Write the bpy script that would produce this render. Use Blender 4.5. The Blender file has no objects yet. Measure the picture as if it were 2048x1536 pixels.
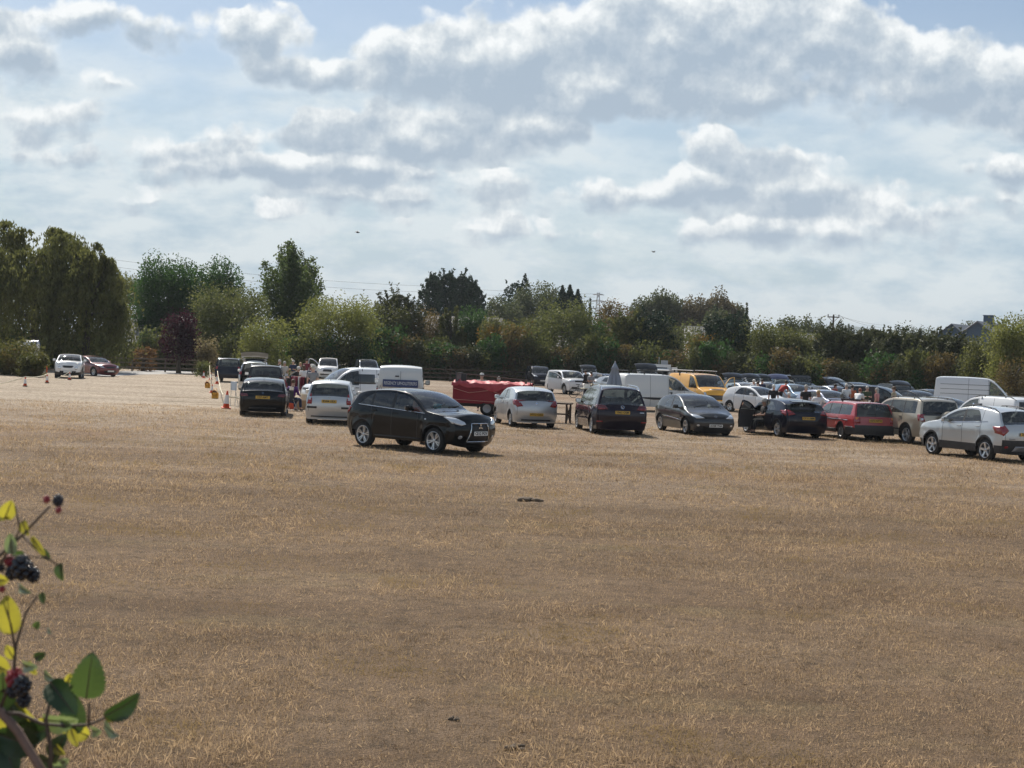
import bpy, bmesh, math, random
import numpy as np
from mathutils import Vector, Matrix
from mathutils.bvhtree import BVHTree

R = math.radians
rng = np.random.default_rng(7)
random.seed(7)
S = bpy.context.scene
COL = S.collection

# ------------------------------------------------------------------ camera
F_PX, CAM_H = 3000.0, 2.62
ROLL, PITCH = math.atan(0.04), math.atan(56 / 3000)

def ray(px, py):
    x, yd = px - 1024, py - 768
    u = x * math.cos(ROLL) + yd * math.sin(ROLL)
    v = -x * math.sin(ROLL) + yd * math.cos(ROLL)
    return Vector((u, F_PX * math.cos(PITCH) - v * math.sin(PITCH), -v * math.cos(PITCH) - F_PX * math.sin(PITCH)))

def at(px, py, depth):
    d = ray(px, py)
    t = depth / d.y
    return Vector((d.x * t, depth, CAM_H + d.z * t))

def ground(px, py, z=0.0):
    d = ray(px, py)
    t = (z - CAM_H) / d.z
    return Vector((d.x * t, d.y * t, z))

def spot(px, depth):
    py = 712 + 0.04 * (px - 1024) + CAM_H * F_PX / depth
    p = at(px, py, depth)
    return Vector((p.x, depth, 0))

cam_d = bpy.data.cameras.new("camera")
cam = bpy.data.objects.new("camera", cam_d)
COL.objects.link(cam)
cam.matrix_world = Matrix.Translation((0, 0, CAM_H)) @ Matrix.Rotation(R(90) - PITCH, 4, 'X') @ Matrix.Rotation(ROLL, 4, 'Z')
cam_d.sensor_width = 36.0
cam_d.lens = 36.0 * F_PX / 2048
cam_d.clip_start = 0.05
cam_d.clip_end = 30000
cam_d.dof.use_dof = True
cam_d.dof.focus_distance = 50
cam_d.dof.aperture_fstop = 11.5
S.camera = cam

# ------------------------------------------------------------------ objects
def tag(o, label=None, cat=None, group=None, kind=None):
    if label: o["label"] = label
    if cat: o["category"] = cat
    if group: o["group"] = group
    if kind: o["kind"] = kind
    return o

def empty(name, loc=(0, 0, 0), rz=0.0):
    o = bpy.data.objects.new(name, None)
    o.empty_display_size = 0.2
    o.location = loc
    o.rotation_euler = (0, 0, rz)
    COL.objects.link(o)
    return o

def thing(name, label, cat, loc=(0, 0, 0), rz=0.0, group=None):
    return tag(empty(name, loc, rz), label, cat, group)

def link(name, me, parent=None, loc=None, rot=None):
    o = bpy.data.objects.new(name, me)
    COL.objects.link(o)
    if parent is not None: o.parent = parent
    if loc is not None: o.location = loc
    if rot is not None: o.rotation_euler = rot
    return o

def copy_tree(o, parent=None):
    c = o.copy()
    COL.objects.link(c)
    c.parent = parent
    for ch in list(o.children): copy_tree(ch, c)
    return c

def np_mesh(name, verts, faces, mats=(), smooth=False, mat_idx=None):
    verts = np.asarray(verts, dtype=np.float32); faces = np.asarray(faces, dtype=np.int32)
    me = bpy.data.meshes.new(name)
    k = faces.shape[1]
    me.vertices.add(len(verts)); me.vertices.foreach_set("co", verts.ravel())
    me.loops.add(faces.size); me.loops.foreach_set("vertex_index", faces.ravel())
    me.polygons.add(len(faces))
    me.polygons.foreach_set("loop_start", np.arange(0, faces.size, k, dtype=np.int32))
    if mat_idx is not None: me.polygons.foreach_set("material_index", np.asarray(mat_idx, dtype=np.int32))
    if smooth: me.polygons.foreach_set("use_smooth", np.ones(len(faces), dtype=bool))
    for m in mats: me.materials.append(m)
    me.update(calc_edges=True)
    return me

class MB:
    """collects primitive shapes into one mesh"""
    def __init__(s): s.v, s.f, s.mi, s.m = [], [], [], 0
    def add(s, vs, fs):
        b = len(s.v)
        s.v += [tuple(v) for v in vs]
        s.f += [tuple(b + i for i in f) for f in fs]
        s.mi += [s.m] * len(fs)
        return s
    def mat(s, i): s.m = i; return s
    def box(s, c, size, rz=0.0, M=None, taper=1.0):
        x, y, z = [q / 2 for q in size]
        vs = []
        for dz in (-z, z):
            k = taper if dz > 0 else 1.0
            for dx, dy in ((-x, -y), (x, -y), (x, y), (-x, y)): vs.append(Vector((dx * k, dy * k, dz)))
        if rz: vs = [Matrix.Rotation(rz, 3, 'Z') @ v for v in vs]
        if M is not None: vs = [M @ v for v in vs]
        c = Vector(c)
        return s.add([v + c for v in vs], [(3, 2, 1, 0), (4, 5, 6, 7), (0, 1, 5, 4), (1, 2, 6, 5), (2, 3, 7, 6), (3, 0, 4, 7)])
    def rbox(s, c, size, r=0.03, M=None):
        """box with chamfered edges"""
        bm = bmesh.new()
        bmesh.ops.create_cube(bm, size=1)
        for v in bm.verts: v.co = Vector((v.co.x * size[0], v.co.y * size[1], v.co.z * size[2]))
        bmesh.ops.bevel(bm, geom=bm.edges[:], offset=min(r, min(size) * .45), segments=2, affect='EDGES', profile=.6)
        vs = [(M @ v.co if M is not None else v.co) + Vector(c) for v in bm.verts]
        bm.verts.index_update()
        fs = [[v.index for v in f.verts] for f in bm.faces]
        bm.free()
        return s.add(vs, fs)
    def tube(s, pts, rad, n=6, caps=True):
        pts = [Vector(p) for p in pts]
        if not hasattr(rad, '__len__'): rad = [rad] * len(pts)
        vs, fs = [], []
        up = None
        for i, p in enumerate(pts):
            d = (pts[min(i + 1, len(pts) - 1)] - pts[max(i - 1, 0)]).normalized()
            if up is None: up = Vector((0, 0, 1)) if abs(d.z) < .9 else Vector((1, 0, 0))
            a = d.cross(up).normalized(); b = a.cross(d).normalized(); up = b
            for j in range(n):
                t = 2 * math.pi * j / n
                vs.append(p + (a * math.cos(t) + b * math.sin(t)) * rad[i])
        for i in range(len(pts) - 1):
            for j in range(n):
                k = (j + 1) % n
                fs.append((i * n + j, i * n + k, (i + 1) * n + k, (i + 1) * n + j))
        if caps:
            fs.append(tuple(range(n - 1, -1, -1))); fs.append(tuple(range((len(pts) - 1) * n, len(pts) * n)))
        return s.add(vs, fs)
    def lathe(s, prof, n=24, axis='Z', c=(0, 0, 0), M=None):
        """prof: (radius, height) list"""
        vs, fs = [], []
        for r, h in prof:
            for j in range(n):
                t = 2 * math.pi * j / n
                a, b = r * math.cos(t), r * math.sin(t)
                v = Vector((a, b, h)) if axis == 'Z' else Vector((a, h, b)) if axis == 'Y' else Vector((h, a, b))
                if M is not None: v = M @ v
                vs.append(v + Vector(c))
        for i in range(len(prof) - 1):
            for j in range(n):
                k = (j + 1) % n
                q = (i * n + j, i * n + k, (i + 1) * n + k, (i + 1) * n + j)
                fs.append(q if axis != 'Y' else q[::-1])
        return s.add(vs, fs)
    def ball(s, c, r, seg=10, M=None):
        r = Vector((r, r, r)) if not hasattr(r, '__len__') else Vector(r)
        vs, fs = [], []
        rings = max(4, seg // 2 + 1)
        for i in range(rings + 1):
            p = math.pi * i / rings
            for j in range(seg):
                t = 2 * math.pi * j / seg
                v = Vector((r.x * math.sin(p) * math.cos(t), r.y * math.sin(p) * math.sin(t), r.z * math.cos(p)))
                if M is not None: v = M @ v
                vs.append(v + Vector(c))
        for i in range(rings):
            for j in range(seg):
                k = (j + 1) % seg
                fs.append((i * seg + j, (i + 1) * seg + j, (i + 1) * seg + k, i * seg + k))
        return s.add(vs, fs)
    def mesh(s, name, mats, smooth=False, merge=False):
        me = bpy.data.meshes.new(name)
        me.from_pydata(s.v, [], s.f)
        if not hasattr(mats, '__len__'): mats = [mats]
        for m in mats: me.materials.append(m)
        if len(mats) > 1: me.polygons.foreach_set("material_index", s.mi)
        if merge:
            bm = bmesh.new(); bm.from_mesh(me); bmesh.ops.remove_doubles(bm, verts=bm.verts[:], dist=1e-5); bm.to_mesh(me); bm.free()
        if smooth:
            me.polygons.foreach_set("use_smooth", np.ones(len(me.polygons), dtype=bool))
        me.update()
        return me
    def build(s, name, mats, parent=None, smooth=False, loc=None, rot=None, merge=False):
        return link(name, s.mesh(name, mats, smooth, merge), parent, loc, rot)

def text_mesh(name, body, size, mat, extrude=0.003, bold=False):
    cu = bpy.data.curves.new(name, 'FONT')
    cu.body = body; cu.size = size; cu.align_x = 'CENTER'; cu.align_y = 'CENTER'
    cu.extrude = extrude
    if bold: cu.offset = size * 0.022
    cu.resolution_u = 3
    o = bpy.data.objects.new(name, cu); COL.objects.link(o)
    dg = bpy.context.evaluated_depsgraph_get()
    me = bpy.data.meshes.new_from_object(o.evaluated_get(dg))
    bpy.data.objects.remove(o); bpy.data.curves.remove(cu)
    me.materials.clear(); me.materials.append(mat)
    return me

# ------------------------------------------------------------------ materials
def new_mat(name):
    m = bpy.data.materials.new(name); m.use_nodes = True
    nt = m.node_tree; nt.nodes.clear()
    out = nt.nodes.new("ShaderNodeOutputMaterial")
    return m, nt, out

def N(nt, t, **kw):
    n = nt.nodes.new(t)
    for k, v in kw.items(): setattr(n, k, v)
    return n

def setin(n, **kw):
    for k, v in kw.items():
        n.inputs[k.replace('_', ' ')].default_value = v

def c4(c): return (c[0], c[1], c[2], 1.0)

_mc = {}
def simple(name, col, rough=.6, metal=0.0, coat=0.0, var=.12, scale=8.0, spec=.5, bump=0.0):
    if name in _mc: return _mc[name]
    m, nt, out = new_mat(name)
    p = N(nt, "ShaderNodeBsdfPrincipled")
    setin(p, Roughness=rough, Metallic=metal)
    p.inputs["Coat Weight"].default_value = coat
    p.inputs["Coat Roughness"].default_value = .04
    p.inputs["Specular IOR Level"].default_value = spec
    tc = N(nt, "ShaderNodeTexCoord")
    nz = N(nt, "ShaderNodeTexNoise"); setin(nz, Scale=scale, Detail=4.0, Roughness=.6)
    nt.links.new(tc.outputs["Object"], nz.inputs["Vector"])
    mx = N(nt, "ShaderNodeMix", data_type='RGBA')
    mx.inputs["A"].default_value = c4([q * (1 - var) for q in col])
    mx.inputs["B"].default_value = c4([min(1, q * (1 + var)) for q in col])
    nt.links.new(nz.outputs["Fac"], mx.inputs["Factor"])
    nt.links.new(mx.outputs["Result"], p.inputs["Base Color"])
    if bump:
        b = N(nt, "ShaderNodeBump"); setin(b, Strength=bump, Distance=.02)
        nt.links.new(nz.outputs["Fac"], b.inputs["Height"]); nt.links.new(b.outputs["Normal"], p.inputs["Normal"])
    nt.links.new(p.outputs[0], out.inputs["Surface"])
    _mc[name] = m
    return m

def paint(name, col, metal=.35, rough=.32, dust=.25, coat=1.0):
    """car paint under a clear coat, with road dust that gathers low on the body"""
    if name in _mc: return _mc[name]
    m, nt, out = new_mat(name)
    p = N(nt, "ShaderNodeBsdfPrincipled")
    setin(p, Metallic=metal, Roughness=rough)
    dark = max(col) < .07
    p.inputs["Coat Weight"].default_value = coat
    p.inputs["Coat IOR"].default_value = 1.38 if dark else 1.5
    p.inputs["Specular IOR Level"].default_value = .05 if dark else .5
    p.inputs["Coat Roughness"].default_value = .05
    tc = N(nt, "ShaderNodeTexCoord")
    nz = N(nt, "ShaderNodeTexNoise"); setin(nz, Scale=3.5, Detail=6.0, Roughness=.7)
    nt.links.new(tc.outputs["Object"], nz.inputs["Vector"])
    sp = N(nt, "ShaderNodeSeparateXYZ"); nt.links.new(tc.outputs["Object"], sp.inputs[0])
    mr = N(nt, "ShaderNodeMapRange"); setin(mr, From_Min=.2, From_Max=.8, To_Min=1.0, To_Max=.25)
    nt.links.new(sp.outputs["Z"], mr.inputs["Value"])
    mu = N(nt, "ShaderNodeMath", operation='MULTIPLY'); nt.links.new(mr.outputs[0], mu.inputs[0]); nt.links.new(nz.outputs["Fac"], mu.inputs[1])
    mu2 = N(nt, "ShaderNodeMath", operation='MULTIPLY'); nt.links.new(mu.outputs[0], mu2.inputs[0]); mu2.inputs[1].default_value = dust
    mx = N(nt, "ShaderNodeMix", data_type='RGBA')
    mx.inputs["A"].default_value = c4(col); mx.inputs["B"].default_value = (.30, .24, .17, 1)
    nt.links.new(mu2.outputs[0], mx.inputs["Factor"]); nt.links.new(mx.outputs["Result"], p.inputs["Base Color"])
    ra = N(nt, "ShaderNodeMath", operation='MULTIPLY_ADD'); nt.links.new(mu2.outputs[0], ra.inputs[0]); ra.inputs[1].default_value = .8; ra.inputs[2].default_value = .02
    nt.links.new(ra.outputs[0], p.inputs["Coat Roughness"])
    nt.links.new(p.outputs[0], out.inputs["Surface"])
    _mc[name] = m
    return m

def glass(name, tint, refl=1.0):
    if name in _mc: return _mc[name]
    m, nt, out = new_mat(name)
    tr = N(nt, "ShaderNodeBsdfTransparent"); tr.inputs[0].default_value = c4(tint)
    gl = N(nt, "ShaderNodeBsdfGlossy"); gl.inputs["Roughness"].default_value = .03; gl.inputs[0].default_value = (.95, .97, 1, 1)
    lw = N(nt, "ShaderNodeFresnel"); lw.inputs["IOR"].default_value = 1.5
    mu = N(nt, "ShaderNodeMath", operation='MULTIPLY'); mu.inputs[1].default_value = 1.3 * refl; mu.use_clamp = True
    nt.links.new(lw.outputs[0], mu.inputs[0])
    # fine dust film on the pane
    df = N(nt, "ShaderNodeBsdfDiffuse"); df.inputs[0].default_value = (.35, .34, .3, 1)
    m0 = N(nt, "ShaderNodeMixShader"); m0.inputs[0].default_value = .08
    nt.links.new(tr.outputs[0], m0.inputs[1]); nt.links.new(df.outputs[0], m0.inputs[2])
    mx = N(nt, "ShaderNodeMixShader")
    nt.links.new(mu.outputs[0], mx.inputs[0]); nt.links.new(m0.outputs[0], mx.inputs[1]); nt.links.new(gl.outputs[0], mx.inputs[2])
    nt.links.new(mx.outputs[0], out.inputs["Surface"])
    _mc[name] = m
    return m

def leaf_mat(name, dark, light, trans=.35, clump=.45, accent=None, acc_amt=.5, iso=.45):
    """foliage: diffuse + translucent, species tone varies from clump to clump and leaf to leaf"""
    if name in _mc: return _mc[name]
    m, nt, out = new_mat(name)
    tc = N(nt, "ShaderNodeTexCoord")
    n1 = N(nt, "ShaderNodeTexNoise"); setin(n1, Scale=clump, Detail=3.0, Roughness=.7)
    n2 = N(nt, "ShaderNodeTexWhiteNoise")
    ge = N(nt, "ShaderNodeNewGeometry")
    nt.links.new(tc.outputs["Object"], n1.inputs["Vector"])
    nt.links.new(ge.outputs["Random Per Island"], n2.inputs["Vector"])
    ad = N(nt, "ShaderNodeMath", operation='MULTIPLY_ADD'); nt.links.new(n2.outputs["Value"], ad.inputs[0]); ad.inputs[1].default_value = iso; 
    sh = N(nt, "ShaderNodeMath", operation='MULTIPLY_ADD'); nt.links.new(n1.outputs["Fac"], sh.inputs[0]); sh.inputs[1].default_value = 1.7; sh.inputs[2].default_value = -.62
    nt.links.new(sh.outputs[0], ad.inputs[2]); ad.use_clamp = True
    mx = N(nt, "ShaderNodeMix", data_type='RGBA'); mx.inputs["A"].default_value = c4(dark); mx.inputs["B"].default_value = c4(light)
    nt.links.new(ad.outputs[0], mx.inputs["Factor"])
    col = mx.outputs["Result"]
    if accent:
        n3 = N(nt, "ShaderNodeTexNoise"); setin(n3, Scale=.55, Detail=2.0); nt.links.new(tc.outputs["Object"], n3.inputs["Vector"])
        mr = N(nt, "ShaderNodeMapRange"); setin(mr, From_Min=.62 - .3 * acc_amt, From_Max=.72 - .3 * acc_amt); nt.links.new(n3.outputs["Fac"], mr.inputs["Value"])
        m2 = N(nt, "ShaderNodeMix", data_type='RGBA'); nt.links.new(mr.outputs[0], m2.inputs["Factor"]); nt.links.new(col, m2.inputs["A"]); m2.inputs["B"].default_value = c4(accent)
        col = m2.outputs["Result"]
    d = N(nt, "ShaderNodeBsdfPrincipled"); setin(d, Roughness=.6); d.inputs["Specular IOR Level"].default_value = .15
    t = N(nt, "ShaderNodeBsdfTranslucent")
    nt.links.new(col, d.inputs["Base Color"])
    hs = N(nt, "ShaderNodeHueSaturation"); setin(hs, Value=1.5, Saturation=1.1); nt.links.new(col, hs.inputs["Color"]); nt.links.new(hs.outputs[0], t.inputs[0])
    mi = N(nt, "ShaderNodeMixShader"); mi.inputs[0].default_value = trans
    nt.links.new(d.outputs[0], mi.inputs[1]); nt.links.new(t.outputs[0], mi.inputs[2])
    nt.links.new(mi.outputs[0], out.inputs["Surface"])
    _mc[name] = m
    return m

M_RUBBER = simple("tyre rubber", (.022, .021, .02), .85, var=.3)
M_BLACK = simple("black plastic", (.02, .02, .022), .5, var=.2)
M_TRIM = simple("grey black trim", (.035, .035, .036), .6, var=.25)
M_CABIN = simple("cabin lining", (.06, .06, .062), .85, var=.2)
M_SEAT = simple("seat fabric", (.15, .15, .155), .9, var=.3)
M_PALESEAT = simple("pale seat fabric", (.3, .28, .25), .9, var=.15)
M_RIM = simple("alloy rim", (.62, .63, .64), .3, metal=.75, var=.06)
M_RIMD = simple("dull steel rim", (.3, .3, .31), .45, metal=.6, var=.1)
M_CHROME = simple("chrome", (.75, .76, .77), .12, metal=1.0, var=.03)
M_LAMP = simple("lamp lens", (.62, .64, .66), .12, metal=.55, coat=1.0, var=.25, scale=30)
M_RED = simple("red lens", (.26, .010, .015), .15, coat=1.0, var=.3, scale=14)
M_REDD = simple("smoked red lens", (.12, .008, .012), .15, coat=1.0, var=.3, scale=14)
M_AMBER = simple("amber lens", (.7, .2, .02), .2, coat=1.0)
M_PLATEW = simple("white number plate", (.78, .78, .75), .35, var=.03)
M_PLATEY = simple("yellow number plate", (.62, .36, .035), .35, var=.04)
M_INK = simple("plate lettering", (.012, .012, .012), .5)
M_GLASS = glass("clear car glass", (.74, .80, .78))
M_GLASSD = glass("privacy car glass", (.26, .29, .30))
M_SILVER = paint("silver paint", (.50, .52, .54), .55)
M_PSILVER = paint("pale silver paint", (.55, .57, .58), .5)
M_WHITE = paint("white paint", (.78, .79, .80), 0.0, .35, .2)
M_OFFW = paint("off white paint", (.66, .66, .64), 0.0, .4, .3)
M_NAVY = paint("navy paint", (.006, .008, .019), .2, dust=.05)
M_BLKP = paint("black paint", (.004, .005, .0065), .0, .3, .015)
M_AUB = paint("dark aubergine paint", (.014, .009, .018), .2, dust=.05)
M_GREY = paint("gunmetal paint", (.055, .058, .062), .5, dust=.08)
M_REDP = paint("red paint", (.38, .022, .03), 0.0, .4, .3)
M_DRED = paint("dark red paint", (.13, .010, .017), .2, dust=.1)
M_BEIGE = paint("beige paint", (.46, .40, .31), .45)
M_YELLOW = paint("yellow paint", (.78, .38, .02), 0.0, .4, .3)
M_LBLUE = paint("light blue paint", (.30, .42, .55), .4)
M_BLUE = paint("blue paint", (.018, .028, .11), .3)
M_LAV = paint("lavender silver paint", (.36, .38, .48), .5)
M_DGREY = paint("dark grey paint", (.02, .022, .025), .3, dust=.05)
# ------------------------------------------------------------------ sun and sky
SUN_EL, SUN_AZ = R(47), R(-24)          # azimuth measured from straight ahead, negative = left
sun_dir = Vector((math.sin(SUN_AZ) * math.cos(SUN_EL), math.cos(SUN_AZ) * math.cos(SUN_EL), math.sin(SUN_EL)))
sl = bpy.data.lights.new("sun", 'SUN'); sl.energy = 5.0; sl.angle = R(.6); sl.color = (1.0, .94, .84)
so = bpy.data.objects.new("sun", sl); COL.objects.link(so)
so.rotation_euler = (-sun_dir).to_track_quat('-Z', 'Y').to_euler()

W = bpy.data.worlds.new("World"); S.world = W; W.use_nodes = True
nt = W.node_tree; nt.nodes.clear()
L = nt.links.new
wo = N(nt, "ShaderNodeOutputWorld")
sky = N(nt, "ShaderNodeTexSky", sky_type='NISHITA'); sky.sun_disc = False
sky.sun_elevation = SUN_EL; sky.sun_rotation = SUN_AZ; sky.air_density = 1.0; sky.dust_density = 0.6; sky.ozone_density = 1.0
hsv = N(nt, "ShaderNodeHueSaturation"); setin(hsv, Saturation=.95, Value=1.0); L(sky.outputs[0], hsv.inputs["Color"])
bg_sky = N(nt, "ShaderNodeBackground"); bg_sky.inputs[1].default_value = .072; L(hsv.outputs[0], bg_sky.inputs[0])

def math_n(op, a, b=None, c=None, clamp=False):
    n = N(nt, "ShaderNodeMath", operation=op); n.use_clamp = clamp
    for i, q in enumerate((a, b, c)):
        if q is None: continue
        if isinstance(q, (int, float)): n.inputs[i].default_value = q
        else: L(q, n.inputs[i])
    return n.outputs[0]

def vmath(op, a, b=None):
    n = N(nt, "ShaderNodeVectorMath", operation=op)
    for i, q in enumerate((a, b)):
        if q is None: continue
        if isinstance(q, (tuple, list)): n.inputs[i].default_value = q
        else: L(q, n.inputs[i])
    return n.outputs[0] if op not in ('LENGTH', 'DOT_PRODUCT') else n.outputs["Value"]

def smooth(v, lo, hi, to0=0.0, to1=1.0):
    n = N(nt, "ShaderNodeMapRange", interpolation_type='SMOOTHSTEP')
    setin(n, From_Min=lo, From_Max=hi, To_Min=to0, To_Max=to1); L(v, n.inputs["Value"])
    return n.outputs[0]

def noise(vec, scale, detail=6, rough=.58, lac=2.1, dist=0.0):
    n = N(nt, "ShaderNodeTexNoise", noise_dimensions='2D'); setin(n, Scale=scale, Detail=detail, Roughness=rough, Lacunarity=lac, Distortion=dist)
    L(vec, n.inputs["Vector"]); return n.outputs["Fac"]

tc = N(nt, "ShaderNodeTexCoord")
sep = N(nt, "ShaderNodeSeparateXYZ"); L(tc.outputs["Generated"], sep.inputs[0])
yy = math_n('MAXIMUM', math_n('ABSOLUTE', sep.outputs["Y"]), .12)
cu = math_n('DIVIDE', sep.outputs["X"], yy); cv = math_n('DIVIDE', sep.outputs["Z"], yy)
comb = N(nt, "ShaderNodeCombineXYZ"); L(cu, comb.inputs[0]); L(cv, comb.inputs[1]); L(math_n('SIGN', sep.outputs["Y"]), comb.inputs[2])
uv = comb.outputs[0]
# billowing edges: two octaves of domain warp
def warp(vec, scale, amt):
    n = N(nt, "ShaderNodeTexNoise", noise_dimensions='2D'); setin(n, Scale=scale, Detail=2.5, Roughness=.62); L(vec, n.inputs["Vector"])
    v = vmath('SUBTRACT', n.outputs["Color"], (.5, .5, .5))
    s = N(nt, "ShaderNodeVectorMath", operation='MULTIPLY'); L(v, s.inputs[0]); s.inputs[1].default_value = (amt, amt * .8, 0)
    return vmath('ADD', vec, s.outputs[0])
uvw = warp(warp(uv, 10, .030), 40, .012)

# cumulus: centres and radii in photo pixels
CLOUDS = [
 # cx, cy, rx, ry, thickness
 (40, 110, 110, 75, .8), (90, 45, 110, 40, .5), (80, 240, 150, 45, .75), (230, 35, 110, 45, .7), (370, 60, 150, 42, .7),
 (545, 90, 85, 75, .8), (620, 150, 130, 42, .9), (200, 170, 48, 24, .5), (130, 330, 130, 34, .55), (30, 300, 90, 40, .5),
 (790, 130, 130, 70, .95), (880, 120, 150, 85, .95), (1030, 100, 120, 100, 1.0), (1110, 150, 200, 90, 1.0),
 (1240, 70, 150, 110, 1.0), (1380, 70, 190, 110, 1.05), (1560, 70, 230, 90, 1.05), (1680, 60, 130, 60, .8), (1330, 185, 260, 55, 1.0), (1080, 190, 180, 45, .9), (1480, 190, 160, 60, .8),
 (1780, 120, 150, 75, .9), (1930, 140, 130, 75, .85), (1850, 205, 230, 60, .9), (2030, 170, 90, 70, .9), (2060, 230, 160, 50, .8),
 (720, 265, 150, 60, .85), (640, 260, 90, 45, .8), (890, 245, 130, 80, .9), (1010, 265, 150, 60, .9), (830, 300, 220, 36, .8), (1100, 265, 80, 34, .8),
 (480, 290, 150, 40, .55), (450, 345, 260, 45, .7), (260, 300, 110, 30, .5), (620, 345, 200, 30, .6),
 (1420, 295, 60, 48, .85), (1500, 325, 130, 45, .8), (1600, 330, 90, 46, .75), (1480, 390, 180, 55, .7), (1640, 400, 190, 50, .7), (1330, 400, 160, 40, .6),
 (1140, 390, 170, 36, .6), (2010, 350, 70, 38, .8), (2010, 410, 90, 30, .5), (1850, 440, 190, 38, .55), (1700, 480, 260, 45, .5),
 (930, 410, 160, 34, .55), (700, 400, 170, 34, .6), (1010, 470, 220, 40, .45), (560, 440, 160, 34, .4), (300, 400, 120, 30, .35), (1450, 480, 240, 40, .5), (830, 360, 300, 34, .55),
]
V = None
for cx, cy, rx, ry, th in CLOUDS:
    d = ray(cx, cy)
    kx, ky = F_PX / (rx * 1.27), F_PX / (ry * 1.30)
    n = N(nt, "ShaderNodeVectorMath", operation='MULTIPLY_ADD'); L(uvw, n.inputs[0])
    n.inputs[1].default_value = (kx, ky, 0); n.inputs[2].default_value = (-d.x / d.y * kx, -d.z / d.y * ky, .01 * th)
    g = N(nt, "ShaderNodeTexGradient", gradient_type='SPHERICAL'); L(n.outputs[0], g.inputs[0])
    sc_ = N(nt, "ShaderNodeVectorMath", operation='SCALE'); L(n.outputs[0], sc_.inputs[0]); L(g.outputs["Fac"], sc_.inputs["Scale"])
    V = sc_.outputs[0] if V is None else vmath('ADD', V, sc_.outputs[0])
sv = N(nt, "ShaderNodeSeparateXYZ"); L(V, sv.inputs[0])
D = math_n('MULTIPLY', sv.outputs["Z"], 100.0)
vy = math_n('DIVIDE', sv.outputs["Y"], math_n('MULTIPLY_ADD', D, 1.2, .02))
dens = math_n('MULTIPLY', D, .92)
fb = noise(uv, 14, 5, .6)
def vor(vec, scale):
    n = N(nt, "ShaderNodeTexVoronoi", voronoi_dimensions='2D', feature='SMOOTH_F1'); setin(n, Scale=scale, Smoothness=.35, Randomness=1.0); L(vec, n.inputs["Vector"]); return n.outputs["Distance"]
uvs = warp(uv, 60, .012)
v1, v2 = vor(uvs, 26), vor(uvs, 62)
# soft stratus streaks low down, and scattered cloud for the rest of the dome
sq = vmath('MULTIPLY', uv, (1.0, 2.6, 1.0))
low = noise(sq, 7.5, 4, .6)
lowm = math_n('MULTIPLY_ADD', smooth(low, .36, .66), smooth(cv, .24, .10), smooth(cv, .26, .03, 0, .9), True)
gen = noise(vmath('MULTIPLY', uv, (1, 1.8, 1)), 3.2, 4, .6)
out_fr = math_n('MAXIMUM', smooth(math_n('ABSOLUTE', cu), .38, .5), smooth(cv, .26, .34))
back = smooth(sep.outputs["Y"], .1, -.05)
genm = math_n('MULTIPLY', math_n('MAXIMUM', out_fr, back), smooth(gen, .47, .68))
body = math_n('MULTIPLY_ADD', math_n('SUBTRACT', fb, .5), .8, dens)
puff = math_n('MULTIPLY_ADD', v2, -.36, math_n('MULTIPLY', v1, -.62))
body = math_n('ADD', body, math_n('ADD', puff, .42))
body = math_n('MULTIPLY_ADD', math_n('SUBTRACT', noise(uv, 90, 4, .65), .5), .22, body)
gate = smooth(dens, .0, .08)
edge_w = smooth(vy, -.35, .35, .66, .34)       # soft trailing bases, crisp tops
mk = N(nt, "ShaderNodeMapRange", interpolation_type='SMOOTHSTEP'); L(body, mk.inputs["Value"])
mk.inputs["From Min"].default_value = .10; L(math_n('ADD', edge_w, .10), mk.inputs["From Max"])
mask = math_n('MULTIPLY', mk.outputs[0], gate)
# sunlit crowns and rims are white, the thick bases grey-blue
sunw = vmath('ADD', uvs, (-.004, .010, 0))
relief = math_n('MULTIPLY_ADD', math_n('SUBTRACT', vor(sunw, 26), v1), .9, math_n('MULTIPLY', math_n('SUBTRACT', noise(vmath('ADD', uv, (.004, -.010, 0)), 40, 4, .6), noise(uv, 40, 4, .6)), -1.2))
thick = smooth(body, .10, .95)
basew = smooth(vy, .40, -.35)
core = math_n('MULTIPLY_ADD', thick, .34, math_n('MULTIPLY', math_n('MULTIPLY', basew, smooth(body, .08, .45)), .72))
core = math_n('SUBTRACT', core, relief, clamp=True)
cr = N(nt, "ShaderNodeValToRGB"); L(core, cr.inputs[0])
e = cr.color_ramp.elements
e[0].position, e[0].color = 0.0, (.90, .92, .92, 1)
e[1].position, e[1].color = 1.0, (.37, .455, .55, 1)
for pos, col in ((.28, (.70, .745, .77, 1)), (.60, (.50, .57, .635, 1))):
    x = e.new(pos); x.color = col
bg_c = N(nt, "ShaderNodeBackground"); L(cr.outputs[0], bg_c.inputs[0]); bg_c.inputs[1].default_value = .86
bg_l = N(nt, "ShaderNodeBackground")
lr = N(nt, "ShaderNodeValToRGB"); L(noise(sq, 16, 4, .6), lr.inputs[0])
lr.color_ramp.elements[0].position, lr.color_ramp.elements[0].color = .30, (.40, .52, .615, 1)
lr.color_ramp.elements[1].position, lr.color_ramp.elements[1].color = .60, (.66, .725, .755, 1)
L(lr.outputs[0], bg_l.inputs[0]); bg_l.inputs[1].default_value = .89
mixl = N(nt, "ShaderNodeMixShader"); L(math_n('MULTIPLY', lowm, .92), mixl.inputs[0]); L(bg_sky.outputs[0], mixl.inputs[1]); L(bg_l.outputs[0], mixl.inputs[2])
mixg = N(nt, "ShaderNodeMixShader"); L(math_n('MULTIPLY', genm, .85), mixg.inputs[0]); L(mixl.outputs[0], mixg.inputs[1]); L(bg_l.outputs[0], mixg.inputs[2])
mixc = N(nt, "ShaderNodeMixShader"); L(math_n('MULTIPLY', mask, .95), mixc.inputs[0]); L(mixg.outputs[0], mixc.inputs[1]); L(bg_c.outputs[0], mixc.inputs[2])
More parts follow.
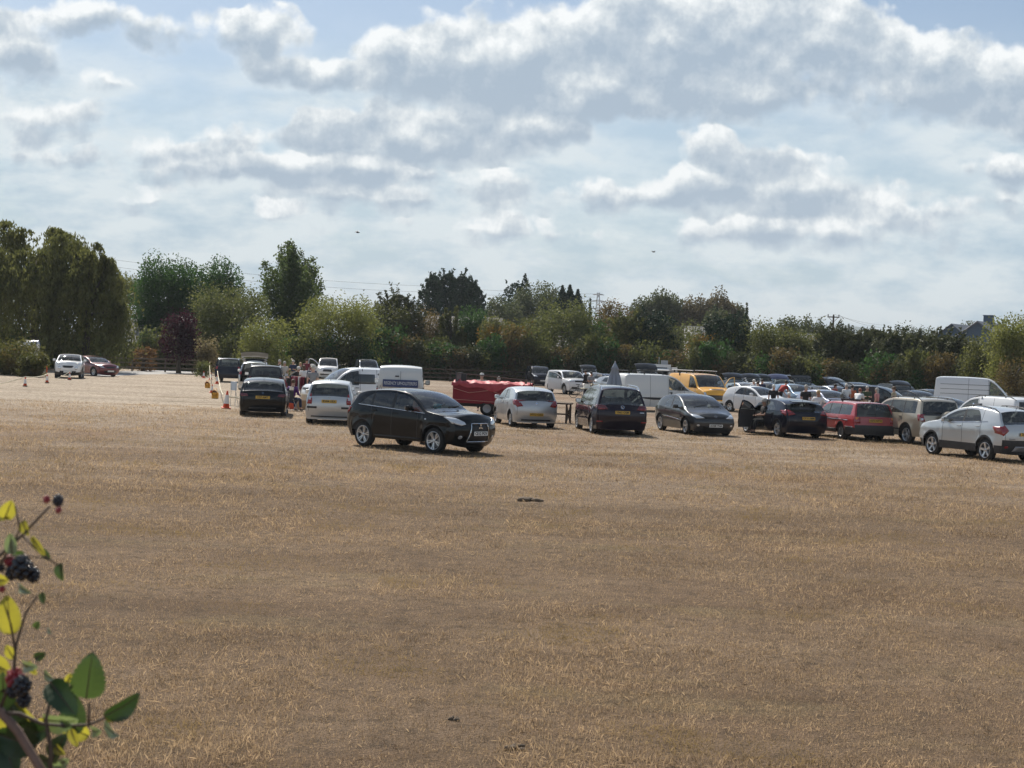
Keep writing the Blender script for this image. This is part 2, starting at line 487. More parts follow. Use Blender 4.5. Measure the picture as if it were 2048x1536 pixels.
L(mixc.outputs[0], wo.inputs["Surface"])
W.cycles.sampling_method = 'MANUAL'; W.cycles.sample_map_resolution = 512

S.view_settings.view_transform = 'Standard'; S.view_settings.look = 'None'; S.view_settings.gamma = 1.0
S.view_settings.exposure = 0.38
cy = S.cycles
cy.max_bounces = 8; cy.diffuse_bounces = 2; cy.glossy_bounces = 3; cy.transmission_bounces = 4; cy.transparent_max_bounces = 12; cy.volume_bounces = 0
cy.use_denoising = True; cy.caustics_reflective = False; cy.caustics_refractive = False
cy.sample_clamp_indirect = 6.0
# ------------------------------------------------------------------ vehicles
def pchip(pts):
    """monotone piecewise cubic through (x, y) points, x ascending"""
    xs = [p[0] for p in pts]; ys = [p[1] for p in pts]
    n = len(xs)
    h = [xs[i + 1] - xs[i] for i in range(n - 1)]
    dl = [(ys[i + 1] - ys[i]) / h[i] for i in range(n - 1)]
    m = [dl[0]] + [0] * (n - 2) + [dl[-1]]
    for i in range(1, n - 1):
        if dl[i - 1] * dl[i] > 0:
            w1, w2 = 2 * h[i] + h[i - 1], h[i] + 2 * h[i - 1]
            m[i] = (w1 + w2) / (w1 / dl[i - 1] + w2 / dl[i])
    def f(x):
        if x <= xs[0]: return ys[0]
        if x >= xs[-1]: return ys[-1]
        i = max(j for j in range(n - 1) if xs[j] <= x)
        t = (x - xs[i]) / h[i]
        a, b = t * t * t, t * t
        return (2 * a - 3 * b + 1) * ys[i] + (a - 2 * b + t) * h[i] * m[i] + (-2 * a + 3 * b) * ys[i + 1] + (a - b) * h[i] * m[i + 1]
    return f

# distances d are measured back from the nose, e forward from the tail, heights from the ground
DEF = dict(R=.32, fo=.86, clr=.22, belt=(.98, 1.06), tumble=19, tuck=.05, nose_c=.16, tail_c=.10, roof_c=.055,
           taper=0.0, clad=0.0, bump=(.50, .58), rail=.06, spoke=5, double=False, rim=.62, winq=None, panel_van=False, flare=.012,
           plan=(.10, .06), scallop=.014, glass=None, glassr=None, cabin=True, railcol=None)
SPEC = {}
def spec(k, **kw):
    s = dict(DEF); s.update(kw); SPEC[k] = s
# profile points of each body type: nose (d, z) upward, top (d, z) backward, tail (e, z) downward
spec('crossover', L=4.295, W=1.77, wb=2.67, R=.345, clr=.27,
     nose=[(.16, .27), (.05, .42), (0, .62), (.03, .80), (.13, .95)], top=[(.13, .95), (.5, 1.03), (1.16, 1.12), (1.62, 1.40), (2.02, 1.565), (2.6, 1.62), (3.3, 1.585), (3.82, 1.48), (4.14, 1.14)],
     tail=[(.155, 1.14), (.04, .98), (0, .72), (.03, .5), (.14, .30)], mk=(1.16, 2.02, 3.82, 4.14), doors=(1.45, 2.42, 3.22), belt=(1.02, 1.15), taper=.55, clad=.0, double=True, rim=.68, winq=3.72)
spec('mini_crossover', L=4.28, W=1.78, wb=2.555, fo=.88, R=.345, clr=.27,
     nose=[(.16, .27), (.05, .45), (0, .65), (.05, .85), (.17, 1.0)], top=[(.17, 1.0), (.55, 1.08), (1.12, 1.16), (1.6, 1.44), (2.05, 1.60), (2.6, 1.66), (3.3, 1.62), (3.85, 1.53), (4.16, 1.17)],
     tail=[(.12, 1.17), (.03, 1.0), (0, .75), (.02, .52), (.12, .30)], mk=(1.12, 2.05, 3.85, 4.16), doors=(1.42, 2.36, 3.22), belt=(1.06, 1.18), taper=.3, clad=.24, rim=.68, bump=(.55, .62), winq=None)
spec('coupe_suv', L=4.135, W=1.77, wb=2.53, fo=.86, R=.345, clr=.27,
     nose=[(.15, .27), (.03, .45), (0, .68), (.05, .86), (.16, 1.0)], top=[(.16, 1.0), (.6, 1.08), (1.12, 1.13), (1.6, 1.40), (2.0, 1.53), (2.5, 1.57), (3.2, 1.52), (3.72, 1.42), (4.0, 1.12)],
     tail=[(.135, 1.12), (.03, .95), (0, .7), (.02, .5), (.12, .30)], mk=(1.12, 2.0, 3.72, 4.0), doors=(1.4, 2.32, 3.05), belt=(1.04, 1.14), taper=.5, clad=.18, rim=.66)
spec('hatch', L=4.03, W=1.72, wb=2.51, fo=.80, R=.30, clr=.2,
     nose=[(.14, .2), (.03, .38), (0, .55), (.05, .70), (.16, .82)], top=[(.16, .82), (.5, .92), (1.0, 1.02), (1.55, 1.33), (1.95, 1.45), (2.4, 1.49), (3.1, 1.45), (3.62, 1.35), (3.92, 1.0)],
     tail=[(.11, 1.0), (.03, .86), (0, .62), (.02, .42), (.1, .24)], mk=(1.0, 1.95, 3.62, 3.92), doors=(1.28, 2.22, 2.98), belt=(.93, 1.04), taper=.4, rim=.62, bump=(.46, .52))
spec('mini_mpv', L=3.85, W=1.68, wb=2.45, fo=.74, R=.285, clr=.18,
     nose=[(.12, .18), (.02, .36), (0, .55), (.05, .72), (.15, .84)], top=[(.15, .84), (.45, .95), (.8, 1.04), (1.4, 1.36), (1.75, 1.48), (2.3, 1.525), (3.0, 1.50), (3.5, 1.43), (3.74, 1.0)],
     tail=[(.11, 1.0), (.03, .86), (0, .62), (.02, .42), (.1, .24)], mk=(.8, 1.75, 3.5, 3.74), doors=(1.15, 2.1, 2.85), belt=(.93, 1.0), taper=.3, rim=.6, bump=(.46, .52))
spec('compact_hatch', L=4.31, W=1.785, wb=2.63, fo=.87, R=.315, clr=.19,
     nose=[(.15, .19), (.03, .36), (0, .54), (.05, .68), (.17, .78)], top=[(.17, .78), (.6, .88), (1.25, .98), (1.8, 1.26), (2.2, 1.38), (2.6, 1.425), (3.3, 1.39), (3.85, 1.28), (4.2, .98)],
     tail=[(.11, .98), (.03, .84), (0, .62), (.02, .42), (.1, .24)], mk=(1.25, 2.2, 3.85, 4.2), doors=(1.5, 2.45, 3.25), belt=(.90, 1.0), taper=.45, rim=.68, bump=(.46, .52))
spec('wedge_hatch', L=4.25, W=1.765, wb=2.62, fo=.86, R=.315, clr=.19,
     nose=[(.14, .19), (.02, .35), (0, .50), (.06, .62), (.2, .72)], top=[(.2, .72), (.55, .85), (1.0, .97), (1.6, 1.26), (2.1, 1.42), (2.5, 1.46), (3.1, 1.42), (3.65, 1.28), (4.1, 1.0)],
     tail=[(.15, 1.0), (.04, .88), (0, .66), (.02, .45), (.1, .25)], mk=(1.0, 2.1, 3.65, 4.1), doors=(1.38, 2.38, 3.12), belt=(.88, 1.0), taper=.6, rim=.68, bump=(.44, .5))
spec('mpv', L=4.85, W=1.90, wb=2.92, fo=.95, R=.335, clr=.2,
     nose=[(.16, .2), (.03, .4), (0, .6), (.05, .76), (.16, .88)], top=[(.16, .88), (.6, .99), (1.1, 1.08), (1.75, 1.48), (2.15, 1.64), (2.8, 1.72), (3.8, 1.70), (4.45, 1.60), (4.72, 1.1)],
     tail=[(.13, 1.1), (.04, .95), (0, .68), (.02, .45), (.12, .25)], mk=(1.1, 2.15, 4.45, 4.72), doors=(1.55, 2.55, 3.4), belt=(.98, 1.04), taper=.12, rim=.68, winq=4.3, railcol='s')
spec('estate_box', L=4.79, W=1.71, wb=2.65, fo=.93, R=.31, clr=.24, tumble=17, nose_c=.06, tail_c=.04, roof_c=.04, plan=(.05, .03),
     nose=[(.08, .24), (0, .42), (.03, .55), (.07, .70), (.12, .82)], top=[(.12, .82), (.7, .90), (1.45, .96), (1.85, 1.25), (2.1, 1.38), (2.6, 1.43), (3.6, 1.43), (4.38, 1.40), (4.66, .93)],
     tail=[(.13, .93), (.09, .84), (.07, .66), (0, .5), (.06, .28)], mk=(1.45, 2.1, 4.38, 4.66), doors=(1.6, 2.5, 3.35), belt=(.90, .93), taper=.02, rim=.55, spoke=12, winq=4.3, bump=(.52, .56))
spec('suv_box', L=4.47, W=1.81, wb=2.64, fo=.83, R=.36, clr=.3, tumble=14, nose_c=.11, tail_c=.06, roof_c=.05, plan=(.07, .03), flare=.03,
     nose=[(.14, .3), (.03, .5), (0, .7), (.03, .88), (.12, 1.02)], top=[(.12, 1.02), (.6, 1.08), (1.2, 1.14), (1.65, 1.47), (1.95, 1.62), (2.5, 1.69), (3.5, 1.69), (4.18, 1.64), (4.34, 1.12)],
     tail=[(.13, 1.12), (.10, 1.0), (.06, .75), (0, .6), (.06, .34)], mk=(1.2, 1.95, 4.18, 4.34), doors=(1.4, 2.35, 3.2), belt=(1.08, 1.12), taper=.05, rim=.64, winq=4.0, bump=(.6, .62))
spec('suv_box_tall', L=4.5, W=1.91, wb=2.66, fo=.88, R=.37, clr=.3, tumble=13, nose_c=.10, tail_c=.06, roof_c=.05, plan=(.06, .03), flare=.02,
     nose=[(.12, .3), (.02, .5), (0, .7), (.02, .92), (.08, 1.06)], top=[(.08, 1.06), (.6, 1.12), (1.22, 1.18), (1.62, 1.5), (1.9, 1.66), (2.5, 1.73), (3.5, 1.74), (4.2, 1.68), (4.38, 1.15)],
     tail=[(.12, 1.15), (.09, 1.0), (.05, .75), (0, .6), (.06, .34)], mk=(1.22, 1.9, 4.2, 4.38), doors=(1.45, 2.4, 3.2), belt=(1.10, 1.14), taper=.05, rim=.62, winq=4.05, bump=(.6, .62))
VAN = dict(scallop=.004, tumble=6, nose_c=.14, tail_c=.03, plan=(.09, .02), panel_van=True, rim=.55, bump=(.55, .55), roof_c=.06, spoke=6, R=.335)
spec('small_van', **{**VAN, **dict(L=4.4, W=1.81, wb=2.73, fo=.92, R=.32, clr=.22, tumble=9,
     nose=[(.14, .22), (.02, .42), (0, .62), (.05, .80), (.17, .94)], top=[(.17, .94), (.5, 1.02), (.98, 1.12), (1.55, 1.58), (1.9, 1.76), (2.4, 1.82), (3.4, 1.82), (4.2, 1.79), (4.3, 1.1)],
     tail=[(.1, 1.1), (.06, .9), (.03, .7), (0, .5), (.05, .28)], mk=(.98, 1.9, 4.2, 4.3), doors=(1.3, 2.3, 3.1), belt=(1.02, 1.06), taper=.05)})
spec('mid_van', **{**VAN, **dict(L=4.8, W=1.90, wb=3.1, fo=.83, clr=.24,
     nose=[(.14, .24), (.02, .45), (0, .66), (.05, .86), (.17, 1.0)], top=[(.17, 1.0), (.5, 1.12), (.9, 1.24), (1.5, 1.72), (1.85, 1.90), (2.4, 1.96), (3.6, 1.96), (4.62, 1.93), (4.72, 1.15)],
     tail=[(.08, 1.15), (.05, .9), (.03, .7), (0, .52), (.05, .3)], mk=(.9, 1.85, 4.62, 4.72), doors=(1.18, 2.15, 3.2), belt=(1.12, 1.12), taper=.05)})
spec('big_van', **{**VAN, **dict(L=4.9, W=1.97, wb=2.93, fo=.95, R=.345, clr=.26, tumble=6,
     nose=[(.12, .26), (.02, .48), (0, .72), (.05, .92), (.15, 1.06)], top=[(.15, 1.06), (.45, 1.18), (.88, 1.30), (1.35, 1.76), (1.65, 1.96), (2.2, 2.04), (3.6, 2.06), (4.74, 2.02), (4.84, 1.2)],
     tail=[(.06, 1.2), (.04, .9), (.03, .7), (0, .55), (.05, .32)], mk=(.88, 1.65, 4.74, 4.84), doors=(1.1, 2.05, 3.2), belt=(1.2, 1.2), taper=.05)})
spec('high_van', **{**VAN, **dict(L=5.5, W=1.99, wb=3.3, fo=.98, R=.35, clr=.26, tumble=5,
     nose=[(.12, .26), (.02, .48), (0, .72), (.05, .95), (.15, 1.1)], top=[(.15, 1.1), (.45, 1.22), (.9, 1.36), (1.4, 1.86), (1.75, 2.2), (2.2, 2.40), (3.6, 2.44), (5.3, 2.40), (5.42, 1.2)],
     tail=[(.08, 1.2), (.05, .9), (.03, .7), (0, .55), (.05, .32)], mk=(.9, 1.75, 5.3, 5.42), doors=(1.15, 2.1, 3.3), belt=(1.25, 1.25), taper=.05)})

TS = [1, .985, .95, .905, .89, .7, .45, .2, 0]
TS = TS + [-t for t in TS[-2::-1]]

def shell(s):
    """the whole outer skin as one tagged bmesh; returns (bm, tags)"""
    L, Wd, wb = s['L'], s['W'], s['wb']
    xN = wb / 2 + s['fo']; hw = Wd / 2
    noseX = pchip([(z, xN - d - s['nose_c']) for d, z in s['nose']])
    tailX = pchip(sorted([(z, xN - L + e + s['tail_c']) for e, z in s['tail']]))
    m0, m1, m2, m3 = s['mk']
    d0, d1 = s['top'][0][0], s['top'][-1][0]
    topf = pchip([(d, z) for d, z in s['top']])
    def crown(d):
        k = min(1, max(0, (d - m0) / (m1 - m0)))
        return .045 * (1 - k) + s['roof_c'] * k
    da = s['nose_c'] * .0 + d0 + s['nose_c']; db = d1 - s['tail_c']        # column range (edge line)
    def ztop(d):
        q = (d - da) / (db - da); dd = d0 + q * (d1 - d0)
        # keep the middle true, squeeze only the ends
        w = min(1, min((d - da) / .6, (db - d) / .25)); w = max(0, w)
        return topf(dd * (1 - w) + d * w) - crown(d)
    Ra = s['R'] * 1.17
    ax = (s['fo'], s['fo'] + wb)
    dA, dB, dC = s['doors']
    wend = (s['winq'] or dC) if not s['panel_van'] else dB
    van = s['panel_van']
    # columns
    key = [da, m0, m1, m2, db]
    for a in ax:
        key += [a - Ra - .002, a + Ra + .002] + [a + Ra * math.cos(math.pi * i / 8) * .9999 for i in range(9)]
    seams = [dA, dB, dC]
    for q in seams: key += [q - .008, q + .008]
    key += [dB - .05, dB + .05, dC - .04, dC + .04, m2 + (db - m2) * .3, m2 + (db - m2) * .65, da + .1, da + .22]
    if s['winq']: key.append(s['winq'])
    if s['taper']: key += [wend - s['taper'] * f for f in (1, .75, .5, .25, .1)] + [wend]
    key = sorted(k for k in key if da <= k <= db)
    cols = []
    for k in key:
        if not cols or k - cols[-1] > .0015: cols.append(k)
    out = [cols[0]]
    for a, b in zip(cols, cols[1:]):
        n = int((b - a) / .13)
        out += [a + (b - a) * (i + 1) / (n + 1) for i in range(n)] + [b]
    cols = out
    belt0, belt1 = s['belt']
    def beltz(d): return belt0 + (belt1 - belt0) * min(1, max(0, (d - m0) / (m3 - m0)))
    clr = s['clr']
    def zbot(d):
        for a in ax:
            if abs(d - a) < Ra: return s['R'] + math.sqrt(max(0, Ra * Ra - (d - a) ** 2)) * .98
        return clr + (.06 * max(0, (da + .5 - d)) / .5 if d < da + .5 else 0) * 0
    tanT = math.tan(R(s['tumble']))
    def half(d, z):
        y = hw
        if d < ax[0]: y -= hw * s['plan'][0] * ((ax[0] - d) / (ax[0] - da)) ** 2.2
        if d > ax[1]: y -= hw * s['plan'][1] * ((d - ax[1]) / (db - ax[1])) ** 2.2
        zb = beltz(d); zm = clr + .42 * (zb - clr); zc = clr + .74 * (zb - clr)
        if z < zm: y -= hw * s['tuck'] * ((zm - z) / (zm - clr)) ** 1.7
        elif z < zc: y -= s['scallop'] * math.sin(math.pi * (z - zm) / (zc - zm))
        elif z < zb: y -= hw * .042 * ((z - zc) / (zb - zc)) ** 1.25
        else: y -= hw * .042 + (z - zb) * tanT * (1 if z - zb < .25 else 1 + .25 * (z - zb - .25))
        for a in ax:
            r = math.hypot(d - a, z - s['R'])
            if r < Ra + .22: y += s['flare'] * min(1, max(0, (Ra + .22 - r) / .2)) ** 1.5
        return y
    NR = 12
    def rows(d):
        zb, zt = zbot(d), ztop(d)
        bl = min(beltz(d), zt - .05)
        zt2 = max(bl + .012, zt - s['rail'])
        # window top sinks to the belt over the taper
        wt = zt2
        if s['taper'] and d > wend - s['taper']:
            k = min(1, (d - (wend - s['taper'])) / s['taper']); wt = zt2 + (bl + .03 - zt2) * k ** 1.6
        wt = max(bl + .025, min(wt, zt - .02)) if zt - bl > .06 else bl + (zt - bl) * .5
        c = s['clad']
        inarch = any(abs(d - a) < Ra for a in ax)
        z1 = zb + (.06 if inarch else max(.07, c))
        z1 = min(z1, bl - .1)
        f = lambda q: z1 + (bl - z1) * q
        wb0 = bl + (wt - bl) * .04 if zt - bl < .12 else bl + .02
        return [zb, zb + (z1 - zb) * .5, z1, f(.32), f(.54), f(.70), f(.86), bl, wb0, wb0 + (wt - wb0) * .5, wt, (wt + zt) / 2 if zt - wt > .04 else wt + (zt - wt) * .6, zt]
    NR = 13
    P = []
    for d in cols:
        zr = rows(d); line = []
        for z in zr:
            x = xN - d
            if d < da + .4: x += (noseX(z) - (xN - da)) * (1 - (d - da) / .4) ** 1.5
            if d > db - .3: x += (tailX(z) - (xN - db)) * (1 - (db - d) / .3) ** 1.5
            line.append(Vector((x, half(d, z), z)))
        P.append(line)
    bm = bmesh.new()
    tl = bm.faces.layers.int.new("tag")
    tags = ['body']
    def T(n):
        if n not in tags: tags.append(n)
        return tags.index(n)
    nc = len(cols)
    for side in (1, -1):
        sd = 'L' if side == 1 else 'R'
        V = [[bm.verts.new((p.x, p.y * side, p.z)) for p in line] for line in P]
        for i in range(nc - 1):
            dm = (cols[i] + cols[i + 1]) / 2
            w = cols[i + 1] - cols[i]
            inarch = any(abs(dm - a) < Ra for a in ax)
            for j in range(NR - 1):
                q = [V[i][j], V[i][j + 1], V[i + 1][j + 1], V[i + 1][j]]
                if side == -1: q = q[::-1]
                if len({tuple(round(c, 5) for c in v.co) for v in q}) < 3: continue
                f = bm.faces.new(q)
                t = 'body'
                iswin = j in (8, 9)
                tall = min(P[i][10].z - P[i][8].z, P[i + 1][10].z - P[i + 1][8].z) > .012 and max(P[i][10].z - P[i][8].z, P[i + 1][10].z - P[i + 1][8].z) > .05
                seam = any(abs(dm - q_) < .008 for q_ in seams)
                if j <= 1 and s['clad']: t = 'cladding'
                elif inarch and j <= 0: t = 'dark'
                elif iswin and tall and dm > m0 and dm < wend:
                    if van or dm < dB - .05:
                        t = 'winF' + sd if dm < dB - .05 else 'body'
                        if dm < m0 + .25 and not van: t = 'winF' + sd
                    elif dm < dB + .05: t = 'dark'
                    elif dm < dC - .04: t = 'winB' + sd
                    elif dm < dC + .04: t = 'dark'
                    else: t = 'winQ' + sd
                elif seam and 1 <= j <= 11: t = 'dark'
                elif 2 <= j <= 7 and not (j < 3 and False):
                    if dA < dm < dB: t = 'doorF' + sd
                    elif dB < dm < dC and not van: t = 'doorB' + sd
                if t == 'body' and j <= 4 and dm < ax[0] - Ra and P[i][j].z < s['bump'][0]: t = 'bumperF' if not s['clad'] or P[i][j].z > .5 else 'cladding'
                if t == 'body' and dm > ax[1] + Ra and P[i][j + 1].z < s['bump'][1]: t = 'bumperR' if not s['clad'] else 'cladding'
                f[tl] = T(t)
    # wrap-around strip: nose column up, along the top edge, down the tail column
    path = [(P[0][j], 'n', P[0][j].z) for j in range(NR)] + [(P[i][-1], 't', cols[i]) for i in range(1, nc)] + [(P[-1][j], 'r', P[-1][j].z) for j in range(NR - 2, -1, -1)]
    pts = [p for p, _, _ in path]
    n = len(path)
    nn, cc = [], []
    for k, (p, kind, val) in enumerate(path):
        a, b = pts[max(0, k - 1)], pts[min(n - 1, k + 1)]
        t = Vector((b.x - a.x, 0, b.z - a.z)).normalized()
        nn.append(Vector((-t.z, 0, t.x)) * -1 if False else Vector((-t.z, 0, t.x)))
        if kind == 'n': c = s['nose_c']
        elif kind == 'r': c = s['tail_c']
        else:
            c = crown(val) + .03 * max(0, 1 - abs(val - (m0 + m1) / 2) / .6)
            if val < da + .35: c = s['nose_c'] + (c - s['nose_c']) * ((val - da) / .35)
            if val > db - .25: c = s['tail_c'] + (c - s['tail_c']) * (1 - (db - val) / .25) if s['tail_c'] else c
        cc.append(c)
    # the travel direction is nose-bottom -> up -> back -> down, so the outward normal is (-tz, 0, tx) mirrored
    for k in range(n):
        t = nn[k]
        nn[k] = Vector((abs(t.x) if path[k][1] == 'n' else t.x, 0, t.z))
    for k in range(n):
        a, b = pts[max(0, k - 1)], pts[min(n - 1, k + 1)]
        t = Vector((b.x - a.x, 0, b.z - a.z)).normalized()
        nn[k] = Vector((t.z, 0, -t.x))
    sm = []
    for k in range(n):
        v = Vector((0, 0, 0))
        for o in (-2, -1, 0, 1, 2): v += nn[min(n - 1, max(0, k + o))]
        sm.append(v.normalized())
    nn = sm
    G = []
    for k in range(n):
        p = pts[k]; line = []
        for t in TS:
            o = cc[k] * (1 - abs(t) ** 2.3)
            if abs(t) < .99: o += .010
            q = Vector((p.x, p.y * t, p.z)) + nn[k] * o
            line.append(bm.verts.new(q))
        G.append(line)
    for k in range(n - 1):
        kind = path[k + 1][1] if path[k][1] != 'r' else 'r'
        val = (path[k][2] + path[k + 1][2]) / 2 if path[k][1] == path[k + 1][1] else path[k + 1][2]
        zc = (pts[k].z + pts[k + 1].z) / 2
        for j in range(len(TS) - 1):
            q = [G[k][j], G[k + 1][j], G[k + 1][j + 1], G[k][j + 1]]
            f = bm.faces.new(q)
            tm = abs(TS[j] + TS[j + 1]) / 2
            inn = tm < .89; edge = .89 <= tm < .905
            t = 'body'
            if path[k][1] == 'n' and path[k + 1][1] == 'n':
                if zc < s['bump'][0]: t = 'bumperF'
                if s['clad'] and zc < .46: t = 'cladding'
            elif path[k + 1][1] == 't' and path[k][1] in 'nt':
                v = val if path[k][1] == 't' else da
                if v < m0: t = 'bonnet' if inn else 'dark' if edge else 'body'
                elif v < m1: t = 'windscreen' if tm < .905 else 'body'
                elif v > m2:
                    if van: t = 'body'
                    else: t = 'rearglass' if inn and v < m2 + (db - m2) * .97 else ('dark' if edge else 'body')
            else:
                if zc < s['bump'][1]: t = 'bumperR' if not s['clad'] else 'cladding'
                elif van and tm < .12 and zc > s['bump'][1]: t = 'body'
                else: t = 'tailgate' if inn else 'dark' if edge else 'body'
            f[tl] = T(t)
    bmesh.ops.remove_doubles(bm, verts=bm.verts[:], dist=2e-4)
    bmesh.ops.recalc_face_normals(bm, faces=bm.faces[:])
    # make sure normals point outwards
    cen = Vector((0, 0, .8)); sgn = sum((f.calc_center_median() - cen).dot(f.normal) * f.calc_area() for f in bm.faces)
    if sgn < 0: bmesh.ops.reverse_faces(bm, faces=bm.faces[:])
    bm.normal_update()
    info = dict(xN=xN, xT=xN - L, hw=hw, ax=[xN - a for a in ax], Ra=Ra, belt=beltz, half=half, ztop=ztop, m=[xN - q for q in s['mk']], doors=[xN - q for q in s['doors']], cols=cols)
    return bm, tags, info

_shells = {}
def get_shell(kind):
    """per body type: for every tag (verts, normals, faces), plus the BVH of the full skin"""
    if kind in _shells: return _shells[kind]
    bm, tags, info = shell(SPEC[kind])
    tl = bm.faces.layers.int["tag"]
    bm.verts.index_update(); bm.faces.ensure_lookup_table()
    vs = [v.co.copy() for v in bm.verts]; ns = [v.normal.copy() for v in bm.verts]
    pieces = {}
    for f in bm.faces:
        pieces.setdefault(tags[f[tl]], []).append(([v.index for v in f.verts], f.normal.copy()))
    bvh = BVHTree.FromBMesh(bm)
    bm.free()
    _shells[kind] = (vs, ns, pieces, bvh, info)
    return _shells[kind]

def piece_mesh(name, vs, ns, faces, mats, origin=Vector((0, 0, 0)), mi=None, inner=None):
    used = {}; v2 = []; n2 = []
    fs = []
    for idx, _ in faces:
        q = []
        for i in idx:
            if i not in used:
                used[i] = len(v2); v2.append(vs[i] - origin); n2.append(ns[i])
            q.append(used[i])
        fs.append(q)
    mis = list(mi) if mi else [0] * len(fs)
    if inner:                       # a lining 3 cm inside, for panels that swing open
        b = len(v2); k = len(fs)
        v2 += [v2[i] - n2[i] * inner for i in range(b)]; n2 += [-x for x in n2]
        fs += [[b + i for i in f[::-1]] for f in fs[:k]]
        mis += [len(mats) - 1] * k
    me = bpy.data.meshes.new(name)
    me.from_pydata(v2, [], fs)
    for m in mats: me.materials.append(m)
    me.polygons.foreach_set("material_index", mis)
    me.polygons.foreach_set("use_smooth", [True] * len(fs))
    me.update()
    if len(me.vertices) == len(n2): me.normals_split_custom_set_from_vertices(n2)
    return me

def decal(name, bvh, view, poly, mat, off=.008, cuts=3, origin=Vector((0, 0, 0)), depth=.02):
    """a patch with its own thickness that follows the skin: polygon drawn in front/rear (y, z) or side (x, z) view"""
    bm = bmesh.new()
    if view in 'FB': vs = [bm.verts.new((0, a, b)) for a, b in poly]
    else: vs = [bm.verts.new((a, 0, b)) for a, b in poly]
    f = bm.faces.new(vs)
    bmesh.ops.triangulate(bm, faces=[f])
    bmesh.ops.subdivide_edges(bm, edges=bm.edges[:], cuts=cuts, use_grid_fill=True)
    D = {'F': Vector((-1, 0, 0)), 'B': Vector((1, 0, 0)), 'L': Vector((0, -1, 0)), 'R': Vector((0, 1, 0))}[view]
    back = []
    for v in bm.verts:
        o = v.co - D * 5
        loc, nrm, _, _ = bvh.ray_cast(o, D)
        if loc is None: loc, nrm, _, _ = bvh.find_nearest(v.co - D * 3 if False else v.co + (-D) * .9)
        if nrm.dot(D) > 0: nrm = -nrm
        v.co = loc + nrm * off
    bm.normal_update()
    ff = bm.faces[:]
    if sum(f.normal.dot(D) for f in ff) > 0: bmesh.ops.reverse_faces(bm, faces=ff)
    be = [e for e in bm.edges if e.is_boundary]
    r = bmesh.ops.extrude_edge_only(bm, edges=be)
    for v in r['geom']:
        if isinstance(v, bmesh.types.BMVert): v.co = v.co + D * depth
    for f in ff: f.smooth = True
    for v in bm.verts: v.co -= origin
    me = bpy.data.meshes.new(name); bm.to_mesh(me); bm.free()
    me.materials.append(mat)
    return me

_wheel = {}
def wheel_meshes(s, key):
    k = (s['R'], s['W'], s['spoke'], s['double'], s['rim'], key)
    if k in _wheel: return _wheel[k]
    Rw = s['R']; rr = Rw * s['rim']; w = .205
    t = MB(); t.lathe([(rr * .98, -w / 2 + .01), (Rw * .90, -w / 2), (Rw * .985, -w / 2 + .03), (Rw, -.03), (Rw, .03), (Rw * .985, w / 2 - .03), (Rw * .90, w / 2), (rr * .98, w / 2 - .01)], 28, 'Y')
    tyre = t.mesh("tyre", M_RUBBER, True)
    h = MB()
    h.lathe([(rr, -.09), (rr, .0), (rr * .3, .0), (0.001, .0)], 24, 'Y')
    h.mat(1); h.lathe([(rr * .72, .006), (rr * .70, .02), (rr * .3, .02)], 20, 'Y')
    hub = h.mesh("wheel", [M_BLACK, M_RIMD], False)
    r = MB()
    y0 = .085
    r.lathe([(rr * 1.0, .02), (rr * 1.03, y0 + .012), (rr * 1.0, y0 + .014), (rr * .93, y0), (rr * .92, .02)], 32, 'Y')
    r.lathe([(rr * .20, .03), (rr * .19, y0 - .012), (rr * .1, y0 - .002), (.001, y0)], 14, 'Y')
    ns = s['spoke']
    for i in range(ns):
        for off in ((-.16, .16) if s['double'] else (0,)):
            a = 2 * math.pi * i / ns + .3 + off
            wd = rr * (.11 if s['double'] else .26 if ns <= 6 else .09)
            c, sn = math.cos(a), math.sin(a)
            p = lambda ra, q, y: (ra * c - q * sn, y, ra * sn + q * c)
            r0, r1 = rr * .15, rr * .95
            vs = [p(r0, -wd * .45, y0 - .02), p(r0, wd * .45, y0 - .02), p(r1, wd * .62, y0 + .004), p(r1, -wd * .62, y0 + .004),
                  p(r0, -wd * .55, y0 - .055), p(r0, wd * .55, y0 - .055), p(r1, wd * .7, y0 - .04), p(r1, -wd * .7, y0 - .04)]
            r.add(vs, [(0, 1, 2, 3), (0, 3, 7, 4), (1, 5, 6, 2), (4, 7, 6, 5)])
    rim = r.mesh("rim", M_RIMD if key == 'steel' else M_RIM, False)
    _wheel[k] = (hub, tyre, rim)
    return _wheel[k]

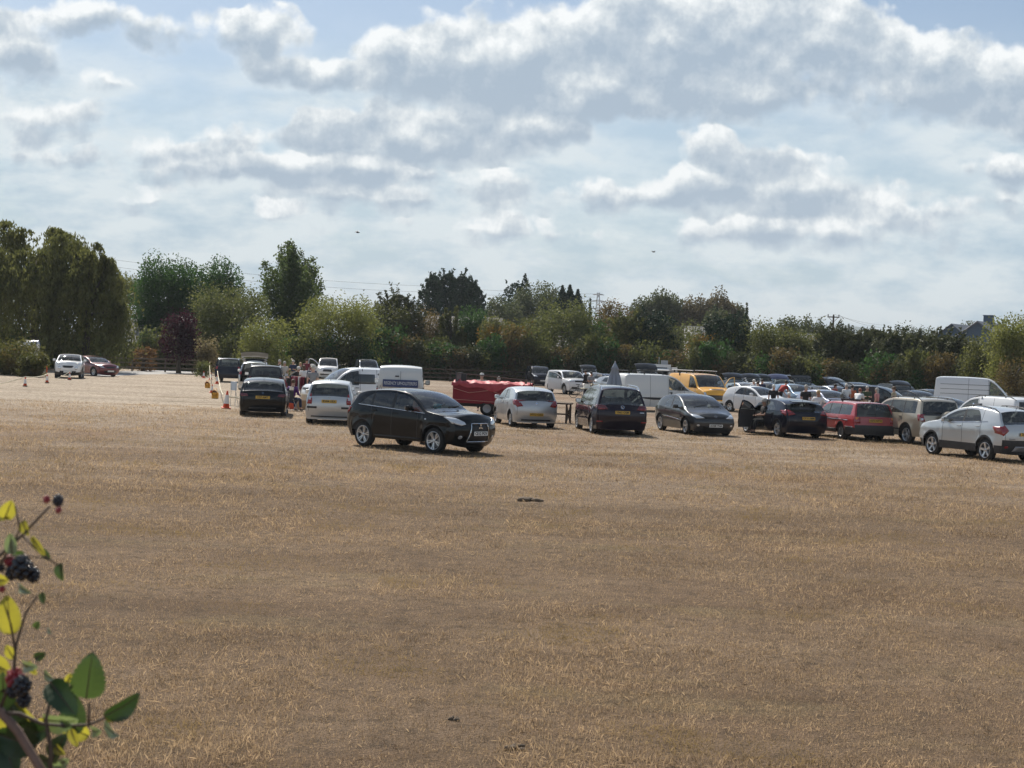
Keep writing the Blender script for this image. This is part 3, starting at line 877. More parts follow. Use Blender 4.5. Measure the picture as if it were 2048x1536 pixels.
def car(kind, name, label, cat, px, depth, heading, pm, group=None, plate=None, plate_at=None, front_plate=None, wheels='alloy', open_door=None, door_ang=58, tail_open=0, tilt=0,
        glassF=None, glassB=None, lamps=(), extra=None, bump_mat=None, seat=None, fine=True, loc=None, roofrails=False, aerial=True, text_bold=True, tail_mat=None, inner_mat=None):
    s = SPEC[kind]
    vs, ns, pcs, bvh, I = get_shell(kind)
    p = spot(px, depth) if loc is None else Vector(loc)
    root = thing(name, label, cat, p, R(heading), group)
    gF = glassF or M_GLASS; gB = glassB or M_GLASS
    xN, xT, hw = I['xN'], I['xT'], I['hw']
    O = Vector((0, 0, 0))
    van = s['panel_van']
    # body = painted skin + the dark gaps between panels
    fb = pcs['body'] + pcs.get('dark', [])
    mi = [0] * len(pcs['body']) + [1] * len(pcs.get('dark', []))
    for t in ('bumperF', 'bumperR'):
        pass
    link('body', piece_mesh('body', vs, ns, fb, [pm, M_BLACK], mi=mi), root)
    if 'cladding' in pcs: link('cladding', piece_mesh('cladding', vs, ns, pcs['cladding'], [M_TRIM]), root)
    for t, nm in (('bumperF', 'front_bumper'), ('bumperR', 'rear_bumper')):
        if t in pcs: link(nm, piece_mesh(nm, vs, ns, pcs[t], [bump_mat or pm]), root)
    if 'bonnet' in pcs: link('bonnet', piece_mesh('bonnet', vs, ns, pcs['bonnet'], [pm]), root)
    ws = link('windscreen', piece_mesh('windscreen', vs, ns, pcs['windscreen'], [gF]), root)
    # tailgate
    tgp = root; tgo = O; rear_par = root
    if not van:
        hx = I['m'][2]; hz = I['ztop'](xN - hx) + .04
        tgo = Vector((hx, 0, hz))
        lin = inner_mat or M_CABIN
        tg = link('tailgate', piece_mesh('tailgate', vs, ns, pcs['tailgate'], [tail_mat or pm, lin], tgo, inner=.03), root, tgo)
        rg = link('rear_window', piece_mesh('rear_window', vs, ns, pcs['rearglass'], [gB], tgo), tg)
        if tail_open:
            tg.rotation_euler = (0, R(tail_open), 0)
            # frame of the raised door round its glass
            fr = MB(); fs_ = pcs['rearglass']
            xs = [vs[i] for f, _ in fs_ for i in f]
            x0, x1 = max(v.x for v in xs), min(v.x for v in xs)
            for sy in (1, -1):
                ed = sorted({(round(v.x, 3), round(abs(v.y), 3), round(v.z, 3)) for v in xs if v.y * sy > 0 and abs(v.y) > .5}, key=lambda q: -q[0])
                line = {}
                for q in ed: line[q[0]] = max(line.get(q[0], (0, 0)), (q[1], q[2]))
                pts_ = [Vector((x, sy * yz[0], yz[1])) - tgo for x, yz in line.items()]
                if len(pts_) > 1: f2 = MB(); f2.tube(pts_, .035, 5); f2.build('window_frame', [pm], tg)
        tgp, rear_par = tg, tg
        w = MB(); w.box((0, .02, 0), (.012, .36, .014))
        zc = vs[pcs['rearglass'][-1][0][0]].z
        hit = bvh.ray_cast(Vector((xT - 2, .12, I['belt'](s['mk'][3]) + .06)), Vector((1, 0, 0)))[0]
        if hit and fine: w.build('wiper', M_BLACK, tg, loc=hit - tgo + Vector((-.02, 0, .01)), rot=(0, 0, 0))
    elif 'tailgate' in pcs:
        rd = link('rear_door', piece_mesh('rear_door', vs, ns, pcs['tailgate'], [pm]), root)
    # doors, windows, mirrors
    dA, dB, dC = I['doors']
    for sd, sg in (('L', 1), ('R', -1)):
        for t, hx in (('F', dA), ('B', dB)):
            if 'door' + t + sd not in pcs: continue
            org = Vector((hx, sg * I['half'](xN - hx, .7), .7))
            isopen = open_door == t + sd
            dr = link('door', piece_mesh('door', vs, ns, pcs['door' + t + sd], [pm, M_CABIN], org, inner=.05 if isopen else None), root, org)
            if isopen: dr.rotation_euler = (0, 0, R(-sg * door_ang))
            if 'win' + t + sd in pcs:
                wn = link('window', piece_mesh('window', vs, ns, pcs['win' + t + sd], [gF if t == 'F' else gB], org), dr)
                if isopen:
                    fr = MB()
                    xs = [vs[i] for f, _ in pcs['win' + t + sd] for i in f]
                    line = {}
                    for v in xs:
                        k_ = round(v.x, 2)
                        if k_ not in line or v.z > line[k_].z: line[k_] = v
                    up = [line[k_] - org for k_ in sorted(line, reverse=True)]
                    lo = min((v for v in xs if abs(v.x - min(q.x for q in xs)) < .03), key=lambda v: v.z) - org
                    fr.tube(up + [lo], .03, 5); fr.build('window_frame', [pm], dr)
            if fine:
                hxx = (dB if t == 'F' else dC) + .14; hz = I['belt'](xN - hxx) - .09
                hit = bvh.ray_cast(Vector((hxx, sg * 3, hz)), Vector((0, -sg, 0)))[0]
                if hit:
                    hb = MB(); hb.rbox((0, 0, 0), (.17, .035, .028), .01)
                    hb.build('handle', [pm if cat != 'van' else M_BLACK], dr, loc=hit - org + Vector((0, sg * .014, 0)))
            if t == 'F':
                mx = dA - .22; mz = I['belt'](s['mk'][0]) + .09
                my = I['half'](xN - mx, mz)
                mb_ = MB(); k = 1.35 if van else 1.0
                mb_.rbox((0, sg * .15, .03 * k), (.13, .20, .15 * k), .05); mb_.box((.01, sg * .04, -.01), (.06, .1, .05))
                mb_.mat(1); mb_.box((-.067, sg * .15, .03 * k), (.006, .165, .115 * k))
                mb_.build('wing_mirror', [(M_BLACK if cat == 'van' else pm), M_CHROME], dr, loc=Vector((mx, sg * my, mz)) - org)
        if 'winQ' + sd in pcs: link('quarter_window', piece_mesh('quarter_window', vs, ns, pcs['winQ' + sd], [gB]), root)
        if van and 'winB' + sd in pcs: link('window', piece_mesh('window', vs, ns, pcs['winB' + sd], [gB]), root)
    # running gear
    uz0, uz1 = s['clr'] - .02, min(.72, s['belt'][0] - .2)
    u = MB(); u.box(((xN + xT) / 2, 0, (uz0 + uz1) / 2 + .02), (s['L'] - 2 * s['nose_c'] - .12, s['W'] - .56, uz1 - uz0))
    for a in (I['doors'][0] - .3,):
        u.box(((I['ax'][0] + I['ax'][1]) / 2, 0, s['clr'] + .09), (s['wb'] - 2 * I['Ra'] - .02, s['W'] - .2, .12))
    u.build('chassis', M_BLACK, root)
    hub, tyre, rim = wheel_meshes(s, wheels)
    for ix in I['ax']:
        for sg in (1, -1):
            wl = link('wheel', hub, root, (ix, sg * (hw - .135), s['R'] - .012), (0, R(random.uniform(0, 70)), 0) if sg == 1 else (0, R(random.uniform(0, 70)), math.pi))
            link('tyre', tyre, wl); link('rim', rim, wl)
    # cabin
    if s['cabin']:
        cb = MB()
        zf = s['belt'][0] - .05
        x0, x1 = I['m'][0] - .1, I['m'][3] + .12
        for sg in (1, -1): cb.box(((x0 + x1) / 2, sg * (hw - .10), (zf + .45) / 2), (x0 - x1, .03, zf - .45))
        cb.box(((x0 + x1) / 2, 0, .5), (x0 - x1, s['W'] - .2, .03))
        cb.box((x0 + .02, 0, zf - .03), (.5, s['W'] - .28, .10))            # dashboard
        if not van: cb.box(((I['doors'][2] - .15 + x1) / 2, 0, zf - .08), (abs(I['doors'][2] - .15 - x1), s['W'] - .3, .03))
        if van: cb.box((I['doors'][1] - .12, 0, 1.15), (.03, s['W'] - .3, 1.25))
        if not van and tail_open: cb.box((I['doors'][2] - .2, 0, .8), (.05, s['W'] - .35, .6))
        cb.build('cabin', M_CABIN, root)
        st = seat or M_SEAT
        rows_ = [(dB + .32, (-.36, .36))] + ([] if van else [(dC + .30, (-.42, 0, .42))])
        for sx, ys in rows_:
            for yy_ in ys:
                q = MB(); Mt = Matrix.Rotation(R(-14), 3, 'Y')
                q.rbox((0, 0, .58), (.48, .46, .16), .05)
                q.rbox((-.26, 0, .88), (.13, .46, .58), .05, Mt); q.rbox((-.36, 0, zf + .27), (.09, .26, .17), .04, Mt)
                q.build('seat', st, root, loc=(sx, yy_, 0))
        q = MB(); q.lathe([(.18, -.012), (.19, 0), (.18, .012), (.168, 0), (.18, -.012)], 18, 'Z', M=Matrix.Rotation(R(-65), 3, 'Y'))
        q.box((0, 0, 0), (.03, .33, .03)); q.build('steering_wheel', M_BLACK, root, loc=(dB + .78, -.36, zf + .03))
    # number plates
    def put_plate(txt, front, z, y=0.0, width=.52):
        D = Vector((-1, 0, 0)) if front else Vector((1, 0, 0))
        o_ = Vector((xN + 2 if front else xT - 2, y, z))
        hit, nrm, _, _ = bvh.ray_cast(o_, D)
        if hit is None: return
        if nrm.dot(D) > 0: nrm = -nrm
        par, org = (root, O)
        if not front and not van and z > s['bump'][1]: par, org = tgp, tgo
        tiltp = math.asin(max(-1, min(1, nrm.z)))
        b = MB(); b.rbox((0, 0, 0), (width, .11, .012), .004)
        pl = b.build('number_plate', [M_PLATEW if front else M_PLATEY], par)
        X = Vector((0, 1, 0)) if front else Vector((0, -1, 0))
        Z = Vector((nrm.x, 0, nrm.z)).normalized()
        Y = Z.cross(X).normalized()
        mw = Matrix((X, Y, Z)).transposed().to_4x4()
        pl.matrix_local = Matrix.Translation(hit - org + Z * .03) @ mw
        if txt:
            t_ = link('lettering', text_mesh('lettering', txt, .098, M_INK, .002, text_bold), pl, (0, 0, .008))
            w_ = max(v.co.x for v in t_.data.vertices) - min(v.co.x for v in t_.data.vertices)
            t_.scale = (min(1.0, .47 / max(w_, .01)), 1, 1)
    zpl = plate_at if plate_at else (.78 if not van else .6)
    if plate: put_plate(plate, False, zpl)
    if front_plate is not None: put_plate(front_plate, True, s['bump'][0] - .06)
    # lamps, grille and other patches: (name, material, view, polygon, mirrored)
    for nm, mt, view, poly, mir in lamps:
        org = O; par = root
        if view == 'B' and not van and nm in ('emblem', 'handle', 'trim_strip') : par, org = tgp, tgo
        if view == 'B' and tail_open: pass
        sets = [(view, poly)]
        if mir:
            if view in 'FB': sets.append((view, [(-a, b) for a, b in poly]))
            else: sets = [('L', poly), ('R', poly)]
        for v_, pl_ in sets:
            try: link(nm, decal(nm, bvh, v_, pl_, mt, .010 if nm not in ('grille', 'window') else .006, origin=org), par)
            except Exception as ex: print('decal', name, nm, ex)
    if roofrails:
        for sg in (1, -1):
            r_ = MB(); pts = []
            for q in range(9):
                d = s['mk'][1] + .1 + (s['mk'][2] - s['mk'][1] - .1) * q / 8
                z = I['ztop'](d); y = I['half'](d, z) - .03
                pts.append(Vector((xN - d, sg * y, z + (.075 if 0 < q < 8 else .02))))
            r_.tube(pts, .018, 6)
            for q in (2, 6): r_.tube([pts[q], pts[q] - Vector((0, 0, .07))], .02, 6)
            r_.build('roof_rail', M_CHROME if roofrails == 's' else M_BLACK, root)
    if aerial and fine and not van:
        d = s['mk'][2] - .12
        a_ = MB(); a_.tube([(0, 0, 0), (-.1, 0, .16)], [.008, .004], 5); a_.build('aerial', M_BLACK, root, loc=(xN - d, 0, I['ztop'](d) + .05))
    if fine:
        w = MB()
        for yy_ in (.1, -.45):
            d = s['mk'][0] + .06
            hit = bvh.ray_cast(Vector((xN - d, yy_, 3)), Vector((0, 0, -1)))[0]; hit2 = bvh.ray_cast(Vector((xN - d - .10, yy_ + .5, 3)), Vector((0, 0, -1)))[0]
            if hit and hit2: w.tube([hit + Vector((0, 0, .015)), hit2 + Vector((0, 0, .02))], .010, 4)
        if w.v: w.build('wiper', M_BLACK, root)
    if extra: extra(root, I, bvh, s)
    if tilt: root.rotation_euler.x = R(tilt)
    return root
# ------------------------------------------------------------------ ground
def band_value(nt, vec):
    """broad lighter and darker swathes of the mown field"""
    mp = N(nt, "ShaderNodeMapping"); mp.inputs["Scale"].default_value = (.06, .22, 1); mp.inputs["Rotation"].default_value = (0, 0, .05); nt.links.new(vec, mp.inputs[0])
    n = N(nt, "ShaderNodeTexNoise"); setin(n, Scale=1.0, Detail=5.0, Roughness=.6); nt.links.new(mp.outputs[0], n.inputs["Vector"])
    n2 = N(nt, "ShaderNodeTexNoise"); setin(n2, Scale=.55, Detail=4.0, Roughness=.65); nt.links.new(vec, n2.inputs["Vector"])
    a = N(nt, "ShaderNodeMath", operation='MULTIPLY_ADD'); nt.links.new(n2.outputs["Fac"], a.inputs[0]); a.inputs[1].default_value = .6; nt.links.new(n.outputs["Fac"], a.inputs[2])
    r = N(nt, "ShaderNodeMapRange"); setin(r, From_Min=.62, From_Max=.98, To_Min=.85, To_Max=1.15); nt.links.new(a.outputs[0], r.inputs["Value"])
    return r.outputs[0]
def ground_material():
    m, nt, out = new_mat("parched grass field")
    L = nt.links.new
    tc = N(nt, "ShaderNodeTexCoord")
    def nz(scale, detail=5, rough=.6, vec=None, dist=0.0):
        n = N(nt, "ShaderNodeTexNoise"); setin(n, Scale=scale, Detail=detail, Roughness=rough, Distortion=dist); L(vec or tc.outputs["Object"], n.inputs["Vector"]); return n.outputs["Fac"]
    def mix(f, a, b):
        x = N(nt, "ShaderNodeMix", data_type='RGBA')
        L(f, x.inputs["Factor"])
        for k, q in (("A", a), ("B", b)):
            if isinstance(q, tuple): x.inputs[k].default_value = c4(q)
            else: L(q, x.inputs[k])
        return x.outputs["Result"]
    def rng_(v, lo, hi):
        r = N(nt, "ShaderNodeMapRange"); setin(r, From_Min=lo, From_Max=hi); L(v, r.inputs["Value"]); return r.outputs[0]
    mp = N(nt, "ShaderNodeMapping"); mp.inputs["Scale"].default_value = (.5, 1.4, 1); mp.inputs["Rotation"].default_value = (0, 0, .12); L(tc.outputs["Object"], mp.inputs[0])
    big = nz(.055, 4, .6); mid = nz(.35, 5, .65, mp.outputs[0]); fine = nz(4.5, 4, .7); tiny = nz(38, 3, .75)
    straw = mix(rng_(mid, .38, .62), (.33, .245, .175), (.52, .42, .325))
    straw = mix(rng_(nz(.16, 4, .6), .48, .66), straw, (.31, .195, .125))         # reddish dried patches
    straw = mix(rng_(nz(.9, 3, .6), .6, .72), straw, (.25, .205, .115))           # a little living grass
    straw = mix(rng_(big, .46, .62), straw, (.48, .39, .31))                    # paler bleached ground
    sp = N(nt, "ShaderNodeSeparateXYZ"); L(tc.outputs["Object"], sp.inputs[0])
    edge = N(nt, "ShaderNodeMath", operation='MULTIPLY_ADD'); L(nz(.09, 3, .6), edge.inputs[0]); edge.inputs[1].default_value = 26.0; L(sp.outputs["Y"], edge.inputs[2])
    straw = mix(rng_(edge.outputs[0], 38.0, 56.0), mix(rng_(mid, .3, .7), (.158, .099, .058), (.30, .212, .138)), straw)   # longer brown standing grass nearer than the mown lane
    # the bare, driven-over ground by the track on the left
    mx_ = N(nt, "ShaderNodeMath", operation='MULTIPLY_ADD'); L(nz(.12, 4, .6), mx_.inputs[0]); mx_.inputs[1].default_value = 14.0; nx = N(nt, "ShaderNodeMath", operation='MULTIPLY'); L(sp.outputs["X"], nx.inputs[0]); nx.inputs[1].default_value = -1.0; L(nx.outputs[0], mx_.inputs[2])
    bare = N(nt, "ShaderNodeMath", operation='MULTIPLY'); L(rng_(mx_.outputs[0], 12.0, 19.0), bare.inputs[0]); L(rng_(edge.outputs[0], 58.0, 74.0), bare.inputs[1])
    straw = mix(bare.outputs[0], straw, (.66, .55, .43))
    straw = mix(rng_(nz(.42, 5, .65, mp.outputs[0]), .56, .70), straw, (.24, .18, .10))     # olive brown patches
    dk = mix(rng_(fine, .32, .52), (.10, .070, .045), straw)
    col = mix(rng_(tiny, .30, .62), (.085, .060, .040), dk)
    hv = N(nt, "ShaderNodeHueSaturation"); L(col, hv.inputs["Color"]); L(band_value(nt, tc.outputs["Object"]), hv.inputs["Value"]); col = hv.outputs[0]
    p = N(nt, "ShaderNodeBsdfPrincipled"); setin(p, Roughness=.95); p.inputs["Specular IOR Level"].default_value = .15
    L(col, p.inputs["Base Color"])
    b = N(nt, "ShaderNodeBump"); setin(b, Strength=.9, Distance=.05)
    ad = N(nt, "ShaderNodeMath", operation='ADD'); L(fine, ad.inputs[0]); L(tiny, ad.inputs[1]); L(ad.outputs[0], b.inputs["Height"]); L(b.outputs[0], p.inputs["Normal"])
    L(p.outputs[0], out.inputs["Surface"])
    return m
M_FIELD = ground_material()
g = np_mesh("field", [(-7000, -60, 0), (7000, -60, 0), (7000, 7500, 0), (-7000, 7500, 0)], [(0, 1, 2, 3)], [M_FIELD])
tag(link("field", g), kind="structure")

M_TRACK = simple("gravel track", (.36, .35, .34), .95, var=.3, scale=3, bump=.5)
def flat(name, pts, z, mat):
    me = bpy.data.meshes.new(name); me.from_pydata([(p.x, p.y, z) for p in pts], [], [tuple(range(len(pts)))]); me.materials.append(mat)
    return tag(link(name, me), kind="structure")
flat("gravel_track", [ground(172, 748), ground(205, 753), ground(285, 749), ground(345, 748), ground(420, 746), ground(420, 741), ground(345, 740), ground(240, 742)][::-1], .004, M_TRACK)

# stubble: separate dry blades near the camera, thinning with distance
M_BLADE = leaf_mat("dry grass blade", (.085, .055, .032), (.50, .37, .24), .38, .8, (.26, .19, .10), .2, iso=.95)
_nt = M_BLADE.node_tree
_pr = next(n for n in _nt.nodes if n.type == 'BSDF_PRINCIPLED'); _src = _pr.inputs["Base Color"].links[0].from_socket
_hv = N(_nt, "ShaderNodeHueSaturation"); _nt.links.new(_src, _hv.inputs["Color"]); _nt.links.new(band_value(_nt, next(n for n in _nt.nodes if n.type == 'TEX_COORD').outputs["Object"]), _hv.inputs["Value"])
_nt.links.new(_hv.outputs[0], _pr.inputs["Base Color"]); _nt.links.new(_hv.outputs[0], next(n for n in _nt.nodes if n.type == 'HUE_SAT' and n is not _hv).inputs["Color"])
def blades():
    vs, n = [], 0
    out_v, out_f = [], []
    y0, y1 = 8.6, 62.0
    tot = 800000
    u = rng.random(tot)
    Y = y0 * (y1 / y0) ** (u ** .92)                      # even spread in the picture
    X = (rng.random(tot) - .5) * 2 * (Y * .355 + .3)
    # tussocky: keep where a cheap value noise is high
    gx, gy = np.floor(X * 2.6).astype(int), np.floor(Y * 2.6).astype(int)
    hsh = np.abs(np.sin(gx * 12.9898 + gy * 78.233) * 43758.5453) % 1
    gx2, gy2 = np.floor(X * .7).astype(int), np.floor(Y * .5).astype(int)
    h2 = np.abs(np.sin(gx2 * 39.34 + gy2 * 11.13) * 24634.6345) % 1
    keep = rng.random(tot) < .35 + .4 * hsh + .25 * h2
    X, Y, h2 = X[keep], Y[keep], h2[keep]
    n = len(X)
    k = np.clip(Y / 22, .75, 2.2)
    H = (.016 + .045 * rng.random(n) ** 2) * (.7 + .6 * h2) * np.clip(k, .8, 1.5)
    Wd = (.0011 + .0013 * rng.random(n)) * k * 1.15
    a = rng.random(n) * 2 * np.pi
    lean = rng.normal(0, .38, n); b = rng.random(n) * 2 * np.pi
    flatb = rng.random(n) < .3
    H = np.where(flatb, H * .4, H); lean = np.where(flatb, rng.normal(0, 2.6, n), lean)
    dx, dy = np.cos(a) * Wd, np.sin(a) * Wd
    tx, ty = X + np.cos(b) * lean * H, Y + np.sin(b) * lean * H
    mx, my = X + np.cos(b) * lean * H * .35, Y + np.sin(b) * lean * H * .35
    z0 = np.zeros(n) - .002
    V = np.stack([np.stack([X - dx, Y - dy, z0], 1), np.stack([X + dx, Y + dy, z0], 1), np.stack([mx + dx * .7, my + dy * .7, H * .6], 1), np.stack([tx, ty, H], 1)], 1).reshape(-1, 3)
    idx = np.arange(n)[:, None] * 4
    Fc = np.concatenate([idx + 0, idx + 1, idx + 2, idx + 3], 1)
    return np_mesh("dry_grass", V, Fc, [M_BLADE])
tag(link("dry_grass", blades()), label="short dry straw coloured grass stubble covering the field", kind="stuff")

# clods and worn dark spots
M_DUNG = simple("dark earth", (.12, .088, .060), .95, var=.4, bump=.6)
def clod(px, py, w, h, label, parts=7):
    p = ground(px, py); m = MB()
    r_ = random.Random(int(px))
    for i in range(parts):
        m.ball((r_.uniform(-w, w) * .7, r_.uniform(-w, w) * .5, h * r_.uniform(.1, .45)), (w * r_.uniform(.25, .5), w * r_.uniform(.25, .45), h * r_.uniform(.4, .7)), 7)
    tag(m.build("earth_clod", M_DUNG, loc=p, smooth=True), label, "clod")
clod(907, 1440, .05, .03, "small dark earth clod in the stubble near the bottom edge")
clod(1028, 1498, .08, .035, "dark earth clod with straw, nearest one to the viewer")
clod(1062, 1002, .26, .07, "long low dark clod of dried turf in mid field", 11)

# ------------------------------------------------------------------ trees
def leaf_quads(P, size, nrm=None, flatness=.0, elong=1.0, droop=0.0):
    """leaf-spray quads centred at P with random orientation"""
    n = len(P)
    size = np.broadcast_to(np.asarray(size, dtype=float), (n,))
    a = rng.normal(size=(n, 3)); 
    if droop: a = a * (1 - droop) + np.array([0, 0, -1.0]) * droop * 2
    a /= np.linalg.norm(a, axis=1)[:, None] + 1e-9
    b = rng.normal(size=(n, 3))
    b -= (b * a).sum(1)[:, None] * a; b /= np.linalg.norm(b, axis=1)[:, None] + 1e-9
    s = (size * rng.uniform(.6, 1.25, n))[:, None]
    A = a * s * elong; B = b * s * .55
    V = np.stack([P - A * .5, P + B * .5 + A * .05, P + A * .5, P - B * .5 + A * .05], 1).reshape(-1, 3)
    i = np.arange(n)[:, None] * 4
    return V, np.concatenate([i, i + 1, i + 2, i + 3], 1)

def blob_points(n, centre, radii, shell=.55):
    d = rng.normal(size=(n, 3)); d /= np.linalg.norm(d, axis=1)[:, None]
    r = (shell + (1 - shell) * rng.random(n)) ** .8
    return centre + d * r[:, None] * radii

def crown_mesh(name, kind, w, h, z0, mat, n=6000, leaf=.26, lumps=18, seed=0, gap=0.0):
    """w: full width, h: crown height, z0: crown base"""
    global rng
    keep = rng; rng = np.random.default_rng(seed + 100)
    pts = []
    R_ = np.array([w / 2, w / 2, h / 2]); C = np.array([0, 0, z0 + h / 2])
    if kind == 'bush': R_[2] = h * .64; C[2] = z0 + h * .36
    if kind == 'loose': R_[2] = h * .56; C[2] = z0 + h * .44
    cents = []
    if kind in ('round', 'bush', 'loose'):
        for i in range(lumps):
            d = rng.normal(size=3); d /= np.linalg.norm(d)
            d = np.sign(d) * np.abs(d) ** (.72 if kind == 'round' else .6)
            rr = rng.uniform(.30, .80) if kind != 'bush' else rng.uniform(.2, .78)
            c = C + d * R_ * rr * (1 if d[2] > 0 else np.array([1, 1, .95]))
            cents.append(c)
            lr = np.array([w, w, h]) * rng.uniform(.14, .24) * (1.1 if kind != 'loose' else .95)
            m = int(n * .62 / lumps)
            P = blob_points(m, c, lr, .35)
            if kind == 'loose': P += rng.normal(0, .05, P.shape) * w
            pts.append(P)
        # the general mass behind the clumps, wide down to the ground for bushes and hedge trees
        dd = rng.normal(size=(int(n * .38), 3)); dd /= np.linalg.norm(dd, axis=1)[:, None]
        dd = np.sign(dd) * np.abs(dd) ** (.8 if kind == 'round' else .62)
        rad = rng.uniform(.45, .93, len(dd)) * (1 + .10 * np.sin(dd[:, 0] * 7 + seed) * np.sin(dd[:, 2] * 6 + dd[:, 1] * 5))
        pts.append(C + dd * rad[:, None] * R_)
        P = np.concatenate(pts)
        P = P[P[:, 2] > .02]
        V, F = leaf_quads(P, leaf)
    elif kind == 'upright':            # sparse, with rising leaders that stand out at the top
        for i in range(lumps):
            a = rng.random() * 6.28; rr = rng.uniform(.0, .42) * w
            top = z0 + h * (1 - .75 * (rr / (w * .5)) ** 1.6 * rng.uniform(.5, 1)) * rng.uniform(.82, 1.0)
            base = np.array([math.cos(a) * rr * .4, math.sin(a) * rr * .4, z0])
            tip = np.array([math.cos(a) * rr * 1.1, math.sin(a) * rr * 1.1, top])
            cents.append(tip)
            m = int(n / lumps); t = rng.random(m) ** .7
            P = base + (tip - base) * t[:, None]
            P += rng.normal(size=(m, 3)) * (w * .125 * (1.15 - t))[:, None] * np.array([1, 1, .8])
            pts.append(P)
        V, F = leaf_quads(np.concatenate(pts), leaf)
    elif kind == 'willow':
        P_ = []
        na = lumps * 3; per = 20
        for i in range(na):
            rr = math.sqrt(rng.random()) * .93; a = rng.random() * 6.28
            ap = np.array([math.cos(a) * rr * w / 2, math.sin(a) * rr * w / 2, z0 + h * math.sqrt(1 - rr * rr * .93) * (rng.uniform(.80, 1.0) if i % 3 else rng.uniform(.45, .8))])
            if i % 4 == 0: cents.append(ap)
            for k in range(per):
                b = rng.random() * 6.28; d = np.array([math.cos(b) + .7 * math.cos(a) * rr, math.sin(b) + .7 * math.sin(a) * rr, 0])
                out = rng.uniform(.3, 1.5) * w / 10; ln = min(ap[2] - .4, rng.uniform(.18, .5) * h) if rng.random() < .6 else max(1.0, ap[2] - rng.uniform(.2, 2.2))
                m = max(5, int(n / na / per)); t = rng.random(m)
                P_.append(ap + d * (out * t ** .55)[:, None] + np.array([0, 0, 1.0]) * (.35 * np.sin(t * 3.14) - ln * t ** 1.7)[:, None] + rng.normal(size=(m, 3)) * .10)
        V, F = leaf_quads(np.concatenate(P_), leaf, elong=1.5, droop=.55)
    elif kind == 'conifer':            # spire with tiers
        m = n
        t = rng.random(m) ** .75                       # 0 top .. 1 base
        tiers = 15
        tt = (np.floor(t * tiers) + rng.random(m) ** 2) / tiers
        ang = rng.random(m) * 6.28
        rad = (w / 2) * (tt ** .85) * (.55 + .45 * rng.random(m)) * (.82 + .18 * np.sin(ang * 5 + np.floor(t * tiers) * 1.7))
        P = np.stack([np.cos(ang) * rad, np.sin(ang) * rad, z0 + h * (1 - tt) - rad * .12], 1)
        cents = [np.array([0, 0, z0 + h * .8])]
        V, F = leaf_quads(P, leaf, elong=1.25)
    elif kind == 'column':             # hedge conifer: dense, ragged plume tops
        m = n
        t = rng.random(m)
        ang = rng.random(m) * 6.28
        prof = np.where(t > .55, np.sqrt(np.clip(1 - ((t - .55) / .45) ** 1.7, 0, 1)), .86 + .14 * t / .55)
        lump = .80 + .2 * np.sin(ang * 4 + t * 9 + seed) + .12 * np.sin(ang * 9 - t * 17)
        rad = w / 2 * prof * lump * (.55 + .45 * rng.random(m) ** .5)
        P = np.stack([np.cos(ang) * rad, np.sin(ang) * rad, z0 + h * t], 1)
        pl = []
        for i in range(70):                    # feathery branch ends all over the surface
            a = rng.random() * 6.28; tz = rng.random() ** .7
            pr = (math.sqrt(max(0, 1 - (max(0, tz - .55) / .45) ** 1.7)) if tz > .55 else .86 + .14 * tz / .55) * w / 2 * .85
            k = max(6, int(m * .005)); s_ = rng.random(k); ln = w * rng.uniform(.10, .24)
            up = .25 + .9 * tz
            pl.append(np.stack([math.cos(a) * (pr + ln * s_ * (1 - .6 * tz)) + rng.normal(0, .10, k), math.sin(a) * (pr + ln * s_ * (1 - .6 * tz)) + rng.normal(0, .10, k), z0 + h * tz * .98 + ln * up * s_ + rng.normal(0, .08, k)], 1))
        V, F = leaf_quads(np.concatenate([P] + pl), leaf, elong=1.3)
        cents = [np.array([0, 0, z0 + h * .7])]
    rng = keep
    return np_mesh(name, V, F, [mat]), cents

def trunk_mesh(name, h, r, cents, z0, mat, seed=0, forks=6):
    m = MB(); rr = random.Random(seed)
    wob = [Vector((rr.uniform(-.15, .15) * i * .3, rr.uniform(-.15, .15) * i * .3, h * i / 5)) for i in range(6)]
    wob[0] = Vector((0, 0, -.1))
    m.tube(wob, [r * 1.35, r, r * .85, r * .7, r * .55, r * .35], 8)
    cs = list(cents); rr.shuffle(cs)
    for c in cs[:forks]:
        k = rr.randint(2, 4); a = wob[k]; c = Vector(c)
        mid = a.lerp(c, .5) + Vector((rr.uniform(-.3, .3), rr.uniform(-.3, .3), rr.uniform(0, .4)))
        m.tube([a, mid, c], [r * .5, r * .3, r * .08], 5)
    return m.mesh(name, mat, True)

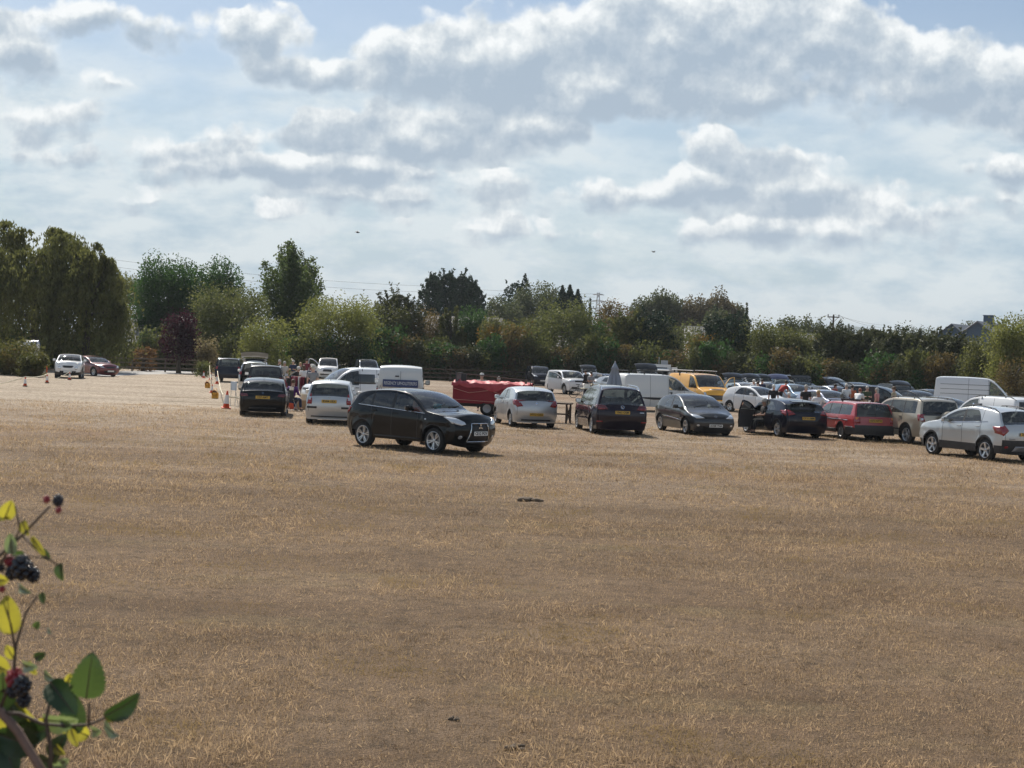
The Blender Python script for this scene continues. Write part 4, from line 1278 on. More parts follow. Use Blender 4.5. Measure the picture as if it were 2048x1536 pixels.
M_BARK = simple("bark", (.075, .06, .045), .9, var=.35, scale=6, bump=.6)
LEAF = dict(
    willow=leaf_mat("willow leaves", (0.061, 0.070, 0.024), (0.169, 0.169, 0.061), .38, .35),
    walnut=leaf_mat("dark broad leaves", (0.023, 0.052, 0.018), (0.072, 0.127, 0.039), .35, .5),
    poplar=leaf_mat("poplar leaves", (0.046, 0.072, 0.023), (0.124, 0.156, 0.052), .35, .5),
    olive=leaf_mat("olive green leaves", (0.063, 0.077, 0.028), (0.168, 0.175, 0.063), .35, .5),
    bright=leaf_mat("bright sallow leaves", (0.085, 0.104, 0.029), (0.221, 0.221, 0.072), .4, .7),
    plum=leaf_mat("purple plum leaves", (0.024, 0.007, 0.012), (0.066, 0.020, 0.029), .25, .7),
    conifer=leaf_mat("dark conifer needles", (0.014, 0.030, 0.016), (0.041, 0.070, 0.035), .12, .6),
    birch=leaf_mat("hedge leaves", (0.045, 0.057, 0.021), (0.143, 0.143, 0.048), .35, .45),
    brown=leaf_mat("browning leaves", (0.061, 0.051, 0.024), (0.169, 0.124, 0.049), .35, .5),
    autumn=leaf_mat("autumn leaves", (0.102, 0.072, 0.022), (0.312, 0.162, 0.036), .4, .6, (.10, .105, .035), .75),
    leyland=leaf_mat("leyland needles", (0.033, 0.045, 0.019), (0.105, 0.108, 0.042), .18, .6),
    far=leaf_mat("distant leaves", (0.047, 0.062, 0.030), (0.115, 0.124, 0.054), .3, .25),
    farbrown=leaf_mat("distant browning leaves", (0.062, 0.055, 0.031), (0.143, 0.114, 0.055), .3, .25),
    orange=leaf_mat("orange shrub leaves", (.10, .06, .03), (.19, .11, .05), .4, .8),
    tan=leaf_mat("dry tan shrub leaves", (0.110, 0.094, 0.050), (0.264, 0.220, 0.121), .4, .8),
    gorse=leaf_mat("gorse leaves", (0.044, 0.055, 0.018), (0.149, 0.138, 0.044), .35, .9, (.11, .085, .035), .3),
)
_tm = {}
def tree(name, label, cat, px, top, width, depth, kind, leaf, z0=None, n=5000, lf=.26, lumps=18, share=None, group=None, trunk=.18, seed=None, base=None):
    """px: picture column of the stem, top: picture row of the tip, width: crown width in picture pixels"""
    p = spot(px, depth)
    H = max(1.0, at(px, top, depth).z)
    w = width * depth / F_PX
    if z0 is None: z0 = H * .18
    seed = seed if seed is not None else int(px * 7 + top)
    root = thing(name, label, cat, p, 0.0, group)
    if share:
        if share not in _tm:
            cm, ce = crown_mesh("crown", kind, 1.0 * share[1], share[2], share[3], LEAF[leaf], n, lf, lumps, seed)
            _tm[share] = (cm, trunk_mesh("trunk", share[2] * .8, trunk, ce, share[3], M_BARK, seed, 4))
        cm, tm = _tm[share]
        sw, sh = w / share[1], H / (share[2] + share[3])
        root.scale = (sw, sw, sh); root.rotation_euler = (0, 0, (seed % 63) / 10)
    else:
        cm, ce = crown_mesh("crown", kind, w, H - z0, z0, LEAF[leaf], n, lf, lumps, seed)
        tm = trunk_mesh("trunk", max(z0 * 1.2, H * .72), trunk, ce, z0, M_BARK, seed)
    link("crown", cm, root); link("trunk", tm, root)
    return root

# --- left-hand trees
tree('willow_tree', "tall weeping willow with drooping fronds, highest of the willows at the left edge", 'tree', 66, 430, 330, 124, 'willow', 'willow', z0=2.6, n=46000, lf=.23, lumps=26, trunk=.42)
tree('willow_tree', "lower weeping willow whose fronds hang behind the white car", 'tree', 170, 486, 165, 121, 'willow', 'willow', z0=2.2, n=26000, lf=.23, lumps=18, trunk=.3)
tree('willow_tree', "dark willow cut by the left edge of the photo behind the green bush", 'tree', -40, 465, 200, 128, 'willow', 'olive', z0=2.2, n=12000, lf=.28, lumps=14, trunk=.35)
tree('olive_tree', "narrow olive green tree between the willow and the dark walnut", 'tree', 250, 540, 100, 168, 'round', 'olive', z0=3.2, n=7000, lumps=14)
tree('walnut_tree', "large dark green round walnut tree standing behind the purple tree", 'tree', 335, 505, 165, 150, 'round', 'walnut', z0=.8, n=28000, lf=.29, lumps=30, trunk=.3)
tree('walnut_tree', "right-hand dark green walnut with sky gaps beside the tall poplar", 'tree', 430, 512, 130, 154, 'round', 'walnut', z0=1.2, n=19000, lf=.29, lumps=22, trunk=.3)
tree('poplar_tree', "tall sparse poplar with separate rising leaders against the sky", 'tree', 575, 474, 185, 152, 'upright', 'poplar', z0=2.0, n=20000, lf=.32, lumps=34, trunk=.25)
tree('sallow_tree', "wide olive brown sallow behind the purple tree and the black estate", 'tree', 462, 562, 170, 144, 'loose', 'olive', z0=.3, n=24000, lf=.24, lumps=26)
tree('sallow_tree', "pale brownish green sallow, broadest bush behind the white vans", 'tree', 676, 582, 185, 139, 'loose', 'bright', z0=.2, n=28000, lumps=28, lf=.22)
tree('sallow_bush', "bright yellow green bush in front of the darker sallows", 'bush', 530, 628, 118, 131, 'bush', 'bright', z0=.1, n=11000, lumps=20, lf=.19)
tree('plum_tree', "dark purple leaved plum tree by the gravel track", 'tree', 357, 612, 84, 129, 'round', 'plum', z0=.6, n=5200, lumps=16, lf=.24)
tree('tan_shrub', "dry tan leaved shrub right of the purple plum tree", 'shrub', 412, 662, 56, 127, 'bush', 'tan', z0=.1, n=2200, lumps=9, lf=.2)
tree('green_shrub', "small bright green shrub beside the bungalow wall", 'shrub', 294, 658, 42, 140, 'bush', 'poplar', z0=.2, n=1600, lumps=7, lf=.2)
tree('orange_shrub', "rusty orange shrub behind the rail fence", 'shrub', 286, 690, 62, 132, 'bush', 'orange', z0=.1, n=1800, lumps=8, lf=.18)
tree('olive_shrub', "olive shrub behind the dark red car and the fence", 'shrub', 205, 696, 80, 133, 'bush', 'olive', z0=.0, n=3000, lumps=8, lf=.2)
tree('gorse_bush', "big round green gorse bush at the left edge behind the rope line", 'bush', 18, 672, 150, 101, 'bush', 'gorse', z0=0, n=16000, lumps=24, lf=.18, trunk=.08)
tree('gorse_bush', "low green bush between the gorse and the white car", 'bush', 62, 700, 60, 98, 'bush', 'gorse', z0=0, n=5000, lumps=9, lf=.17, trunk=.06)
# --- far tree groups behind the hedge
for i, (px, top, wd) in enumerate([(862, 553, 44), (888, 549, 50), (918, 552, 48), (940, 566, 38)]):
    tree('cypress_tree', ["left end cypress of the dark block above the barn roof", "second cypress of the dark block, its tip the highest", "third dark cypress of the block above the barn roof", "right end cypress of the dark block, lower than its neighbours"][i], 'tree', px, top, wd * 1.5, 232, 'column', 'conifer', z0=.3, n=6500, lf=.45, group="dark cypresses above the barn")
tree('cypress_tree', "single dark cypress spire left of the round green tree", 'tree', 1043, 548, 120, 250, 'conifer', 'conifer', z0=4, n=2200, lf=.4)
tree('cypress_tree', "dark shrubby cypress leaning against the lone spire", 'tree', 1024, 566, 74, 252, 'column', 'conifer', z0=1, n=2600, lf=.4)
tree('round_tree', "round mid green tree on the skyline between dark conifers", 'tree', 1075, 557, 112, 246, 'round', 'far', z0=2, n=12000, lf=.42, lumps=22)
tree('round_tree', "low hazy green tree beneath the lone cypress spire", 'tree', 1002, 588, 104, 240, 'round', 'far', z0=1, n=11000, lf=.42)
tree('round_tree', "hazy tree filling in behind the three pointed firs", 'tree', 1128, 584, 96, 252, 'round', 'far', z0=1, n=11000, lf=.42)
tree('round_tree', "darker round tree between the lone spire and the round green tree", 'tree', 1036, 578, 84, 256, 'round', 'walnut', z0=1, n=11000, lf=.42)
for i, (px, top) in enumerate([(1118, 572), (1133, 571), (1149, 580)]):
    tree('fir_tree', ["left fir of the three pointed firs on the skyline", "middle fir of the three pointed firs on the skyline", "right fir of the three pointed firs, slightly lower"][i], 'tree', px, top, 125, 238, 'conifer', 'conifer', z0=.5, n=9000, lf=.42, group="three pointed firs")
tree('fir_tree', "thin open fir with wide branches beside the pylon", 'tree', 1174, 598, 26, 190, 'conifer', 'conifer', z0=1.5, n=1200, lf=.34)
tree('oak_tree', "hazy brownish tree right of the pylon", 'tree', 1226, 596, 90, 180, 'round', 'brown', z0=.5, n=13000, lf=.30)
for i, (px, top, wd) in enumerate([(1283, 588, 68), (1330, 578, 76), (1388, 586, 84), (1432, 586, 76), (1462, 606, 60)]):
    tree('parkland_tree', ["leftmost big tree of the rounded row on the skyline", "highest tree of the rounded row on the skyline", "broad third tree of the rounded row with brown tints", "fourth tree of the rounded row, level with the third", "lowest tree at the right end of the rounded row"][i], 'tree', px, top, wd * 1.15, 262, 'round', ['far', 'far', 'farbrown', 'farbrown', 'far'][i], z0=2, n=15000, lf=.50, lumps=24, group="rounded row of tall trees")
tree('round_tree', "paler green round tree in front of the rounded row", 'tree', 1430, 608, 70, 225, 'round', 'far', z0=1, n=11000, lf=.42)
tree('round_tree', "small pointed tree at the right shoulder of the rounded row", 'tree', 1487, 606, 40, 250, 'conifer', 'far', z0=1, n=1600, lf=.4)
tree('ash_tree', "hazy ash tree left of the telegraph pole", 'tree', 1580, 628, 90, 215, 'round', 'far', z0=1, n=10000, lf=.38)
tree('ash_tree', "smaller ash tree just left of the telegraph pole", 'tree', 1622, 632, 60, 205, 'round', 'far', z0=1, n=3000, lf=.36)
for i, (px, top, wd) in enumerate([(1760, 656, 90), (1815, 646, 100), (1850, 648, 80), (1745, 662, 60)]):
    tree('wood_edge_tree', ["broad tree at the left of the far wood", "highest tree of the far wood beside the blue house", "last tree of the far wood, touching the blue gable", "lowest tree at the left end of the far wood"][i], 'tree', px, top, wd, 330, 'round', 'far', z0=1, n=3400, lf=.5, lumps=20, group="far wood left of the blue houses")
for i, (px, top) in enumerate([(1687, 651), (1693, 648)]):
    tree('poplar_tree', ["left slim poplar of a distant pair", "right slim poplar of a distant pair"][i], 'tree', px, top, 7, 700, 'column', 'far', z0=1, n=700, lf=.9, group="distant poplars")
tree('sallow_tree', "big olive green tree at the right edge above the white high van", 'tree', 2025, 622, 140, 112, 'loose', 'bright', z0=.4, n=24000, lumps=28, lf=.21)
tree('sallow_tree', "leafy tree sloping down left of the big olive tree", 'tree', 1962, 672, 100, 116, 'loose', 'birch', z0=.2, n=6000, lumps=18, lf=.22)
tree('bramble_shrub', "brown twiggy shrub at the right edge beside the white high van", 'shrub', 2030, 700, 90, 104, 'bush', 'brown', z0=.05, n=4200, lumps=12, lf=.18)
tree('oak_tree', "tree showing over the roof of the blue houses", 'tree', 1935, 634, 60, 300, 'round', 'far', z0=2, n=2600, lf=.45)

# --- the hedge: individual trees in a row along the far side of the field
HEDGE = [  # px, top, width, kind, leaf, description
    (762, 606, 66, 'loose', 'birch', "ragged hedge tree right of the pale sallow"),
    (792, 590, 60, 'column', 'leyland', "dark hedge conifer with a thin wispy tip"),
    (826, 604, 66, 'loose', 'brown', "brownish hedge tree left of the barn roof"),
    (866, 668, 50, 'loose', 'birch', "low hedge tree hiding the left end of the barn"),
    (898, 594, 40, 'upright', 'birch', "open hedge tree with the barn roof showing through"),
    (940, 604, 42, 'loose', 'walnut', "dark hedge tree between the two visible pieces of barn roof"),
    (990, 628, 48, 'loose', 'autumn', "yellow orange autumn tree, left of a turning pair"),
    (1035, 634, 54, 'loose', 'autumn', "orange brown autumn tree, right of a turning pair"),
    (1070, 626, 50, 'loose', 'birch', "thin hedge tree beside the orange autumn pair"),
    (1122, 590, 82, 'loose', 'olive', "tallest rounded hedge tree, in front of the three firs"),
    (1168, 622, 60, 'loose', 'walnut', "dark hedge tree under the thin open fir"),
    (1212, 622, 70, 'loose', 'brown', "russet hedge tree behind the folded parasol"),
    (1252, 634, 60, 'column', 'birch', "narrow hedge tree behind the white trailer"),
    (1298, 632, 62, 'column', 'conifer', "dark narrow hedge conifer left of the yellow van"),
    (1350, 630, 74, 'loose', 'olive', "pale rounded hedge tree above the yellow van"),
    (1412, 660, 48, 'loose', 'autumn', "small orange tree by the white cabin"),
    (1452, 636, 66, 'column', 'conifer', "darkest hedge conifer right of the small orange tree"),
    (1500, 634, 76, 'loose', 'olive', "broad olive hedge tree with a flat top"),
    (1545, 642, 70, 'loose', 'birch', "mid green hedge tree above the white hatchback"),
    (1592, 652, 62, 'loose', 'olive', "hedge tree in front of the small white shed"),
    (1634, 668, 52, 'loose', 'autumn', "rust tipped tree left of the telegraph pole"),
    (1668, 660, 54, 'column', 'leyland', "feathery hedge conifer at the foot of the telegraph pole"),
    (1708, 672, 54, 'column', 'leyland', "feathery hedge conifer right of the telegraph pole"),
    (1745, 660, 54, 'column', 'leyland', "tall feathery hedge conifer with a split tip"),
    (1780, 668, 52, 'column', 'leyland', "feathery hedge conifer below the far wood"),
    (1815, 672, 54, 'column', 'leyland', "even topped hedge conifer above the dark people carrier"),
    (1850, 676, 54, 'column', 'leyland', "squat hedge conifer left of the blue houses"),
    (1888, 672, 58, 'column', 'leyland', "hedge conifer in front of the left blue gable"),
    (1925, 676, 56, 'loose', 'birch', "leafy hedge tree in front of the right blue gable"),
]
for i, (px, top, wd, kd, lf_, lb) in enumerate(HEDGE):
    dep = 152 - max(0, px - 1240) * .035 + (i % 3) * 2.2
    tree('hedge_tree', lb, 'tree', px, top, wd * 1.8, dep, kd, lf_, z0=.15, n=13000 if kd != 'column' else 9000, lf=.24, lumps=17, trunk=.14, group="hedge trees along the far side")
UND = [('birch', "olive"), ('walnut', "dark green"), ('brown', "russet"), ('leyland', "blackish green")]
k = 0
for px in range(752, 2010, 27):
    lf_, cn = UND[k % 4]
    dep = 146 - max(0, px - 1240) * .035
    where = "behind the white vans" if px < 860 else "behind the red trailer" if px < 1060 else "behind the white off-roader" if px < 1230 else "behind the yellow van" if px < 1470 else "behind the open tailgates" if px < 1700 else "behind the dark people carrier" if px < 1880 else "behind the white high van"
    tree('hedge_shrub', f"{cn} shrub at the foot of the hedge {where}", 'shrub', px + random.uniform(-6, 6), (684 if not 850 < px < 992 else 692) + .04 * (px - 1024) + random.uniform(-40, 26) * (1 if not 850 < px < 992 else .3), 78, dep, 'bush', lf_, n=4200, lf=.25, lumps=10, share=(lf_, 3.2, 3.4, .0, k % 12), trunk=.07, seed=k * 13, group=f"{cn} shrubs {where}")
    k += 1
for i, px in enumerate((470, 560, 610, 640, 700, 735)):
    tree('hedge_shrub', f"dark shrub low behind the rail fence {'left' if px < 600 else 'right'} of the open van door", 'shrub', px, 680 + .04 * (px - 1024), 84, 137, 'bush', 'walnut' if i % 2 else 'birch', n=2600, lf=.25, lumps=10, share=('walnut' if i % 2 else 'birch', 3.2, 3.4, .0, 99), trunk=.07, seed=i * 17, group=f"dark shrubs {'left' if px < 600 else 'right'} of the van door")

for i, px in enumerate(range(196, 470, 19)):
    tree('hedge_shrub', f"dark shrub behind the rail fence {'left of the purple tree' if px < 330 else 'right of the purple tree'}", 'shrub', px, (708 if 212 < px < 292 else 690 if i % 2 else 672) + .04 * (px - 1024), 80, 141 + (i % 3) * 5, 'bush', 'walnut' if i % 3 else 'olive', n=4200, lf=.25, lumps=10, share=('walnut' if i % 3 else 'olive', 3.2, 3.4, .0, 98), trunk=.07, seed=i * 19, group=f"dark shrubs {'left' if px < 330 else 'right'} of the purple tree")

for i, px in enumerate(range(-30, 190, 24)):
    tree('hedge_shrub', f"dark shrub in the shade under the willows {'left' if px < 80 else 'right'} of the water tank", 'shrub', px, 655 + (i % 3) * 12 + .04 * (px - 1024) + 20, 90, 128 + (i % 2) * 5, 'bush', 'walnut' if i % 3 else 'olive', n=4200, lf=.25, lumps=10, share=('walnut' if i % 3 else 'olive', 3.2, 3.4, .0, 98), trunk=.07, seed=i * 23, group=f"dark shrubs under the willows {'left' if px < 80 else 'right'} of the tank")
# ------------------------------------------------------------------ the cars in the field
def rect(y0, y1, z0, z1): return [(y0, z0), (y1, z0), (y1, z1), (y0, z1)]
def ell(cy, cz, ry, rz, n=10): return [(cy + ry * math.cos(2 * math.pi * i / n), cz + rz * math.sin(2 * math.pi * i / n)) for i in range(n)]
def ring_emblem(root, bvh, front, z, r, x_far, mat=None, strokes=()):
    D = Vector((-1, 0, 0)) if front else Vector((1, 0, 0))
    hit, nrm, _, _ = bvh.ray_cast(Vector((6 if front else -6, 0, z)), D)
    if hit is None: return
    if nrm.dot(D) > 0: nrm = -nrm
    m = MB(); Mx = Matrix.Rotation(R(90), 3, 'Y')
    m.lathe([(r, 0), (r, .02), (r * .8, .02), (r * .8, 0)], 20, 'X')
    for a, b in strokes:
        m.tube([(.012, a[0] * r, a[1] * r), (.012, b[0] * r, b[1] * r)], r * .09, 5)
    e = m.build('emblem', mat or M_CHROME, root)
    q = nrm.to_track_quat('X', 'Z'); e.rotation_mode = 'QUATERNION'; e.rotation_quaternion = q
    e.location = hit + nrm * .012

FRONT = dict(        # headlamps, grille, lower intake, fog lamps for generic fronts: offsets from the body type
    hatch=(.62, .80, .58), )
def front_set(k, zl, gz=None, wide=1.0, slit=False):
    hw = SPEC[k]['W'] / 2
    zb = SPEC[k]['clr']
    L_ = [('headlight', M_LAMP, 'F', [(hw * .52, zl - .05), (hw * .86, zl + .0), (hw * .90, zl + .14), (hw * .60, zl + .06)], True),
          ('intake', M_BLACK, 'F', [(-hw * .5, zb + .10), (hw * .5, zb + .10), (hw * .56, zb + .24), (-hw * .56, zb + .24)], False)]
    g = gz or (zl - .06, zl + .04)
    L_.append(('grille', M_BLACK, 'F', [(-hw * .34 * wide, g[0]), (hw * .34 * wide, g[0]), (hw * .42 * wide, g[1]), (-hw * .42 * wide, g[1])], False))
    return L_
def rear_set(k, zt, h=.2, w=.26, mat=None, style='block'):
    hw = SPEC[k]['W'] / 2
    P = {'block': [(hw * (1 - w), zt), (hw * .93, zt + .02), (hw * .93, zt + h), (hw * (1 - w * .7), zt + h * .9)],
         'tall': [(hw * .78, zt), (hw * .93, zt + .02), (hw * .86, zt + h), (hw * .74, zt + h * .96)],
         'wide': [(hw * (1 - w), zt + .02), (hw * .94, zt - .01), (hw * .93, zt + h), (hw * (1 - w * .9), zt + h * .8)]}[style]
    return [('tail_light', mat or M_RED, 'B', P, True)]
def side_light(k, zt, h, dl, mat=None):
    """the part of a tail lamp that wraps on to the flank"""
    xT = SPEC[k]['wb'] / 2 + SPEC[k]['fo'] - SPEC[k]['L']
    return [('tail_light', mat or M_RED, 'L', [(xT + .16, zt), (xT + .16, zt + h), (xT + dl, zt + h * .95), (xT + dl * .75, zt + h * .2)], True)]

# 1 black crossover in front -------------------------------------------------
def asx(root, I, bvh, s):
    # chrome edged trapezoid grille with the three-diamond badge
    pts = [(-.40, .34), (.40, .34), (.30, .82), (-.30, .82)]
    fr = MB(); P = []
    for a, b in pts + [pts[0]]:
        h = bvh.ray_cast(Vector((6, a, b)), Vector((-1, 0, 0)))[0]; P.append(h + Vector((.018, 0, 0)))
    dense = []
    for p, q in zip(P, P[1:]):
        for t in range(6):
            m_ = p.lerp(q, t / 6); h = bvh.ray_cast(Vector((6, m_.y, m_.z)), Vector((-1, 0, 0)))[0]; dense.append(h + Vector((.018, 0, 0)))
    dense.append(dense[0])
    fr.tube(dense, .014, 6); fr.build('grille_frame', M_CHROME, root)
    e = MB(); h = bvh.ray_cast(Vector((6, 0, .73)), Vector((-1, 0, 0)))[0]
    for a in (90, 210, 330):
        a = R(a); c, sn = math.cos(a), math.sin(a)
        def q(u, v): return (.02, u * c - v * sn, u * sn + v * c)
        vs_ = [q(.004, 0), q(.044, .025), q(.084, 0), q(.044, -.025)]
        e.add(vs_ + [(v[0] - .02, v[1], v[2]) for v in vs_], [(0, 1, 2, 3), (0, 4, 5, 1), (1, 5, 6, 2), (2, 6, 7, 3), (3, 7, 4, 0)])
    e.build('emblem', M_CHROME, root, loc=h + Vector((.014, 0, 0)))
hwA = SPEC['crossover']['W'] / 2
black_suv = car('crossover', 'parked_car', "black crossover with chrome edged grille driving across the open field in front of the rows", 'car', 838, 40.6, -41, M_BLKP, plate='CE12 PGV', front_plate=None,
    lamps=[('headlight', M_LAMP, 'F', [(.47, .79), (.62, .76), (.80, .81), (.83, .97), (.70, .95), (.50, .85)], True), ('grille', M_BLACK, 'F', [(-.39, .34), (.39, .34), (.30, .81), (-.30, .81)], False),
           ('fog_lamp', M_LAMP, 'F', ell(.62, .46, .055, .045), True), ('intake', M_TRIM, 'F', [(-.36, .30), (.36, .30), (.38, .335), (-.38, .335)], False),
           ('tail_light', M_RED, 'L', [(-2.07, .86), (-2.10, 1.06), (-1.86, 1.05), (-1.9, .93)], True)] + rear_set('crossover', .86, .2, .3)
           + [('trim_strip', M_CHROME, 'R', [(-1.55, 1.145), (-1.55, 1.158), (1.0, 1.03), (1.0, 1.018)], True), ('side_repeater', M_LAMP, 'R', ell(1.05, .88, .03, .02), True), ('sill_trim', M_TRIM, 'R', [(-.85, .33), (.85, .33), (.85, .37), (-.85, .37)], True)], extra=asx, glassB=M_GLASSD, seat=M_SEAT)
def std_plate(root, txt, x, z, tiltdeg=0):
    b = MB(); b.rbox((0, 0, 0), (.52, .11, .012), .004)
    pl = b.build('number_plate', [M_PLATEW], root)
    pl.matrix_local = Matrix.Translation((x, 0, z)) @ Matrix(((0, 0, 1), (1, 0, 0), (0, 1, 0))).to_4x4() @ Matrix.Rotation(R(tiltdeg), 4, 'X')
    t_ = link('lettering', text_mesh('lettering', txt, .105, M_INK, .002, True), pl, (0, 0, .008))
    w_ = max(v.co.x for v in t_.data.vertices) - min(v.co.x for v in t_.data.vertices); t_.scale = (min(1, .48 / w_), 1, 1)
_h = get_shell('crossover')[3].ray_cast(Vector((6, 0, .56)), Vector((-1, 0, 0)))[0]
std_plate(black_suv, 'CE12 PGV', _h.x + .045, .56)
# a card and a turquoise bag behind the windscreen
q = MB(); q.rbox((0, 0, 0), (.12, .22, .16), .04); q.build('dashboard_bag', simple("turquoise bag", (.05, .42, .45), .6), black_suv, loc=(.35, .30, 1.17))
q = MB(); q.box((0, 0, 0), (.01, .26, .2), M=Matrix.Rotation(R(25), 3, 'Y')); q.build('dashboard_card', M_PLATEW, black_suv, loc=(.5, .42, 1.16))

# 2 front parked row ----------------------------------------------------------
G1 = None
car('compact_hatch', 'parked_car', "black hatchback with pale roof edge, rear towards us, left end of the nearest row", 'car', 529, 57.5, 97, M_BLKP, plate='C27 AMT', plate_at=.72,
    lamps=rear_set('compact_hatch', .74, .13, .40, M_REDD, 'wide') + side_light('compact_hatch', .76, .12, .5, M_REDD) + [('trim_strip', M_TRIM, 'B', rect(-.5, .5, .30, .36), False)],
    extra=lambda r, I, b, s: [ring_emblem(r, b, False, .88, .035, 0)], glassB=M_GLASS)
car('mini_mpv', 'parked_car', "pale silver small hatchback with tall tail lamps, rear towards us, left of the black crossover", 'car', 664, 53.5, 93, M_PSILVER, plate='RV04 UEX', plate_at=.80,
    lamps=[('tail_light', M_RED, 'B', [(.60, .70), (.76, .70), (.74, .80), (.66, 1.06), (.62, 1.06), (.58, .8)], True), ('lamp_insert', M_LAMP, 'B', [(.63, .84), (.72, .84), (.69, .95), (.64, .95)], True), ('bumper_strip', M_BLACK, 'B', rect(.42, .76, .555, .62), True), ('trim_strip', M_TRIM, 'B', rect(-.62, .62, .26, .30), False)], extra=lambda r, I, b, s: [ring_emblem(r, b, False, .93, .04, 0, None, [((-.5, -.5), (-.5, .5)), ((.5, -.5), (.5, .5)), ((-.5, 0), (.5, 0))])], glassB=M_GLASS)
car('hatch', 'parked_car', "silver hatchback with big red corner lamps between the red trailer and the dark people carrier", 'car', 1047, 57.0, 103, M_SILVER, plate='HY12 OAG', plate_at=.50,
    lamps=[('tail_light', M_RED, 'B', [(.50, .80), (.72, .76), (.80, .84), (.79, 1.02), (.66, 1.02), (.58, .88)], True), ('emblem', M_CHROME, 'B', ell(0, .90, .045, .045), False), ('trim_strip', M_TRIM, 'B', rect(-.55, .55, .26, .32), False)] + side_light('hatch', .82, .2, .42), glassB=M_GLASS)
def sharan(r, I, b, s):
    ring_emblem(r, b, False, .98, .065, 0, None, [((-.75, .6), (0, -.1)), ((.75, .6), (0, -.1)), ((-.8, .2), (-.35, -.75)), ((-.35, -.75), (0, -.15)), ((0, -.15), (.35, -.75)), ((.35, -.75), (.8, .2))])
car('mpv', 'parked_car', "dark aubergine people carrier with its sliding side door ajar, rear towards us", 'car', 1216, 54.5, 97.5, M_AUB, plate='YB62 OSM', plate_at=.80, roofrails='s',
    lamps=[('tail_light', M_REDD, 'B', [(.50, .90), (.86, .88), (.86, 1.06), (.60, 1.04)], True), ('tail_light', M_RED, 'B', [(.60, .91), (.84, .90), (.84, .95), (.62, .95)], True), ('emblem', M_CHROME, 'B', rect(-.78, -.62, .80, .825), False), ('reflector', M_RED, 'B', rect(.68, .88, .46, .50), True)] + side_light('mpv', .92, .14, .42, M_REDD), extra=sharan, glassB=M_GLASS, bump_mat=M_AUB)
def civic(r, I, b, s):
    ring_emblem(r, b, True, .70, .05, 0, None, [((-.5, -.5), (-.5, .5)), ((.5, -.5), (.5, .5)), ((-.5, 0), (.5, 0))])
car('wedge_hatch', 'parked_car', "gunmetal grey wedge shaped hatchback facing us, right of the aubergine people carrier", 'car', 1386, 56.5, -75, M_GREY, front_plate='AO08 YNA',
    lamps=[('headlight', M_LAMP, 'F', [(.40, .64), (.70, .62), (.80, .70), (.80, .78), (.62, .74)], True), ('grille', M_BLACK, 'F', [(-.40, .63), (.40, .63), (.44, .72), (-.44, .72)], False), ('intake', M_BLACK, 'F', [(-.45, .27), (.45, .27), (.5, .36), (-.5, .36)], False), ('fog_lamp', M_LAMP, 'F', ell(.64, .38, .05, .04), True), ('trim_strip', M_CHROME, 'R', [(-1.0, .60), (-1.0, .635), (1.0, .52), (1.0, .49)], True)], extra=civic)
def focus(r, I, b, s):
    m = MB(); m.rbox((0, 0, 0), (.28, 1.14, .035), .015); m.build('spoiler', M_BLKP, r, loc=(I['m'][2] - .12, 0, 1.34), rot=(0, R(-6), 0))
car('compact_hatch', 'parked_car', "blue black hatchback with bright red tail lamps and its driver's side door swung open", 'car', 1562, 57.5, 107, M_NAVY, plate='OF10 AMM', plate_at=.74, open_door='FL', door_ang=62,
    lamps=[('tail_light', M_RED, 'B', [(.50, .88), (.84, .82), (.86, .92), (.80, 1.04), (.66, 1.02)], True)] + side_light('compact_hatch', .84, .18, .62), extra=focus)
def volvo(r, I, b, s):
    for xx in (.2, -.9):
        m = MB(); z = I['ztop'](I['xN'] - xx) + .10; m.tube([(xx, -.66, z), (xx, .66, z)], .022, 6)
        for y in (-.6, .6): m.box((xx, y, z - .05), (.06, .05, .1))
        m.build('roof_bar', M_BLACK, r)
    m = MB(); m.tube([(.25, .62, I['ztop'](I['xN']) * 0 + 1.53), (-1.0, .62, 1.53)], .018, 6); m.build('roof_rail', M_BLACK, r)
car('estate_box', 'parked_car', "red square backed old estate car with dark bumpers and roof bars, rear towards us", 'car', 1690, 57.5, 103, M_REDP, plate='H373 NTW', plate_at=.76, bump_mat=M_TRIM, wheels='steel',
    lamps=[('tail_light', M_RED, 'B', rect(.60, .80, .66, .90), True), ('lamp_insert', M_AMBER, 'B', rect(.64, .78, .80, .88), True), ('trim_strip', M_CHROME, 'L', [(-1.9, .74), (-1.9, .765), (1.6, .765), (1.6, .74)], True), ('sill_trim', M_TRIM, 'L', [(-.95, .26), (.95, .26), (.95, .40), (-.95, .40)], True), ('trim_strip', M_CHROME, 'L', [(-2.3, .50), (-2.3, .53), (-1.75, .53), (-1.75, .50)], True)], extra=volvo, seat=M_PALESEAT)
def vitara(r, I, b, s):
    m = MB(); m.lathe([(.001, -.20), (.30, -.20), (.345, -.16), (.355, -.08), (.35, 0)], 26, 'X'); m.build('spare_wheel_cover', M_BEIGE, r, smooth=True, loc=(I['xT'] + .0, -.16, .90))
    m = MB(); m.lathe([(.001, -.205), (.2, -.205), (.2, -.2)], 20, 'X'); m.build('spare_wheel_badge', M_SILVER, r, loc=(I['xT'] - .0, -.16, .90))
car('suv_box', 'parked_car', "beige square off-roader with a spare wheel on its back door, right of the red estate", 'car', 1812, 56.0, 108, M_BEIGE, roofrails='b', plate=None,
    lamps=[('tail_light', M_RED, 'B', [(.68, .86), (.85, .86), (.84, 1.13), (.74, 1.13)], True), ('lamp_insert', M_LAMP, 'B', rect(.74, .84, .88, .98), True)] + side_light('suv_box', .86, .26, .34) + [('sill_trim', M_BLACK, 'L', [(-.9, .52), (-.9, .555), (.9, .555), (.9, .52)], True)], extra=vitara, glassB=M_GLASSD)
def mokka(r, I, b, s):
    for q in ((.62, .03),): pass
